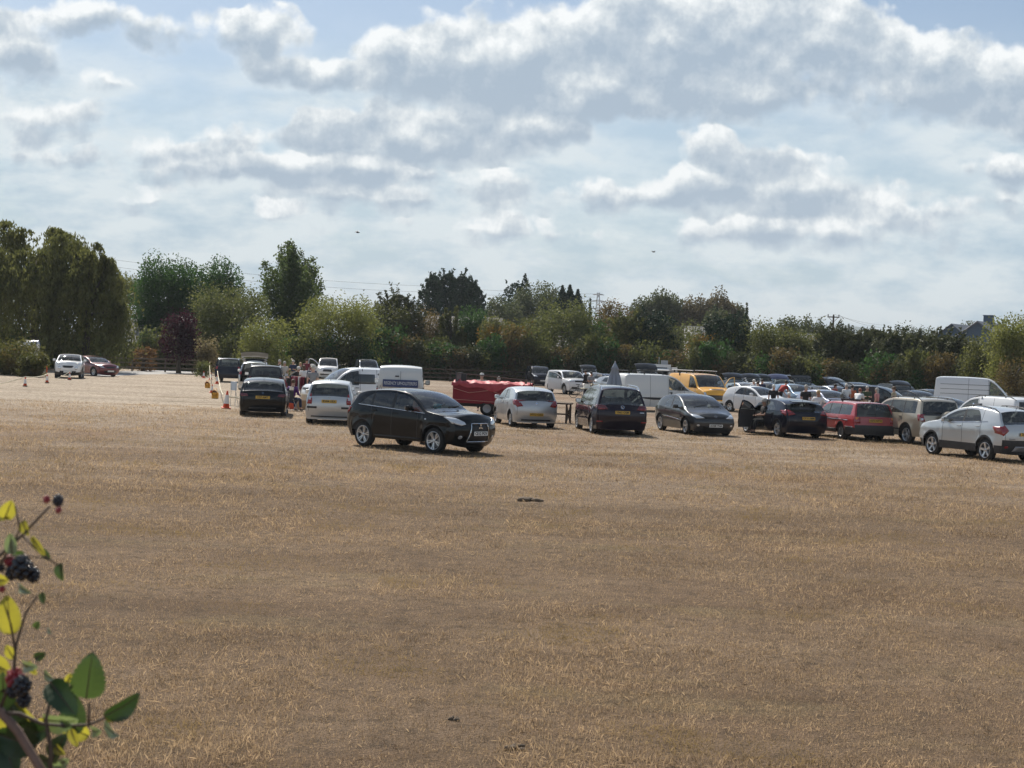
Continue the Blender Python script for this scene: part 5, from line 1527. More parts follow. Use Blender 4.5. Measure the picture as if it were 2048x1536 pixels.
car('mini_crossover', 'parked_car', "silver white crossover with dark sills cut by the right edge of the photo", 'car', 1958, 47.2, 112, M_PSILVER, plate='DY14 ZSZ', plate_at=.86, roofrails='b',
    lamps=[('tail_light', M_RED, 'B', [(.62, .96), (.80, .80), (.86, .88), (.84, 1.06), (.72, 1.12)], True), ('skid_plate', M_RIMD, 'B', [(-.46, .34), (.46, .34), (.38, .50), (-.38, .50)], False), ('fog_lamp', M_RED, 'B', ell(.68, .47, .06, .04), True), ('emblem', M_CHROME, 'B', ell(0, .98, .045, .045), False), ('handle', M_BLACK, 'B', rect(-.09, .09, .665, .70), False), ('emblem', M_RIMD, 'B', rect(-.62, -.42, .70, .73), False), ('emblem', M_RIMD, 'B', rect(.42, .62, .70, .73), False)] + side_light('mini_crossover', .84, .24, .52)
    + [('trim_strip', M_CHROME, 'L', [(-1.35, 1.20), (-1.35, 1.215), (.85, 1.085), (.85, 1.07)], True)])

# 3 second row -------------------------------------------------------------------
def berlingo(r, I, b, s): pass
car('small_van', 'van', "white small van seen from the side, its bonnet behind the pale silver hatchback", 'van', 704, 67.0, 207, M_WHITE, front_plate='', lamps=front_set('small_van', .84) + [('side_moulding', M_BLACK, 'L', [(-.8, .62), (-.8, .72), (.9, .72), (.9, .62)], True), ('window', M_GLASSD, 'L', [(-.75, 1.12), (.28, 1.12), (.28, 1.55), (-.72, 1.55)], True)])
def transit_rear(r, I, b, s):
    x = I['xT']
    m = MB(); m.box((x - .004, 0, 1.22), (.012, .012, 1.2)); m.build('door_gap', M_TRIM, r)
    m = MB(); m.box((x - .012, 0, 1.33), (.02, 1.42, .30)); sg = m.build('sign', simple("navy sign", (.03, .05, .15), .5), r)
    t = link('lettering', text_mesh('lettering', 'REGENCY UPHOLSTERERS', .18, simple("faded lettering", (.5, .52, .55), .6), .003, True), sg)
    t.matrix_local = Matrix.Translation((x - .026, 0, 1.33)) @ Matrix(((0, 0, -1), (-1, 0, 0), (0, 1, 0))).to_4x4()
    w_ = max(v.co.x for v in t.data.vertices) - min(v.co.x for v in t.data.vertices); t.scale = (1.32 / w_, 1, 1)
    m = MB(); m.rbox((x - .02, .14, 1.62), (.03, .16, .05), .012); m.build('handle', M_BLACK, r)
    for sy in (1, -1):
        m = MB(); m.rbox((x - .0, sy * .93, .92), (.04, .07, .38), .02); m.build('tail_light', M_RED, r)
        m = MB(); m.rbox((x - .0, sy * .93, 1.16), (.045, .05, .08), .02); m.build('hinge', M_TRIM, r)
        m = MB(); m.rbox((x - .0, sy * .90, 1.66), (.045, .05, .08), .02); m.build('hinge', M_TRIM, r)
car('big_van', 'van', "off white van with a navy sign across its rear doors, behind the black crossover", 'van', 801, 63.0, 93, M_OFFW, extra=transit_rear, fine=False)
def vivaro(r, I, b, s):
    z = 1.98
    for xx in (1.0, 0, -1.1, -2.0):
        m = MB(); m.tube([(xx, -.72, z + .12), (xx, .72, z + .12)], .025, 6)
        for y in (-.68, .68): m.box((xx, y, z + .04), (.06, .05, .16))
        m.build('roof_bar', M_BLACK, r)
    m = MB(); m.tube([(1.1, -.72, z + .14), (-2.1, -.72, z + .14)], .02, 6); m.tube([(1.1, .72, z + .14), (-2.1, .72, z + .14)], .02, 6); m.build('roof_rack', M_BLACK, r)
    m = MB(); m.box((.0, -.955, .78), (.1, .03, .16)); m.build('handle', M_BLACK, r, loc=(.42, .02, .18))
vivaro_van = car('mid_van', 'van', "white van with a black roof rack standing broadside behind the aubergine people carrier", 'van', 1311, 80.0, 22, M_OFFW, extra=vivaro, lamps=front_set('mid_van', .9) + [('side_moulding', M_BLACK, 'R', [(-2.2, .62), (-2.2, .74), (.9, .74), (.9, .62)], True)])
def yellow(r, I, b, s):
    for xx in (.5, -.3, -1.1, -1.9):
        m = MB(); m.tube([(xx, -.78, 2.18), (xx, .78, 2.18)], .03, 6)
        for y in (-.74, .74): m.box((xx, y, 2.11), (.08, .06, .14))
        m.build('roof_bar', M_BLACK, r)
    for y in (-.76, .76):
        m = MB(); m.tube([(.55, y, 2.2), (-2.2, y, 2.2)], .025, 6); m.build('roof_rail', M_OFFW, r)
    m = MB(); m.box((1.02, .55, 1.40), (.01, .34, .14), M=Matrix.Rotation(R(35), 3, 'Y')); m.build('dashboard_card', M_PLATEW, r)
car('big_van', 'van', "bright yellow van with black roof bars and its passenger door open", 'van', 1398, 87.0, -70, M_YELLOW, extra=yellow, bump_mat=M_BLACK, open_door='FL', door_ang=66,
    lamps=[('grille', M_BLACK, 'F', [(-.62, .60), (.62, .60), (.70, .86), (-.70, .86)], False), ('headlight', M_LAMP, 'F', [(.68, .66), (.86, .70), (.88, 1.0), (.76, 1.0)], True), ('intake', M_BLACK, 'F', rect(-.45, .45, 1.14, 1.19), False), ('side_moulding', M_TRIM, 'R', [(-1.8, .66), (-1.8, .76), (1.3, .76), (1.3, .66)], True)], front_plate='')
car('hatch', 'parked_car', "white hatchback facing us beside the yellow van", 'car', 1512, 83.0, -55, M_WHITE, front_plate='', lamps=front_set('hatch', .70), roofrails=False)
car('compact_hatch', 'parked_car', "lavender silver hatchback facing us behind the red estate", 'car', 1655, 84.0, -68, M_LAV, front_plate='', lamps=front_set('compact_hatch', .66))
def slide(r, I, b, s):
    m = MB(); m.box((-.55, -.93, 1.0), (1.0, .03, 1.3)); m.build('doorway_shade_panel', M_BLACK, r)  # black slab on the flank stands in for the shaded inside of the doorway
car('mpv', 'parked_car', "charcoal people carrier with raised tailgate and open side door, right of the shoppers", 'car', 1760, 88.0, -33, M_DGREY, tail_mat=M_DGREY, glassB=M_GLASSD, tail_open=98, lamps=front_set('mpv', .76), roofrails='s', extra=slide, front_plate='')
car('small_van', 'van', "white small van with roof rails behind the silver white crossover, rear towards us", 'van', 1985, 58.0, 115, M_WHITE, roofrails='b', lamps=[('window', M_GLASSD, 'B', [(-.66, 1.12), (.66, 1.12), (.60, 1.66), (-.60, 1.66)], False), ('tail_light', M_RED, 'B', rect(.74, .84, .8, 1.15), True), ('window', M_GLASSD, 'L', [(-.2, 1.14), (.30, 1.14), (.30, 1.52), (-.2, 1.52)], True)])
def ribs(r, I, b, s):
    for z in (1.35, 1.65, 1.95):
        for sy in (1, -1):
            m = MB(); y = I['half'](3, z) + .004; m.box((-.9, sy * y, z), (3.0, .018, .022)); m.build('side_rib', M_TRIM, r)
car('high_van', 'van', "white high roofed van with ribbed side in front of the hedge at the far right", 'van', 1958, 96.0, -20, M_WHITE, extra=ribs, lamps=front_set('high_van', .95))

# 4 far left group ------------------------------------------------------------------
car('coupe_suv', 'parked_car', "white crossover facing us on the far left beside the rope line", 'car', 139, 99.5, -77, M_WHITE, front_plate='', lamps=[('headlight', M_LAMP, 'F', ell(.52, .70, .11, .11), True), ('side_light', M_LAMP, 'F', [(.50, .96), (.78, .98), (.78, 1.06), (.62, 1.04)], True), ('grille', M_BLACK, 'F', [(-.36, .82), (-.26, .70), (.26, .70), (.36, .82), (.28, .84), (-.28, .84)], False), ('intake', M_BLACK, 'F', rect(-.5, .5, .36, .50), False)])
car('compact_hatch', 'parked_car', "dark red car half hidden behind the white crossover at the far left", 'car', 187, 108.0, -42, M_DRED, front_plate='', lamps=front_set('compact_hatch', .66))
car('suv_box', 'parked_car', "navy blue off-roader with pale roof, farthest of the line beside the rope", 'car', 461, 106.0, 95, M_NAVY, plate=None, lamps=rear_set('suv_box', .9, .22, .2, None, 'tall'), roofrails='s')
car('mpv', 'parked_car', "silver people carrier with its tailgate raised beside the stall", 'car', 511, 90.0, 97, M_SILVER, plate=None, tail_open=108, inner_mat=M_PSILVER, lamps=rear_set('mpv', .9, .2, .2, None, 'tall'), seat=M_PALESEAT)
car('suv_box', 'parked_car', "dark off-roader with silver roof directly behind the black hatchback", 'car', 531, 75.5, 98, M_DGREY, plate=None, lamps=rear_set('suv_box', .9, .22, .2, M_REDD, 'tall'), roofrails='s', glassB=M_GLASSD)
car('small_van', 'van', "white small van facing us with its driver's door open, far left of centre", 'van', 656, 131.0, -85, M_WHITE, open_door='FR', door_ang=62, front_plate='', lamps=[('headlight', M_LAMP, 'F', [(.42, .82), (.76, .86), (.82, 1.0), (.60, .94)], True), ('grille', M_BLACK, 'F', [(-.40, .64), (.40, .64), (.34, .84), (-.34, .84)], False), ('intake', M_BLACK, 'F', rect(-.6, .6, .34, .46), False)])
car('small_van', 'van', "silver small van facing us behind the white broadside van", 'van', 733, 133.0, -76, M_PSILVER, front_plate='', lamps=front_set('small_van', .86))

# 5 far middle group -------------------------------------------------------------------
car('small_van', 'van', "dark blue van facing us beneath the hedge, left of the white off-roader", 'van', 1076, 138.0, -80, M_NAVY, front_plate='', lamps=front_set('small_van', .86, None, 1.2))
car('suv_box_tall', 'parked_car', "white off-roader facing us with its driver's door wide open", 'car', 1136, 110.0, -68, M_WHITE, open_door='FR', door_ang=66, front_plate='', lamps=[('headlight', M_LAMP, 'F', rect(.50, .84, .92, 1.06), True), ('grille', M_BLACK, 'F', rect(-.46, .46, .92, 1.04), False), ('intake', M_BLACK, 'F', rect(-.7, .7, .42, .58), False)])
car('mini_mpv', 'parked_car', "silver small car facing us with its tailgate up behind the man in black", 'car', 1190, 124.0, -74, M_SILVER, tail_mat=M_DGREY, glassB=M_GLASSD, tail_open=118, front_plate='', lamps=front_set('mini_mpv', .72))
car('compact_hatch', 'parked_car', "pale silver car partly hidden by the folded parasol", 'car', 1236, 112.0, -62, M_PSILVER, front_plate='', lamps=front_set('compact_hatch', .66))
car('small_van', 'van', "white small van with dark windscreen above the broadside van's roof rack", 'van', 1300, 90.0, -84, M_WHITE, front_plate='', lamps=front_set('small_van', .86), glassF=M_GLASSD)
car('mpv', 'parked_car', "silver people carrier with arched tailgate raised inside the white trailer's opening", 'car', 1322, 99.0, -70, M_SILVER, tail_mat=M_DGREY, glassB=M_GLASSD, tail_open=124, front_plate='', lamps=front_set('mpv', .76), glassF=M_GLASSD)

# 6 third row with raised tailgates, by the hedge on the right ------------------------------
T3 = "cars with raised tailgates by the hedge"
car('hatch', 'parked_car', "silver hatchback with tailgate up right behind the yellow van's open door", 'car', 1490, 98.0, -72, M_SILVER, T3, tail_mat=M_DGREY, glassB=M_GLASSD, tail_open=118, front_plate='', lamps=front_set('hatch', .70))
car('hatch', 'parked_car', "white hatchback with grey rimmed tailgate up, left of the white flat tailgate", 'car', 1531, 106.0, -66, M_WHITE, T3, tail_mat=M_DGREY, glassB=M_GLASSD, tail_open=114, front_plate='', lamps=front_set('hatch', .70))
car('mpv', 'parked_car', "white people carrier whose flat white tailgate is raised highest in its row", 'car', 1562, 112.0, 86, M_WHITE, T3, tail_open=92, plate=None, lamps=rear_set('mpv', .9, .2, .2, None, 'tall'))
car('mini_mpv', 'parked_car', "light blue small car with blue tailgate raised", 'car', 1586, 99.0, -70, M_LBLUE, T3, tail_mat=M_BLUE, glassB=M_GLASSD, tail_open=118, front_plate='', lamps=front_set('mini_mpv', .72), inner_mat=M_BLUE)
car('estate_box', 'parked_car', "dark estate with pale rimmed tailgate raised behind the lavender hatchback", 'car', 1634, 101.0, -74, M_DGREY, T3, tail_mat=M_DGREY, glassB=M_GLASSD, tail_open=118, front_plate='', lamps=front_set('estate_box', .66))
car('compact_hatch', 'parked_car', "pale silver hatchback parked closed between the raised tailgates", 'car', 1670, 105.0, -68, M_PSILVER, None, front_plate='', lamps=front_set('compact_hatch', .66))
car('compact_hatch', 'parked_car', "black hatchback with tailgate up right of the charcoal people carrier", 'car', 1838, 98.0, -66, M_BLKP, T3, tail_mat=M_DGREY, glassB=M_GLASSD, tail_open=114, front_plate='', lamps=front_set('compact_hatch', .66))
car('hatch', 'parked_car', "dark grey hatchback parked left of the white high roofed van", 'car', 1866, 103.0, -64, M_DGREY, None, front_plate='', lamps=front_set('hatch', .70))
car('compact_hatch', 'parked_car', "dark hatchback between the beige off-roader and the white small van", 'car', 1893, 76.0, -60, M_DGREY, None, front_plate='', lamps=front_set('compact_hatch', .66))

for px, d, kd, pm_, lb, to in [(1470, 112, 'hatch', M_DGREY, "dark grey hatchback low behind the yellow van's open door", 0), (1546, 117, 'compact_hatch', M_BLKP, "black hatchback between the white cars of the back row", 112),
        (1607, 112, 'mini_mpv', M_NAVY, "navy small car behind the light blue car", 110), (1716, 108, 'mpv', M_BLKP, "black people carrier behind the charcoal people carrier's raised tailgate", 0), (1690, 112, 'hatch', M_DGREY, "dark hatchback by the hedge left of the charcoal people carrier", 110),
        (1800, 112, 'suv_box', M_DGREY, "dark off-roader by the hedge right of the charcoal people carrier", 0), (1215, 128, 'compact_hatch', M_DGREY, "dark hatchback by the hedge behind the folded parasol", 0)]:
    car(kd, 'parked_car', lb, 'car', px, d, -72, pm_, T3 if to else None, tail_open=to, tail_mat=M_DGREY, glassB=M_GLASSD, front_plate='', lamps=front_set(kd, .70 if kd != 'suv_box' else .9))
# ------------------------------------------------------------------ fences, buildings, poles
M_WOOD = simple("weathered wood", (.16, .13, .10), .9, var=.35, scale=5, bump=.4)
M_DWOOD = simple("dark wood", (.055, .035, .022), .85, var=.35, scale=6)
M_ROPE = simple("pale rope", (.72, .66, .50), .9, var=.15)
M_WALLW = simple("pale render wall", (.55, .53, .49), .9, var=.12, scale=2)
M_ROOFG = simple("grey fibre cement roof", (.20, .19, .18), .9, var=.3, scale=1.5)
M_SLATE = simple("slate roof", (.11, .125, .15), .7, var=.25, scale=3)
M_BLUEW = simple("blue boarding", (.045, .085, .14), .8, var=.2, scale=2)
M_CABW = simple("white cabin panel", (.70, .70, .68), .7, var=.1)
M_STEEL = simple("galvanised steel", (.42, .43, .44), .5, metal=.4, var=.15)
M_CONE = simple("orange cone plastic", (.62, .075, .02), .5, var=.2)
M_REFL = simple("white cone sleeve", (.75, .74, .72), .5, var=.12)

def rail_fence(label, pts, post=1.25, step=2.4, M_WOOD=M_WOOD):
    a0 = thing('rail_fence', label, 'fence', pts[0])
    o = pts[0]
    rails = [MB(), MB(), MB()]
    for a, b in zip(pts, pts[1:]):
        n = max(1, int((b - a).length / step))
        d = (b - a)
        for i in range(n + (b is pts[-1])):
            p = a + d * (i / n) - o
            m = MB(); m.box((p.x, p.y, post / 2), (.12, .12, post), taper=.95); m.build('post', M_WOOD, a0)
        ang = math.atan2(d.y, d.x)
        for k, z in enumerate((.35, .75, 1.12)):
            mid = (a + b) / 2 - o
            rails[k].box((mid.x, mid.y - .08, z), (d.length, .05, .13), rz=ang)
    for r in rails: r.build('rail', M_WOOD, a0)
rail_fence("brown three rail fence beside the gravel track at the left", [spot(196, 127), spot(330, 131), spot(436, 133)])
rail_fence("dark three rail fence in front of the hedge behind the red trailer", [spot(600, 137), spot(760, 138), spot(900, 140), spot(1060, 144)], 1.35, 2.4, M_DWOOD)

# bungalow behind the fence
def gable_house(name, label, cat, loc, rz, w, l, ze, zr, wall, roof, trim=None, over=.3, chimney=None, win=()):
    """ridge along local y; gable facing local -y"""
    root = thing(name, label, cat, loc, rz)
    m = MB(); m.add([(-w / 2, 0, 0), (w / 2, 0, 0), (w / 2, 0, ze), (0, 0, zr), (-w / 2, 0, ze), (-w / 2, l, 0), (w / 2, l, 0), (w / 2, l, ze), (0, l, zr), (-w / 2, l, ze)],
        [(0, 1, 2, 3, 4), (9, 8, 7, 6, 5), (1, 6, 7, 2), (0, 4, 9, 5)]); m.build('wall', wall, root)
    for sg in (-1, 1):
        k = (zr - ze) / (w / 2); x1 = sg * (w / 2 + over); z1 = ze - over * k
        t = .12
        r = MB(); r.add([(0, -over, zr + .02), (x1, -over, z1), (x1, l + over, z1), (0, l + over, zr + .02), (0, -over, zr + t + .02), (x1, -over, z1 + t), (x1, l + over, z1 + t), (0, l + over, zr + t + .02)],
            [(0, 1, 2, 3), (7, 6, 5, 4), (0, 4, 5, 1), (1, 5, 6, 2), (2, 6, 7, 3)]); rf = r.build('roof', roof, root)
        if trim:
            b = MB(); b.tube([(0, -over - .05, zr + .05), (x1, -over - .05, z1 + .05)], .11, 4); b.tube([(x1, -over, z1 + .05), (x1, l + over, z1 + .05)], .09, 5); b.build('bargeboard', trim, rf)
    if chimney:
        c = MB(); c.box(chimney, (1.5, 1.2, 1.7)); c.box((chimney[0], chimney[1], chimney[2] + .9), (1.7, 1.4, .15)); c.build('chimney', M_BLUEW if wall is M_BLUEW else wall, root)
    for x, z, ww, hh in win:
        q = MB(); q.box((x, -.03, z), (ww, .06, hh)); q.build('window', M_GLASSD, root)
    return root
gable_house('bungalow', "low grey roofed bungalow with white bargeboards behind the rail fence", 'bungalow', spot(236, 148), R(-52), 7.5, 11, 2.55, 4.6, M_WALLW, M_ROOFG, M_REFL, .4, None, ((-1.6, 1.5, 1.2, 1.0), (1.6, 1.5, 1.2, 1.0)))
def corrugated(name, label, px, depth, rz, length, z_e, z_r, run):
    root = thing(name, label, 'barn', spot(px, depth), rz)
    pitch = .28; n = int(length / pitch)
    for sg in (-1, 1):
        v, f = [], []
        for i in range(n * 4 + 1):
            x = -length / 2 + i * pitch / 4; w = .05 * math.sin(i * math.pi / 2)
            v += [(x, sg * run, z_e + w), (x, 0, z_r + w)]
        for i in range(n * 4): f.append((2 * i, 2 * i + 2, 2 * i + 3, 2 * i + 1) if sg == -1 else (2 * i, 2 * i + 1, 2 * i + 3, 2 * i + 2))
        me = bpy.data.meshes.new('roof'); me.from_pydata(v, [], f); me.materials.append(M_BARN); link('roof', me, root)
    m = MB()
    for y in (-run + .3, run - .3): m.box((0, y, z_e / 2 - .1), (length - .4, .15, z_e - .2))
    for x in (-length / 2 + .3, length / 2 - .3):
        m.add([(x, -run + .3, 0), (x, run - .3, 0), (x, run - .3, z_e), (x, 0, z_r - .1), (x, -run + .3, z_e)], [(0, 1, 2, 3, 4)])
    m.build('wall', M_DWOOD, root)
M_BARN = simple("old corrugated sheet", (.17, .155, .145), .8, var=.3, scale=.8)
corrugated('barn', "long barn with grey corrugated roof showing between the hedge trees, left one", 925, 176, R(-3), 9.0, 4.9, 7.0, 4)
corrugated('barn', "lower grey corrugated barn roof right of the orange autumn trees", 1105, 178, R(-8), 8.5, 3.9, 5.2, 4)
gable_house('house', "blue boarded house with slate roof, the left gable at the far right skyline", 'house', spot(1899, 262), R(-38), 9.5, 14, 7.6, 11.2, M_BLUEW, M_SLATE, None, .5)
gable_house('house', "blue boarded house with a pale edged steep gable and roof lantern, the right one", 'house', spot(1950, 255), R(-34), 9, 15, 8.2, 11.6, M_BLUEW, M_SLATE, M_SLATE, .5, (0, 6, 12.0))
def cabin(label, px, py, w, h, depth):
    p = at(px, py, depth); sx = w * depth / F_PX; sz = h * depth / F_PX
    r = thing('site_cabin', label, 'cabin', (p.x, p.y, 0), R(8))
    z1 = p.z
    m = MB(); m.box((0, 2, z1 / 2), (sx, 4, z1)); m.build('wall', M_CABW, r)
    m = MB(); m.box((0, 2, z1 + .06), (sx + .2, 4.2, .12)); m.build('roof', M_STEEL, r)
    m = MB()
    for i in range(5): m.box((-sx / 2 + sx * (i + .5) / 5, -.02, z1 - sz * .5), (.05, .05, sz))
    m.build('seam', M_STEEL, r)
cabin("white cabin top between the parkland trees and the hedge", 1397, 654, 28, 20, 205)
cabin("low white cabin left of the telegraph pole", 1615, 669, 34, 14, 200)
cabin("low white shed just right of the telegraph pole", 1700, 677, 30, 10, 210)
cabin("low white shed further right below the far wood", 1800, 681, 26, 8, 215)
cabin("small white shed in front of the left blue house", 1836, 680, 12, 12, 190)

def telegraph_pole():
    r = thing('telegraph_pole', "dark wooden telegraph pole with a crossarm and three insulators", 'pole', spot(1659, 190))
    H = at(1662, 630, 190).z
    m = MB(); m.tube([(0, 0, 0), (.05, 0, H * .5), (.12, 0, H)], [.17, .14, .11], 8); m.build('pole', M_DWOOD, r)
    m = MB(); m.box((.1, 0, H - .25), (1.5, .12, .14)); m.tube([(-.5, 0, H - .3), (.08, 0, H - .9)], .03, 5); m.tube([(.7, 0, H - .3), (.12, 0, H - .9)], .03, 5); m.build('crossarm', M_DWOOD, r)
    for x in (-.58, .1, .78):
        m = MB(); m.lathe([(.02, 0), (.07, .05), (.05, .16), (.07, .22), (.001, .30)], 8); m.build('insulator', M_TRIM, r, loc=(x, 0, H - .18))
    return H
Hp = telegraph_pole()
def wire(label, pts, rad, sag=0):
    P = []
    for a, b in zip(pts, pts[1:]):
        for i in range(12):
            t = i / 12; p = a.lerp(b, t); p.z -= sag * 4 * t * (1 - t); P.append(p)
    P.append(pts[-1]); m = MB(); m.tube(P, rad, 4, False); tag(m.build('power_line', M_TRIM), label, 'power line')
b0 = spot(1659, 190)
wire("thin overhead wire running left from the telegraph pole", [b0 + Vector((-.5, 0, Hp)), at(1600, 636, 240)], .014, .2)
wire("thin overhead wire running right from the telegraph pole, upper one", [b0 + Vector((.2, 0, Hp + .1)), at(1765, 650, 280)], .014, .25)
wire("thin overhead wire running right from the telegraph pole, lower one", [b0 + Vector((.8, 0, Hp)), at(1762, 655, 280)], .014, .3)
wire("upper power line crossing the sky behind the poplar", [at(150, 508, 420), at(480, 546, 470), at(850, 572, 540), at(1190, 588, 600)], .035, .5)
wire("lower power line crossing the sky right of the poplar", [at(150, 522, 420), at(480, 560, 470), at(850, 584, 540), at(1190, 594, 600)], .035, .5)
def pylon():
    r = thing('pylon', "tiny grey lattice pylon on the skyline", 'pylon', spot(1191, 600))
    H = at(1191, 585, 600).z
    m = MB()
    for sx in (-1, 1):
        for sy in (-1, 1): m.tube([(sx * 3, sy * 3, 0), (sx * .9, sy * .9, H * .7), (sx * .3, sy * .3, H)], .16, 4)
    for k in range(9):
        z0, z1 = H * k / 9, H * (k + 1) / 9
        w0, w1 = 3 - 2.5 * k / 9, 3 - 2.5 * (k + 1) / 9
        m.tube([(-w0, -w0, z0), (w1, -w1, z1)], .09, 4); m.tube([(w0, -w0, z0), (-w1, -w1, z1)], .09, 4)
    m.build('tower', M_STEEL, r)
    for z, w in ((H * .78, 2.6), (H * .88, 3.4), (H * .97, 2.2)):
        m = MB(); m.tube([(-w, 0, z), (0, 0, z + .5), (w, 0, z)], .14, 4); m.tube([(-w, 0, z), (w, 0, z)], .12, 4); m.build('crossarm', M_STEEL, r)
pylon()
def bird(label, px, py, d, sp):
    p = at(px, py, d); r = thing('bird', label, 'bird', p, R(30))
    m = MB(); m.ball((0, 0, 0), (.16, .05, .05), 8); m.ball((.17, 0, .02), (.05, .035, .035), 6)
    m.add([(-.15, -.03, 0), (-.15, .03, 0), (-.32, .07, 0), (-.32, -.07, 0)], [(0, 1, 2, 3)])
    for sg in (-1, 1): m.add([(.08, sg * .03, .02), (.02, sg * sp * .5, .13), (-.08, sg * sp, .05), (-.10, sg * sp * .5, .10), (-.10, sg * .03, .01)], [(0, 1, 2, 3, 4)])
    m.build('body', M_BLACK, r)
bird("small dark bird flying above the trees left of centre", 715, 465, 130, .42)
bird("small dark bird gliding right of centre", 1307, 504, 150, .5)

# distant hill range
def hills():
    v, f = [], []
    n = 160
    def prof(px):
        return max(0, 62 * math.exp(-((px - 1640) / 190) ** 2) + 30 * math.exp(-((px - 1850) / 160) ** 2) + 14 * math.sin(px / 37) * .25 + 26)
    for i in range(n + 1):
        px = 900 + 1500 * i / n
        d = 4200; p = spot(px, d)
        h = prof(px) * d / F_PX * .85 + 8
        for k, (dy, hz) in enumerate(((-500, -2), (-180, h * .55), (0, h), (600, h * .8))):
            v.append((p.x, p.y + dy, hz))
    for i in range(n):
        for k in range(3): a = i * 4 + k; f.append((a, a + 4, a + 5, a + 1))
    me = bpy.data.meshes.new('hills'); me.from_pydata(v, [], f); me.materials.append(simple("hill fields", (.05, .085, .065), .95, var=.4, scale=.004))
    me.polygons.foreach_set("use_smooth", [True] * len(f)); tag(link('hills', me), kind='structure')
hills()

# ------------------------------------------------------------------ cones, ropes, signs by the track
def cone(label, p, h, group=None, tilt=0, grime=False, rz=.3):
    r = thing('traffic_cone', label, 'traffic cone', p, rz, group)
    r.rotation_euler = (R(tilt), R(tilt * .6), rz)
    b = h * .26
    m = MB(); m.rbox((0, 0, .025), (b * 2, b * 2, .05), .02); m.build('base', M_CONE if not grime else M_DUNG, r)
    pr = lambda t: b * .72 * (1 - t) + h * .045 * t
    m = MB(); m.lathe([(pr(0), .04), (pr(.2), .05 + h * .2), (pr(.2) + .004, .05 + h * .2), (pr(.48) + .004, .05 + h * .48)], 16); m.lathe([(pr(.7), .05 + h * .7), (pr(1), .05 + h * .95), (.001, .05 + h * .95)], 16)
    m.build('body', M_CONE, r, True)
    m = MB(); m.lathe([(pr(.22) + .006, .05 + h * .22), (pr(.48) + .006, .05 + h * .48)], 16); m.lathe([(pr(.48) + .006, .05 + h * .48), (pr(.72) + .006, .05 + h * .72)], 16); m.build('reflective_sleeve', M_REFL, r, True)
    return r
def rope(label, pts, rad=.018, sag=.0):
    P = []
    for a, b in zip(pts, pts[1:]):
        for i in range(8):
            t = i / 8; p = a.lerp(b, t); p.z -= sag * 4 * t * (1 - t); P.append(p)
    P.append(pts[-1]); m = MB(); m.tube(P, rad, 5); tag(m.build('rope', M_ROPE, smooth=True), label, 'rope')
c1, c2, c3 = ground(50, 773), ground(94, 766), ground(139, 760)
for p, lb in ((c1, "leftmost of three grimy striped cones on the rope line at the far left"), (c2, "middle one of three grimy striped cones holding the rope at the far left"), (c3, "striped cone in front of the white crossover's bumper")):
    cone(lb, p, .48, "striped cones at the far left", 0, True)
T_ = Vector((0, 0, .52))
rope("pale rope sagging between the cones at the far left edge", [at(-30, 770, c1.y - 2), c1 + T_, c2 + T_], .022, .10)
rope("pale rope drooping in front of the white crossover", [at(112, 757, c3.y - 1), c3 + T_], .022, .04)
def barrier():
    p = ground(93, 750); r = thing('barrier_post', "white topped red post with a white plank arm, right of the gorse", 'barrier', p)
    m = MB(); m.tube([(0, 0, 0), (0, 0, .65)], .05, 8); m.build('post', M_CONE, r)
    m = MB(); m.tube([(0, 0, .65), (0, 0, 1.0)], .055, 8); m.build('post_top', M_REFL, r)
    m = MB(); m.box((-.35, 0, .68), (.7, .05, .12)); m.build('plank', M_REFL, r)
barrier()
def tank():
    p = spot(61, 110); z = at(61, 680, 110).z
    r = thing('water_tank', "blue and white round topped water tank behind the gorse bush", 'tank', p)
    m = MB(); Mx = Matrix.Rotation(R(90), 3, 'Y')
    m.lathe([(.001, -.55), (.40, -.5), (.44, -.4), (.44, .4), (.40, .5), (.001, .55)], 18, 'X', (0, 0, z - .45)); m.build('tank', M_REFL, r, True)
    for x in (.22, .48):
        m = MB(); m.lathe([(.455, x - .05), (.455, x + .05)], 18, 'X', (0, 0, z - .45)); m.build('band', M_BLUE, r)
    for sx in (-.4, .4):
        m = MB(); m.box((sx, 0, (z - .8) / 2), (.1, .7, z - .8)); m.build('leg', M_STEEL, r)
tank()
pc = ground(452, 817)
cone("large red and white traffic cone standing left of the black hatchback", pc, .72, None, 4)
def lamp(label, px, py, s=.36):
    p = ground(px, py); r = thing('warning_lamp', label, 'road lamp', p, R(-12))
    M_Y = simple("lamp yellow plastic", (.72, .34, .03), .45, var=.15)
    m = MB(); m.rbox((0, 0, s * .35), (s * .75, s * .35, s * .7), .03); m.build('body', M_Y, r)
    m = MB(); m.lathe([(s * .30, -.02), (s * .30, .02), (s * .27, .03), (.001, .035)], 16, 'Y', (0, -s * .2, s * .62)); l = m.build('lens', simple("dark amber lens", (.10, .03, .015), .25, coat=.6), r)
    m = MB(); m.lathe([(s * .36, -.05), (s * .36, .04), (s * .30, .05)], 16, 'Y', (0, -s * .12, s * .62)); m.build('lens_housing', M_Y, r)
    m = MB(); m.tube([(-s * .2, 0, s * .95), (-s * .15, 0, s * 1.15), (s * .15, 0, s * 1.15), (s * .2, 0, s * .95)], .015, 5); m.build('handle', M_Y, r)
lamp("yellow road lamp with a dark round lens, nearer of two by the rope", 430, 797, .42)
lamp("orange road lamp with a dark round lens, farther of two by the rope", 415, 776, .40)
cone("orange cone beside the leaning stakes and rope", ground(421, 760), .55, None)
cone("small striped cone under the rope near the navy off-roader", ground(434, 768), .6, None, 3)
def stake(label, px, py, h, lean):
    p = ground(px, py); m = MB(); m.tube([(0, 0, -.1), (lean, 0, h)], [.03, .022], 6); tag(m.build('stake', M_ROPE, loc=p), label, 'stake')
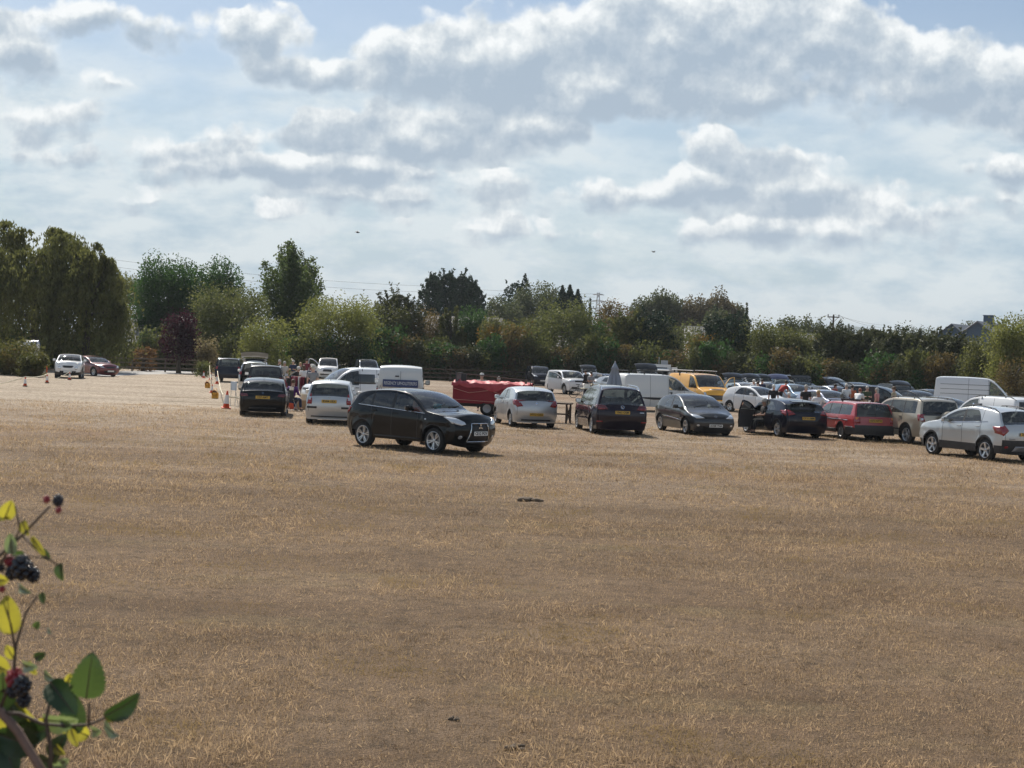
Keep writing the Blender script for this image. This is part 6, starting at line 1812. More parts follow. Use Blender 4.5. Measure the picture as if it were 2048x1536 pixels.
cone("small orange cone farthest back along the rope, left of the navy off-roader", ground(407, 756), .5, None, 2)
cone("small orange cone between the two yellow road lamps", ground(423, 786), .45, None, 5)
stake("pale leaning stake left of the rope, taller one", 413, 752, 1.2, .25)
stake("pale leaning stake right of the rope end, shorter one", 419, 754, .95, -.15)
rope("rope hanging from the tall stake down to the small striped cone", [ground(413, 752) + Vector((.2, 0, 1.05)), ground(421, 768) + Vector((0, 0, .25)), ground(434, 768) + Vector((0, 0, .5))], .022, .03)
rope("rope sweeping down from the small striped cone to the big cone", [ground(434, 768) + Vector((0, 0, .85)), ground(440, 795) + Vector((0, 0, .45)), pc + Vector((-.12, 0, .55))], .02, .05)
rope("thick white rope from the big cone to the black hatchback", [pc + Vector((.06, 0, .5)), pc + Vector((.35, .1, .47)), pc + Vector((.75, .3, .40))], .03, .01)
def easel():
    p = ground(466, 812); r = thing('notice_board', "pale blue white notice board on thin legs beside the big cone", 'notice board', p, R(-5))
    m = MB(); m.rbox((0, 0, .86), (.27, .025, .38), .01); m.build('board', simple("pale board", (.55, .62, .70), .5, var=.06), r)
    for q in ((-.1, 0), (.1, 0)):
        m = MB(); m.tube([(q[0], 0, 1.05), (q[0], -.05, 0)], .012, 5); m.build('leg', M_STEEL, r)
    m = MB(); m.tube([(0, .02, 1.05), (.12, .4, 0)], .012, 5); m.build('leg', M_STEEL, r)
easel()
tree('flowering_shrub', "small dark shrub with pale flowers beside the stakes and rope", 'shrub', 404, 716, 34, 118, 'bush', 'olive', z0=.1, n=1100, lumps=6, lf=.16, trunk=.04)

# ------------------------------------------------------------------ red trailer
def red_trailer():
    p = spot(983, 65.5); r = thing('trailer', "red sheeted trailer with a creased red tarpaulin and black headboard", 'trailer', p, R(-7))
    M_T = simple("red canvas", (.27, .018, .027), .7, var=.2, scale=4, bump=.3); M_TL = simple("faded red tarpaulin", (.44, .055, .065), .6, var=.25, scale=6, bump=.4)
    L, W = 3.25, 1.7; z0, z1 = .50, 1.38
    m = MB(); m.rbox((0, 0, (z0 + z1) / 2), (L, W, z1 - z0), .05); m.build('body', M_T, r)
    # tarpaulin: draped grid with scalloped edge
    nx, ny = 44, 26
    v, f = [], []
    rr = random.Random(4)
    ph = [rr.uniform(0, 6) for _ in range(8)]
    for i in range(nx + 1):
        x = (i / nx - .5) * (L + .08)
        for j in range(ny + 1):
            s = (j / ny - .5) * 2          # -1..1 across incl. both skirts
            half = W / 2 + .03
            skirt = .22 + .09 * math.sin(x * 2.1 + ph[0]) + .06 * math.sin(x * 5.3 + ph[1]) + (.08 if abs(x) > L * .42 else 0)
            tot = half + skirt; d = abs(s) * tot
            w = .030 * math.sin(x * 9 + s * 3 + ph[2]) + .042 * math.sin(x * 4 - s * 7 + ph[3]) + .02 * math.sin(x * 17 + s * 9 + ph[4])
            if d < half: y, z = math.copysign(d, s), z1 + .03 + w * .8 + .05 * (1 - (d / half) ** 2)
            else: y, z = math.copysign(half + .015 + abs(w) * 1.2, s), z1 + .03 - (d - half)
            v.append((x, y, z))
    for i in range(nx):
        for j in range(ny): a = i * (ny + 1) + j; f.append((a, a + ny + 1, a + ny + 2, a + 1))
    me = bpy.data.meshes.new('tarpaulin'); me.from_pydata(v, [], f); me.materials.append(M_TL); me.polygons.foreach_set("use_smooth", [True] * len(f)); link('tarpaulin', me, r)
    m = MB()
    for a, b in (((-1.6, 1.14), (-.9, .96)), ((-.9, .96), (0, 1.1)), ((0, 1.1), (.8, .84)), ((-1.6, .66), (1.62, .56))):
        m.tube([(a[0], -W / 2 - .045, a[1]), (b[0], -W / 2 - .045, b[1])], .011, 5)
    m.build('rope', simple("faded pink rope", (.62, .30, .24), .8), r)
    m = MB(); m.box((0, 0, .42), (L - .1, W - .5, .12)); m.box((1.9, 0, .42), (.9, .1, .1)); m.build('chassis', M_BLACK, r)
    for y in (-.75, .75):
        m = MB(); m.lathe([(.18, -.09), (.30, -.10), (.31, 0), (.30, .10), (.18, .09)], 20, 'Y', (-.1, y, .31)); w = m.build('wheel', M_RUBBER, r, True)
        m = MB(); m.lathe([(.001, -.07), (.18, -.09), (.18, .09), (.001, .07)], 16, 'Y', (-.1, y, .31)); m.build('rim', M_RIMD, w)
    m = MB(); m.box((-L / 2 + .12, 0, 1.60), (.05, W - .1, .42)); m.box((-L / 2 + .45, -.7, 1.58), (.22, .1, .38)); m.build('headboard', M_BLACK, r)
    m = MB(); m.tube([(-L / 2 + .1, -.6, 1.80), (L / 2 - .1, -.6, 1.60)], .022, 5); m.box((L / 2 - .1, -.6, 1.5), (.1, .1, .26)); m.build('rail', M_WOOD, r)
red_trailer()

def parasol():
    p = spot(1226, 72); r = thing('parasol', "tall folded grey parasol behind the aubergine people carrier", 'parasol', p)
    M_P = simple("grey parasol cloth", (.26, .30, .36), .8, var=.18, scale=5)
    H = at(1229, 724, 72).z
    n = 48; prof = [(.02, H), (.09, H - .16), (.19, H - .34), (.15, H - .36), (.22, H - .7), (.31, H - 1.15), (.36, H - 1.5), (.33, H - 1.75), (.29, H - 1.9)]
    v, f = [], []
    for k, (rad, z) in enumerate(prof):
        for j in range(n):
            a = 2 * math.pi * j / n; q = rad * (1 + (.30 if k > 3 else .06) * math.cos(a * 8 + k * .25))
            v.append((q * math.cos(a), q * math.sin(a), z + (.05 * math.cos(a * 8) if k == len(prof) - 1 else 0)))
    for k in range(len(prof) - 1):
        for j in range(n): j2 = (j + 1) % n; f.append((k * n + j, (k + 1) * n + j, (k + 1) * n + j2, k * n + j2))
    me = bpy.data.meshes.new('canopy'); me.from_pydata(v, [], f); me.materials.append(M_P); me.polygons.foreach_set("use_smooth", [True] * len(f)); link('canopy', me, r)
    m = MB(); m.tube([(0, 0, 0), (0, 0, H + .05)], .03, 8); m.build('pole', M_STEEL, r)
    m = MB(); m.rbox((0, 0, .06), (.6, .6, .12), .03); m.build('base', M_TRIM, r)
parasol()

def stall_trailer():
    p = spot(1306, 108); r = thing('catering_trailer', "white box trailer with its side hatch open, left of the yellow van", 'trailer', p, R(-4))
    H = at(1300, 728, 108).z; L = 2.35; D = 1.9
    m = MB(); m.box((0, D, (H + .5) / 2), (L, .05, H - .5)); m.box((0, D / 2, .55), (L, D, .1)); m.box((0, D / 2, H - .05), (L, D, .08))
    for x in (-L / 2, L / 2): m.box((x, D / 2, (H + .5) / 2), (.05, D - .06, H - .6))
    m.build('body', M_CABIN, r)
    for x in (-L / 2 + .12, L / 2 - .12):
        m = MB(); m.box((x, -.03, (H + .5) / 2), (.26, .06, H - .5)); m.build('post', M_CABW, r)
    m = MB(); m.box((0, -.035, H - .1), (L, .07, .22)); m.build('top_beam', M_CABW, r)
    m = MB(); m.box((.1, -.25, H - .36), (L - .5, .45, .06), M=Matrix.Rotation(R(16), 3, 'X')); m.build('hatch', M_CABW, r)
    m = MB(); m.box((0, -.05, .95), (L, .10, .8)); m.box((0, -.2, 1.36), (L, .4, .05)); m.build('counter', M_CABW, r)
    for x in (-.4, .4):
        m = MB(); m.lathe([(.001, -.1), (.30, -.1), (.32, 0), (.30, .1), (.001, .1)], 18, 'Y', (x, .15, .32)); m.build('wheel', M_RUBBER, r)
    m = MB(); m.tube([(.35, 1, H), (.35, 1, H + .55)], .025, 5); m.box((.75, 1.2, H + .15), (.5, .3, .3)); m.build('flue', M_STEEL, r)
    m = MB(); m.rbox((L / 2 + .25, .8, H - .55), (.5, 1.2, .7), .06); m.build('side_locker', M_CABW, r)
stall_trailer()

def trestle():
    p = spot(1110, 60.5); r = thing('trestle_bench', "dark wooden trestle with crossed legs right of the silver hatchback", 'trestle', p, R(70))
    for y in (-.55, .55):
        m = MB()
        m.box((-.26, y, .38), (.07, .06, .80), M=None); m.box((.26, y, .38), (.07, .06, .80)); m.tube([(-.25, y, .05), (.25, y, .70)], .035, 4); m.tube([(.25, y, .05), (-.25, y, .70)], .035, 4)
        m.build('leg_frame', M_DWOOD, r)
    m = MB(); m.rbox((0, 0, .79), (.62, 1.3, .06), .015); m.build('top', M_DWOOD, r)
    m = MB(); m.box((0, 0, .36), (.06, 1.1, .06)); m.build('stretcher', M_DWOOD, r)
trestle()
def bicycle(label, px, d, rz):
    p = spot(px, d); r = thing('bicycle', label, 'bicycle', p, rz)
    for x in (-.52, .52):
        m = MB(); P = [(x + .33 * math.cos(a * math.pi / 12), 0, .34 + .33 * math.sin(a * math.pi / 12)) for a in range(25)]; m.tube(P, .02, 5, False)
        for a in range(8): m.tube([(x, 0, .34), (x + .32 * math.cos(a * math.pi / 4), 0, .34 + .32 * math.sin(a * math.pi / 4))], .004, 3)
        m.build('wheel', M_RUBBER, r)
    m = MB(); A, B, C_, D_, E = (-.52, 0, .34), (-.08, 0, .30), (-.2, 0, .80), (.38, 0, .80), (.52, 0, .34)
    for a, b in ((A, B), (A, C_), (B, C_), (B, D_), (C_, D_), (D_, E)): m.tube([a, b], .02, 6)
    m.build('frame', M_BLACK, r)
    m = MB(); m.rbox((-.23, 0, .90), (.25, .13, .05), .02); m.tube([(-.2, 0, .8), (-.22, 0, .9)], .013, 5); m.build('saddle', M_BLACK, r)
    m = MB(); m.tube([(.38, 0, .8), (.36, 0, .95)], .015, 5); m.tube([(.30, -.28, .95), (.38, -.2, .97), (.38, .2, .97), (.30, .28, .95)], .013, 5); m.build('handlebar', M_BLACK, r)
    return r
bicycle("dark bicycle standing in front of the white off-roader", 1161, 100, R(20))

# ------------------------------------------------------------------ stalls
M_CLOTHR = simple("dark red cloth", (.20, .02, .04), .9, var=.3); M_CLOTHP = simple("pink cloth", (.55, .25, .28), .9, var=.2)
M_CARD = simple("brown cardboard", (.36, .23, .12), .9, var=.15); M_CREAM = simple("cream card", (.62, .56, .42), .9, var=.1)
def table(label, px, d, rz, l=1.8, cloth=None):
    p = spot(px, d); r = thing('folding_table', label, 'table', p, rz)
    m = MB(); m.rbox((0, 0, .73), (l, .7, .04), .01); m.build('table_top', M_CREAM, r)
    for x in (-l / 2 + .1, l / 2 - .1):
        for y in (-.28, .28):
            m = MB(); m.tube([(x, y, .72), (x * 1.02, y, 0)], .018, 6); m.build('leg', M_STEEL, r)
    if cloth:
        m = MB(); n = 24
        v, f = [], []
        for i in range(n + 1):
            x = (i / n - .5) * (l + .04); q = .02 * math.sin(i * 1.3)
            v += [(x, -.36 - q, .30 + .03 * math.sin(i * .9)), (x, -.36, .76), (x, .36, .76)]
        for i in range(n):
            for k in (0, 1): a = i * 3 + k; f.append((a, a + 3, a + 4, a + 1))
        m.add(v, f); c = m.build('cloth', cloth, r)
    return p
def boxthing(label, cat, name, base, off, size, mat, rz=0.2):
    r = thing(name, label, cat, base + Vector(off), rz)
    w, d, h = size; t = .012
    m = MB()
    m.box((0, 0, t / 2 + .001), (w, d, t))
    for sx in (-1, 1): m.box((sx * (w / 2 - t / 2), 0, h / 2 + t / 2), (t, d - 2 * t - .002, h - t))
    for sy in (-1, 1): m.box((0, sy * (d / 2 - t / 2), h / 2 + t / 2), (w, t, h - t))
    m.build('box', mat, r)
    m = MB()
    for sx in (-1, 1): m.box((sx * (w / 2 + .04), 0, h + .0), (.1, d * .95, .008), M=Matrix.Rotation(R(sx * 28), 3, 'Y'))
    m.build('flap', mat, r)
t1 = table("stall table with dark red cloth between the grey shirted man and the silver people carrier", 594, 84, R(3), 1.9, M_CLOTHR)
t2 = table("stall table covered in pink cloth, behind the dark red one", 588, 92, R(5), 1.9, M_CLOTHP)
rr_ = random.Random(3)
cols_ = [("white", M_REFL), ("pale blue", simple("pale blue stuff", (.35, .45, .55), .6)), ("red", M_CONE), ("dark", M_TRIM), ("cream", M_CREAM), ("pink", M_CLOTHP)]
for i in range(6):
    cn, mm = cols_[i]
    x = -.75 + i * .3
    def crock(kind):
        m = MB()
        if kind == 0: m.lathe([(.001, 0), (.05, 0), (.085, .08), (.06, .17), (.035, .20), (.045, .24), (.001, .235)], 12)
        elif kind == 1: m.lathe([(.001, 0), (.06, 0), (.12, .05), (.13, .08), (.115, .075), (.001, .03)], 14)
        else: m.rbox((0, 0, .07), (.2, .14, .14), .02)
        return m
    o = crock(i % 3).build(['vase', 'bowl', 'tin'][i % 3], mm, loc=t1 + Vector((x, rr_.uniform(-.15, .15), .762)), smooth=i % 3 < 2)
    tag(o, f"small {cn} {['vase', 'bowl', 'tin'][i % 3]} on the dark red stall table", ['vase', 'bowl', 'tin'][i % 3])
tb = spot(604, 63.5)
boxthing("brown cardboard box on the grass beside the pale silver hatchback", 'box', 'cardboard_box', tb, (0, 0, 0), (.45, .4, .38), M_CARD)
boxthing("orange red crate on the grass left of the cardboard box", 'crate', 'plastic_crate', tb, (-.42, .1, 0), (.32, .3, .34), M_CONE, .0)
boxthing("cream box standing on the grass behind the cardboard box", 'box', 'cream_box', tb, (.1, .8, 0), (.5, .4, .62), M_CREAM, .1)
def rack():
    p = spot(598, 77); r = thing('clothes_rail', "clothes rail hung with dark red and white garments beside the stall table", 'clothes rail', p, R(-8))
    m = MB(); m.tube([(-.45, 0, 0), (-.45, 0, 1.15), (.45, 0, 1.15), (.45, 0, 0)], .016, 6)
    for x in (-.45, .45): m.tube([(x, -.25, .02), (x, .25, .02)], .016, 6)
    m.build('frame', M_STEEL, r)
    for i in range(7):
        x = -.38 + i * .125; mm = [M_CLOTHR, M_CLOTHP, M_CLOTHR, M_REFL, M_CLOTHR, M_CLOTHR, M_BLACK][i]
        m = MB(); m.rbox((x, 0, .78), (.07, .42, .68), .03); m.build('garment', mm, r)
rack()
t4 = table("table piled with pale boxes beside the folded parasol", 1188, 96, R(6), 1.7)
for i, (cn, mm) in enumerate((("white", M_REFL), ("cream", M_CREAM), ("brown", M_CARD))):
    boxthing(f"{cn} open box on the table beside the folded parasol", 'box', 'goods_box', t4, (-.5 + i * .5, 0, .755), (.38, .34, .26), mm)
t3 = table("table with green and cream goods beyond the red estate car", 1723, 80, R(-10), 2.0)
for i, (cn, mm, kd) in enumerate((("green", simple("green stuff", (.08, .16, .07), .7), 'box'), ("cream", M_CREAM, 'box'), ("dark", M_TRIM, 'basket'))):
    boxthing(f"{cn} open {kd} on the table beyond the red estate car", kd, 'goods_box' if kd == 'box' else 'basket', t3, (-.6 + i * .6, 0, .755), (.4, .35, .22), mm)

# ------------------------------------------------------------------ haze
hz, nt_h, out_h = new_mat("thin haze")
pv = N(nt_h, "ShaderNodeVolumePrincipled"); pv.inputs["Color"].default_value = (.82, .88, .95, 1); pv.inputs["Density"].default_value = .00017; pv.inputs["Anisotropy"].default_value = .0
nt_h.links.new(pv.outputs[0], out_h.inputs["Volume"])
m = MB(); m.box((0, 3700, 66), (13800, 7580, 134)); tag(m.build('haze', hz), kind='stuff')
# ------------------------------------------------------------------ people
SKIN = [simple("light skin", (.50, .30, .22), .6, var=.08), simple("tanned skin", (.36, .20, .135), .6, var=.08)]
def cloth(name, col): return simple("cloth " + name, col, .9, var=.18, scale=12)
HAIRS = dict(grey=simple("grey hair", (.42, .40, .37), .8, var=.2), white=simple("white hair", (.68, .66, .62), .8, var=.12), dark=simple("dark hair", (.03, .022, .016), .7), brown=simple("brown hair", (.10, .06, .035), .7), blonde=simple("fair hair", (.42, .30, .15), .7), red=simple("auburn hair", (.22, .06, .03), .7))

def skin_mesh(name, chains, mat, sub=1):
    """chains: list of ([(pos, radius)...]) that share points by position; grown with a Skin modifier"""
    idx, vs, rad, es, roots = {}, [], [], [], []
    def vid(p, r):
        k = tuple(round(c, 4) for c in p)
        if k not in idx: idx[k] = len(vs); vs.append(p); rad.append(r)
        return idx[k]
    for ch in chains:
        ids = [vid(p, r) for p, r in ch]
        es += [(a, b) for a, b in zip(ids, ids[1:]) if a != b]
    # one root per island
    par = list(range(len(vs)))
    def find(a):
        while par[a] != a: a = par[a]
        return a
    for a, b in es: par[find(a)] = find(b)
    seen = set()
    me = bpy.data.meshes.new(name); me.from_pydata(vs, es, [])
    o = bpy.data.objects.new(name, me); COL.objects.link(o)
    md = o.modifiers.new("skin", 'SKIN')
    if not me.skin_vertices:
        bm = bmesh.new(); bm.from_mesh(me); bm.verts.layers.skin.verify(); bm.to_mesh(me); bm.free()
    for i, sv in enumerate(me.skin_vertices[0].data):
        rr = rad[i]; sv.radius = (rr, rr) if not hasattr(rr, '__len__') else rr
        f = find(i); sv.use_root = f not in seen; seen.add(f)
    md.use_smooth_shade = True
    sb = o.modifiers.new("sub", 'SUBSURF'); sb.levels = sub; sb.render_levels = sub
    dg = bpy.context.evaluated_depsgraph_get()
    m2 = bpy.data.meshes.new_from_object(o.evaluated_get(dg))
    bpy.data.objects.remove(o); bpy.data.meshes.remove(me)
    m2.materials.clear(); m2.materials.append(mat)
    return m2

V_ = Vector
def person(label, px, depth, facing, shirt, legs, hair='brown', hat=None, pose='stand', h=1.72, skin=0, loc=None, long_hair=False, sleeves='short', shoes=None):
    """facing: degrees in the ground plane, -90 looks at the viewer"""
    p = spot(px, depth) if loc is None else V_(loc)
    k = h / 1.72
    root = thing('person', label, 'person', p, R(facing - 90))        # local +y is forward
    root.scale = (k, k, k)
    sit = pose == 'sit'; bend = pose == 'bend'
    zp = .50 if sit else .93
    pel = V_((0, 0, zp)); lean = V_((0, .42, -.10)) if bend else V_((0, .04, 0)) if sit else V_((0, 0, 0))
    spine = pel + V_((0, .0, .20)) + lean * .4; chest = pel + V_((0, .01, .42)) + lean * .85; neck = pel + V_((0, .01, .54)) + lean * 1.0
    nod = V_((0, .10, -.02)) if bend else V_((0, .02, 0))
    head0 = neck + V_((0, .0, .07)) + nod * .4; head1 = neck + V_((0, .015, .16)) + nod * .8; head2 = neck + V_((0, .01, .235)) + nod
    body = [[(pel, .095), (spine, .085), (chest, .095), (neck, .055), (head0, (.065, .075)), (head1, (.078, .095)), (head2, (.06, .072))]]
    shirtc = [[(pel + V_((0, 0, .06)), (.15, .14)), (spine, (.145, .135)), (chest, (.16, .14)), (neck - V_((0, 0, .03)), .085)]]
    legc, hands, shoechains = [], [], []
    for sg in (-1, 1):
        sh = chest + V_((sg * .19, 0, .06))
        if pose == 'stand': el = sh + V_((sg * .05, -.02, -.29)); wr = el + V_((sg * .0, .10, -.24))
        elif pose == 'hold': el = sh + V_((sg * .05, .03, -.28)); wr = el + V_((-sg * .10, .22, .04))
        elif pose == 'hips': el = sh + V_((sg * .14, -.06, -.25)); wr = el + V_((-sg * .15, .10, -.16))
        elif bend: el = sh + V_((sg * .04, .08, -.28)); wr = el + V_((-sg * .04, .16, -.18))
        else: el = sh + V_((sg * .05, .06, -.27)); wr = el + V_((-sg * .08, .22, -.02))
        hip = pel + V_((sg * .10, 0, -.04))
        if sit: kn = hip + V_((sg * .04, .43, .02)); an = kn + V_((0, .05, -.40))
        else: kn = hip + V_((sg * .015, .03, -.42)); an = kn + V_((sg * .01, -.03, -.39))
        toe = an + V_((sg * .02, .17, -.045))
        body.append([(chest, .095), (sh, .055), (el, .042), (wr, .030)])
        body.append([(pel, .095), (hip, .085), (kn, .060), (an, .042), (toe, .036)])
        slv = el if sleeves == 'long' else sh.lerp(el, .75)
        ch = [(chest, (.16, .14)), (sh, .085), (slv, .062)]
        if sleeves == 'long': ch.append((wr, .044))
        shirtc.append(ch)
        legc.append([(pel + V_((0, 0, -.01)), (.15, .135)), (hip, .115), (kn, .078), (an + V_((0, 0, .03)), .062)])
        shoechains.append([(an + V_((0, -.05, -.035)), .045), (toe, .044)])
        # hand: palm and five separate fingers, the thumb from the side of the palm
        d = (wr - el).normalized(); side = V_((1, 0, 0)); nrm = d.cross(side).normalized()
        palm = wr + d * .075
        body.append([(wr, .030), (palm, (.040, .020))])
        for q, (off, ln) in enumerate(((-.03, .068), (-.01, .078), (.011, .073), (.031, .058))):
            a = wr + d * .085 + side * off; b = a + d * ln * .55 + nrm * .008; c = b + d * ln * .4 + nrm * .022
            hands.append([(a, .0105), (b, .0095), (c, .0075)])
        a = wr + d * .035 + side * (-sg * .03); b = a + d * .03 + side * (-sg * .03) + nrm * .01; c = b + d * .032 + side * (-sg * .005) + nrm * .015
        hands.append([(a, .0125), (b, .011), (c, .0085)])
    # nose and ears belong to the head
    fz = head1
    nose = [[(fz + V_((0, .085, .005)), .012), (fz + V_((0, .108, -.02)), .014)]]
    ears = [[(fz + V_((sg * .078, 0, .02)), .012), (fz + V_((sg * .088, -.008, -.02)), .012)] for sg in (-1, 1)]
    link('body', skin_mesh('body', body + hands + nose + ears, SKIN[skin], 1), root)
    link('shirt', skin_mesh('shirt', shirtc, cloth(*shirt), 1), root)
    link('trousers', skin_mesh('trousers', legc, cloth(*legs), 1), root)
    for c_ in shoechains: link('shoe', skin_mesh('shoe', [c_], M_TRIM, 1), root)
    m = MB()
    for sg in (-1, 1): m.ball(fz + V_((sg * .032, .088, .035)), (.012, .006, .008), 6)
    m.build('eyes', M_BLACK, root)
    m = MB(); m.box(fz + V_((0, .086, -.058)), (.05, .008, .01)); m.build('mouth', simple("lips", (.30, .10, .09), .5), root)
    if hair:
        m = MB(); M_ = Matrix.Rotation(R(-12 if not bend else -40), 3, 'X')
        m.ball(fz + V_((0, -.022, .052)), (.092, .112, .10), 14, M_)
        if long_hair: m.ball(fz + V_((0, -.065, -.06)), (.085, .055, .15), 12)
        m.build('hair', HAIRS[hair], root, smooth=True)
    if hat:
        m = MB(); c = fz + V_((0, 0, .075))
        if hat[0] == 'brim': m.lathe([(.17, -.015), (.175, -.005), (.10, .005), (.095, .075), (.07, .10), (.001, .105)], 20, 'Z', c)
        else:
            m.lathe([(.104, -.01), (.10, .04), (.07, .085), (.001, .10)], 16, 'Z', c); m.box(c + V_((0, .13, -.005)), (.14, .12, .012))
        m.build('hat', hat[1], root, smooth=True)
    return root

W_, BK, GY = ("white", (.70, .70, .70)), ("black", (.018, .018, .02)), ("grey", (.22, .225, .24))
NV, MR, RD, PK, PU, GN, BR, DN = ("navy", (.02, .03, .075)), ("maroon", (.14, .02, .035)), ("red", (.32, .035, .03)), ("pink", (.55, .24, .24)), ("purple", (.10, .03, .16)), ("green", (.05, .07, .035)), ("brown", (.10, .065, .04)), ("denim", (.06, .09, .16))
BG = ("beige", (.38, .32, .22))
HATW = simple("cream hat", (.58, .54, .46), .85); CAPG = simple("pale cap", (.55, .55, .52), .8)
# round the stall on the left
person("man in a grey shirt and cream brimmed hat seen from behind at the stall", 624, 69.5, 95, GY, DN, 'grey', ('brim', HATW), h=1.76)
person("person in a pale cap standing just beyond the grey shirted man", 622, 77, 100, NV, BK, 'dark', ('cap', CAPG), h=1.72)
person("tall person in dark red standing behind the stall near the open van door", 612, 104, -95, MR, BK, 'dark', h=1.8, sleeves='long')
person("fair haired woman in a dark green top behind the stall table", 599, 92.5, -80, GN, BK, 'blonde', long_hair=True, h=1.66, pose='hold')
person("white haired woman in black bending at the left end of the stall", 577, 79, 20, BK, BK, 'white', pose='bend', h=1.68)
person("grey haired man in a pale shirt behind the white haired woman", 567, 91, -60, ("pale", (.45, .43, .40)), BG, 'grey', h=1.70)
person("grey haired person in brown next to the raised silver tailgate", 557, 97, -30, BR, DN, 'grey', h=1.74, sleeves='long')
ps = spot(583, 62)
def chair(label, p, rz):
    r = thing('folding_chair', label, 'chair', p, rz)
    m = MB(); m.rbox((0, 0, .44), (.46, .44, .03), .01); m.build('seat', M_BLACK, r)
    m = MB(); m.rbox((0, -.24, .68), (.46, .03, .36), .01); m.build('backrest', M_BLACK, r)
    for x in (-.2, .2):
        m = MB(); m.tube([(x, .2, 0), (x, -.2, .44), (x, -.25, .86)], .013, 5); m.build('leg', M_STEEL, r)
        m = MB(); m.tube([(x, -.2, 0), (x, .2, .44)], .013, 5); m.build('leg', M_STEEL, r)
chair("black folding chair under the person in purple", ps, R(-25))
person("person in a purple top sitting on a folding chair beside the black hatchback", 583, 62, 65, PU, NV, 'brown', pose='sit', loc=ps, h=1.66, sleeves='long')
# beyond the trailer
person("man in a pale cap standing behind the left half of the red trailer", 961, 70, -85, ("stone", (.34, .33, .30)), BK, 'grey', ('cap', CAPG), h=1.70)
person("grey haired person standing behind the middle of the red trailer", 995, 70.5, -90, BR, BK, 'grey', h=1.58)
person("dark haired child behind the right end of the red trailer", 1039, 70.5, -80, GN, BK, 'brown', h=1.42)
# middle
person("tall man all in black standing by the white off-roader's bonnet", 1170, 105, 150, BK, BK, 'dark', h=1.8, sleeves='long')
person("dark clothed person bending inside the yellow van's left side, by its rack", 1327, 82.5, 100, BK, BK, 'brown', h=1.78)
person("woman in pink bending over goods beside the folded parasol", 1210, 88, 40, PK, MR, 'grey', pose='bend', h=1.6)
# right-hand shoppers
person("white haired man in a white shirt behind the white hatchback", 1506, 90, 120, W_, BG, 'white', h=1.75)
person("dark haired man in a maroon shirt behind the white hatchback's roof", 1514, 86, 110, MR, BK, 'dark', h=1.70)
person("white haired man in black, seen from behind right of the white hatchback", 1545, 76, 80, BK, DN, 'white', h=1.66)
person("person in dark red leaning at the light blue car", 1557, 93, 30, RD, BK, 'dark', pose='bend', h=1.85)
person("white haired woman whose head shows over the navy hatchback's roof", 1576, 66, 120, NV, BG, 'white', h=1.48)
person("big man in black standing between the navy hatchback and the lavender car", 1609, 71, 60, BK, BG, 'grey', h=1.76, pose='hold')
person("woman in a white T-shirt between the navy hatchback and the red estate", 1634, 62.5, -120, W_, DN, 'blonde', long_hair=True, h=1.66, skin=1, pose='hips')
person("bald looking man in a white shirt beyond the red estate", 1691, 84, 100, W_, DN, 'grey', h=1.76)
person("dark haired woman in an orange top beside the charcoal people carrier", 1702, 86, 60, ("orange", (.45, .12, .05)), BK, 'dark', h=1.68)
person("auburn haired woman in white bending over the goods table", 1712, 78, 60, W_, BK, 'red', pose='bend', h=1.72)
person("grey haired woman in a pink top at the open side door", 1752, 79.5, 150, PK, BK, 'grey', h=1.66, long_hair=True)
person("person in a navy top walking behind the silver hatchback's raised tailgate", 1522, 95, -70, NV, DN, 'dark', h=1.74)
person("man in a beige shirt in front of the charcoal people carrier's bonnet", 1786, 80, 150, BG, DN, 'brown', h=1.76)
person("woman in a red top by the lavender hatchback's far side", 1668, 91, -40, RD, DN, 'dark', h=1.66, long_hair=True)
person("person in green standing between the goods table and the people carrier", 1732, 83, -100, GN, BK, 'grey', h=1.70, pose='hold')
person("grey haired man in a navy shirt at the far end of the left-hand stalls", 585, 98, -100, NV, BG, 'grey', h=1.74, pose='hold')
person("woman in a white top looking at the clothes rail", 606, 80, 120, W_, DN, 'brown', h=1.64, long_hair=True)
person("dark haired man in grey beside the white table boxes", 1180, 99, -60, GY, BK, 'dark', h=1.74, pose='hold')
# driver's side passenger of the navy hatchback, sitting in the doorway
fo = spot(1562, 57.5); fr_ = R(107)
pp = fo + Vector((math.cos(fr_) * -.10 - math.sin(fr_) * .74, math.sin(fr_) * -.10 + math.cos(fr_) * .74, .06))
person("grey haired man in black sitting sideways in the navy hatchback's open doorway", 0, 0, 190, BK, BK, 'grey', pose='sit', loc=pp, h=1.72, skin=1)
# driver of the black crossover
dv = spot(838, 40.6); dr_ = R(-41)
def in_car(p, rz, x, y, z): return p + Vector((math.cos(rz) * x - math.sin(rz) * y, math.sin(rz) * x + math.cos(rz) * y, z))
person("driver in a red top behind the wheel of the black crossover", 0, 0, -41, RD, BK, 'dark', pose='sit', loc=in_car(dv, dr_, .10, -.36, .17), h=1.66, sleeves='long')
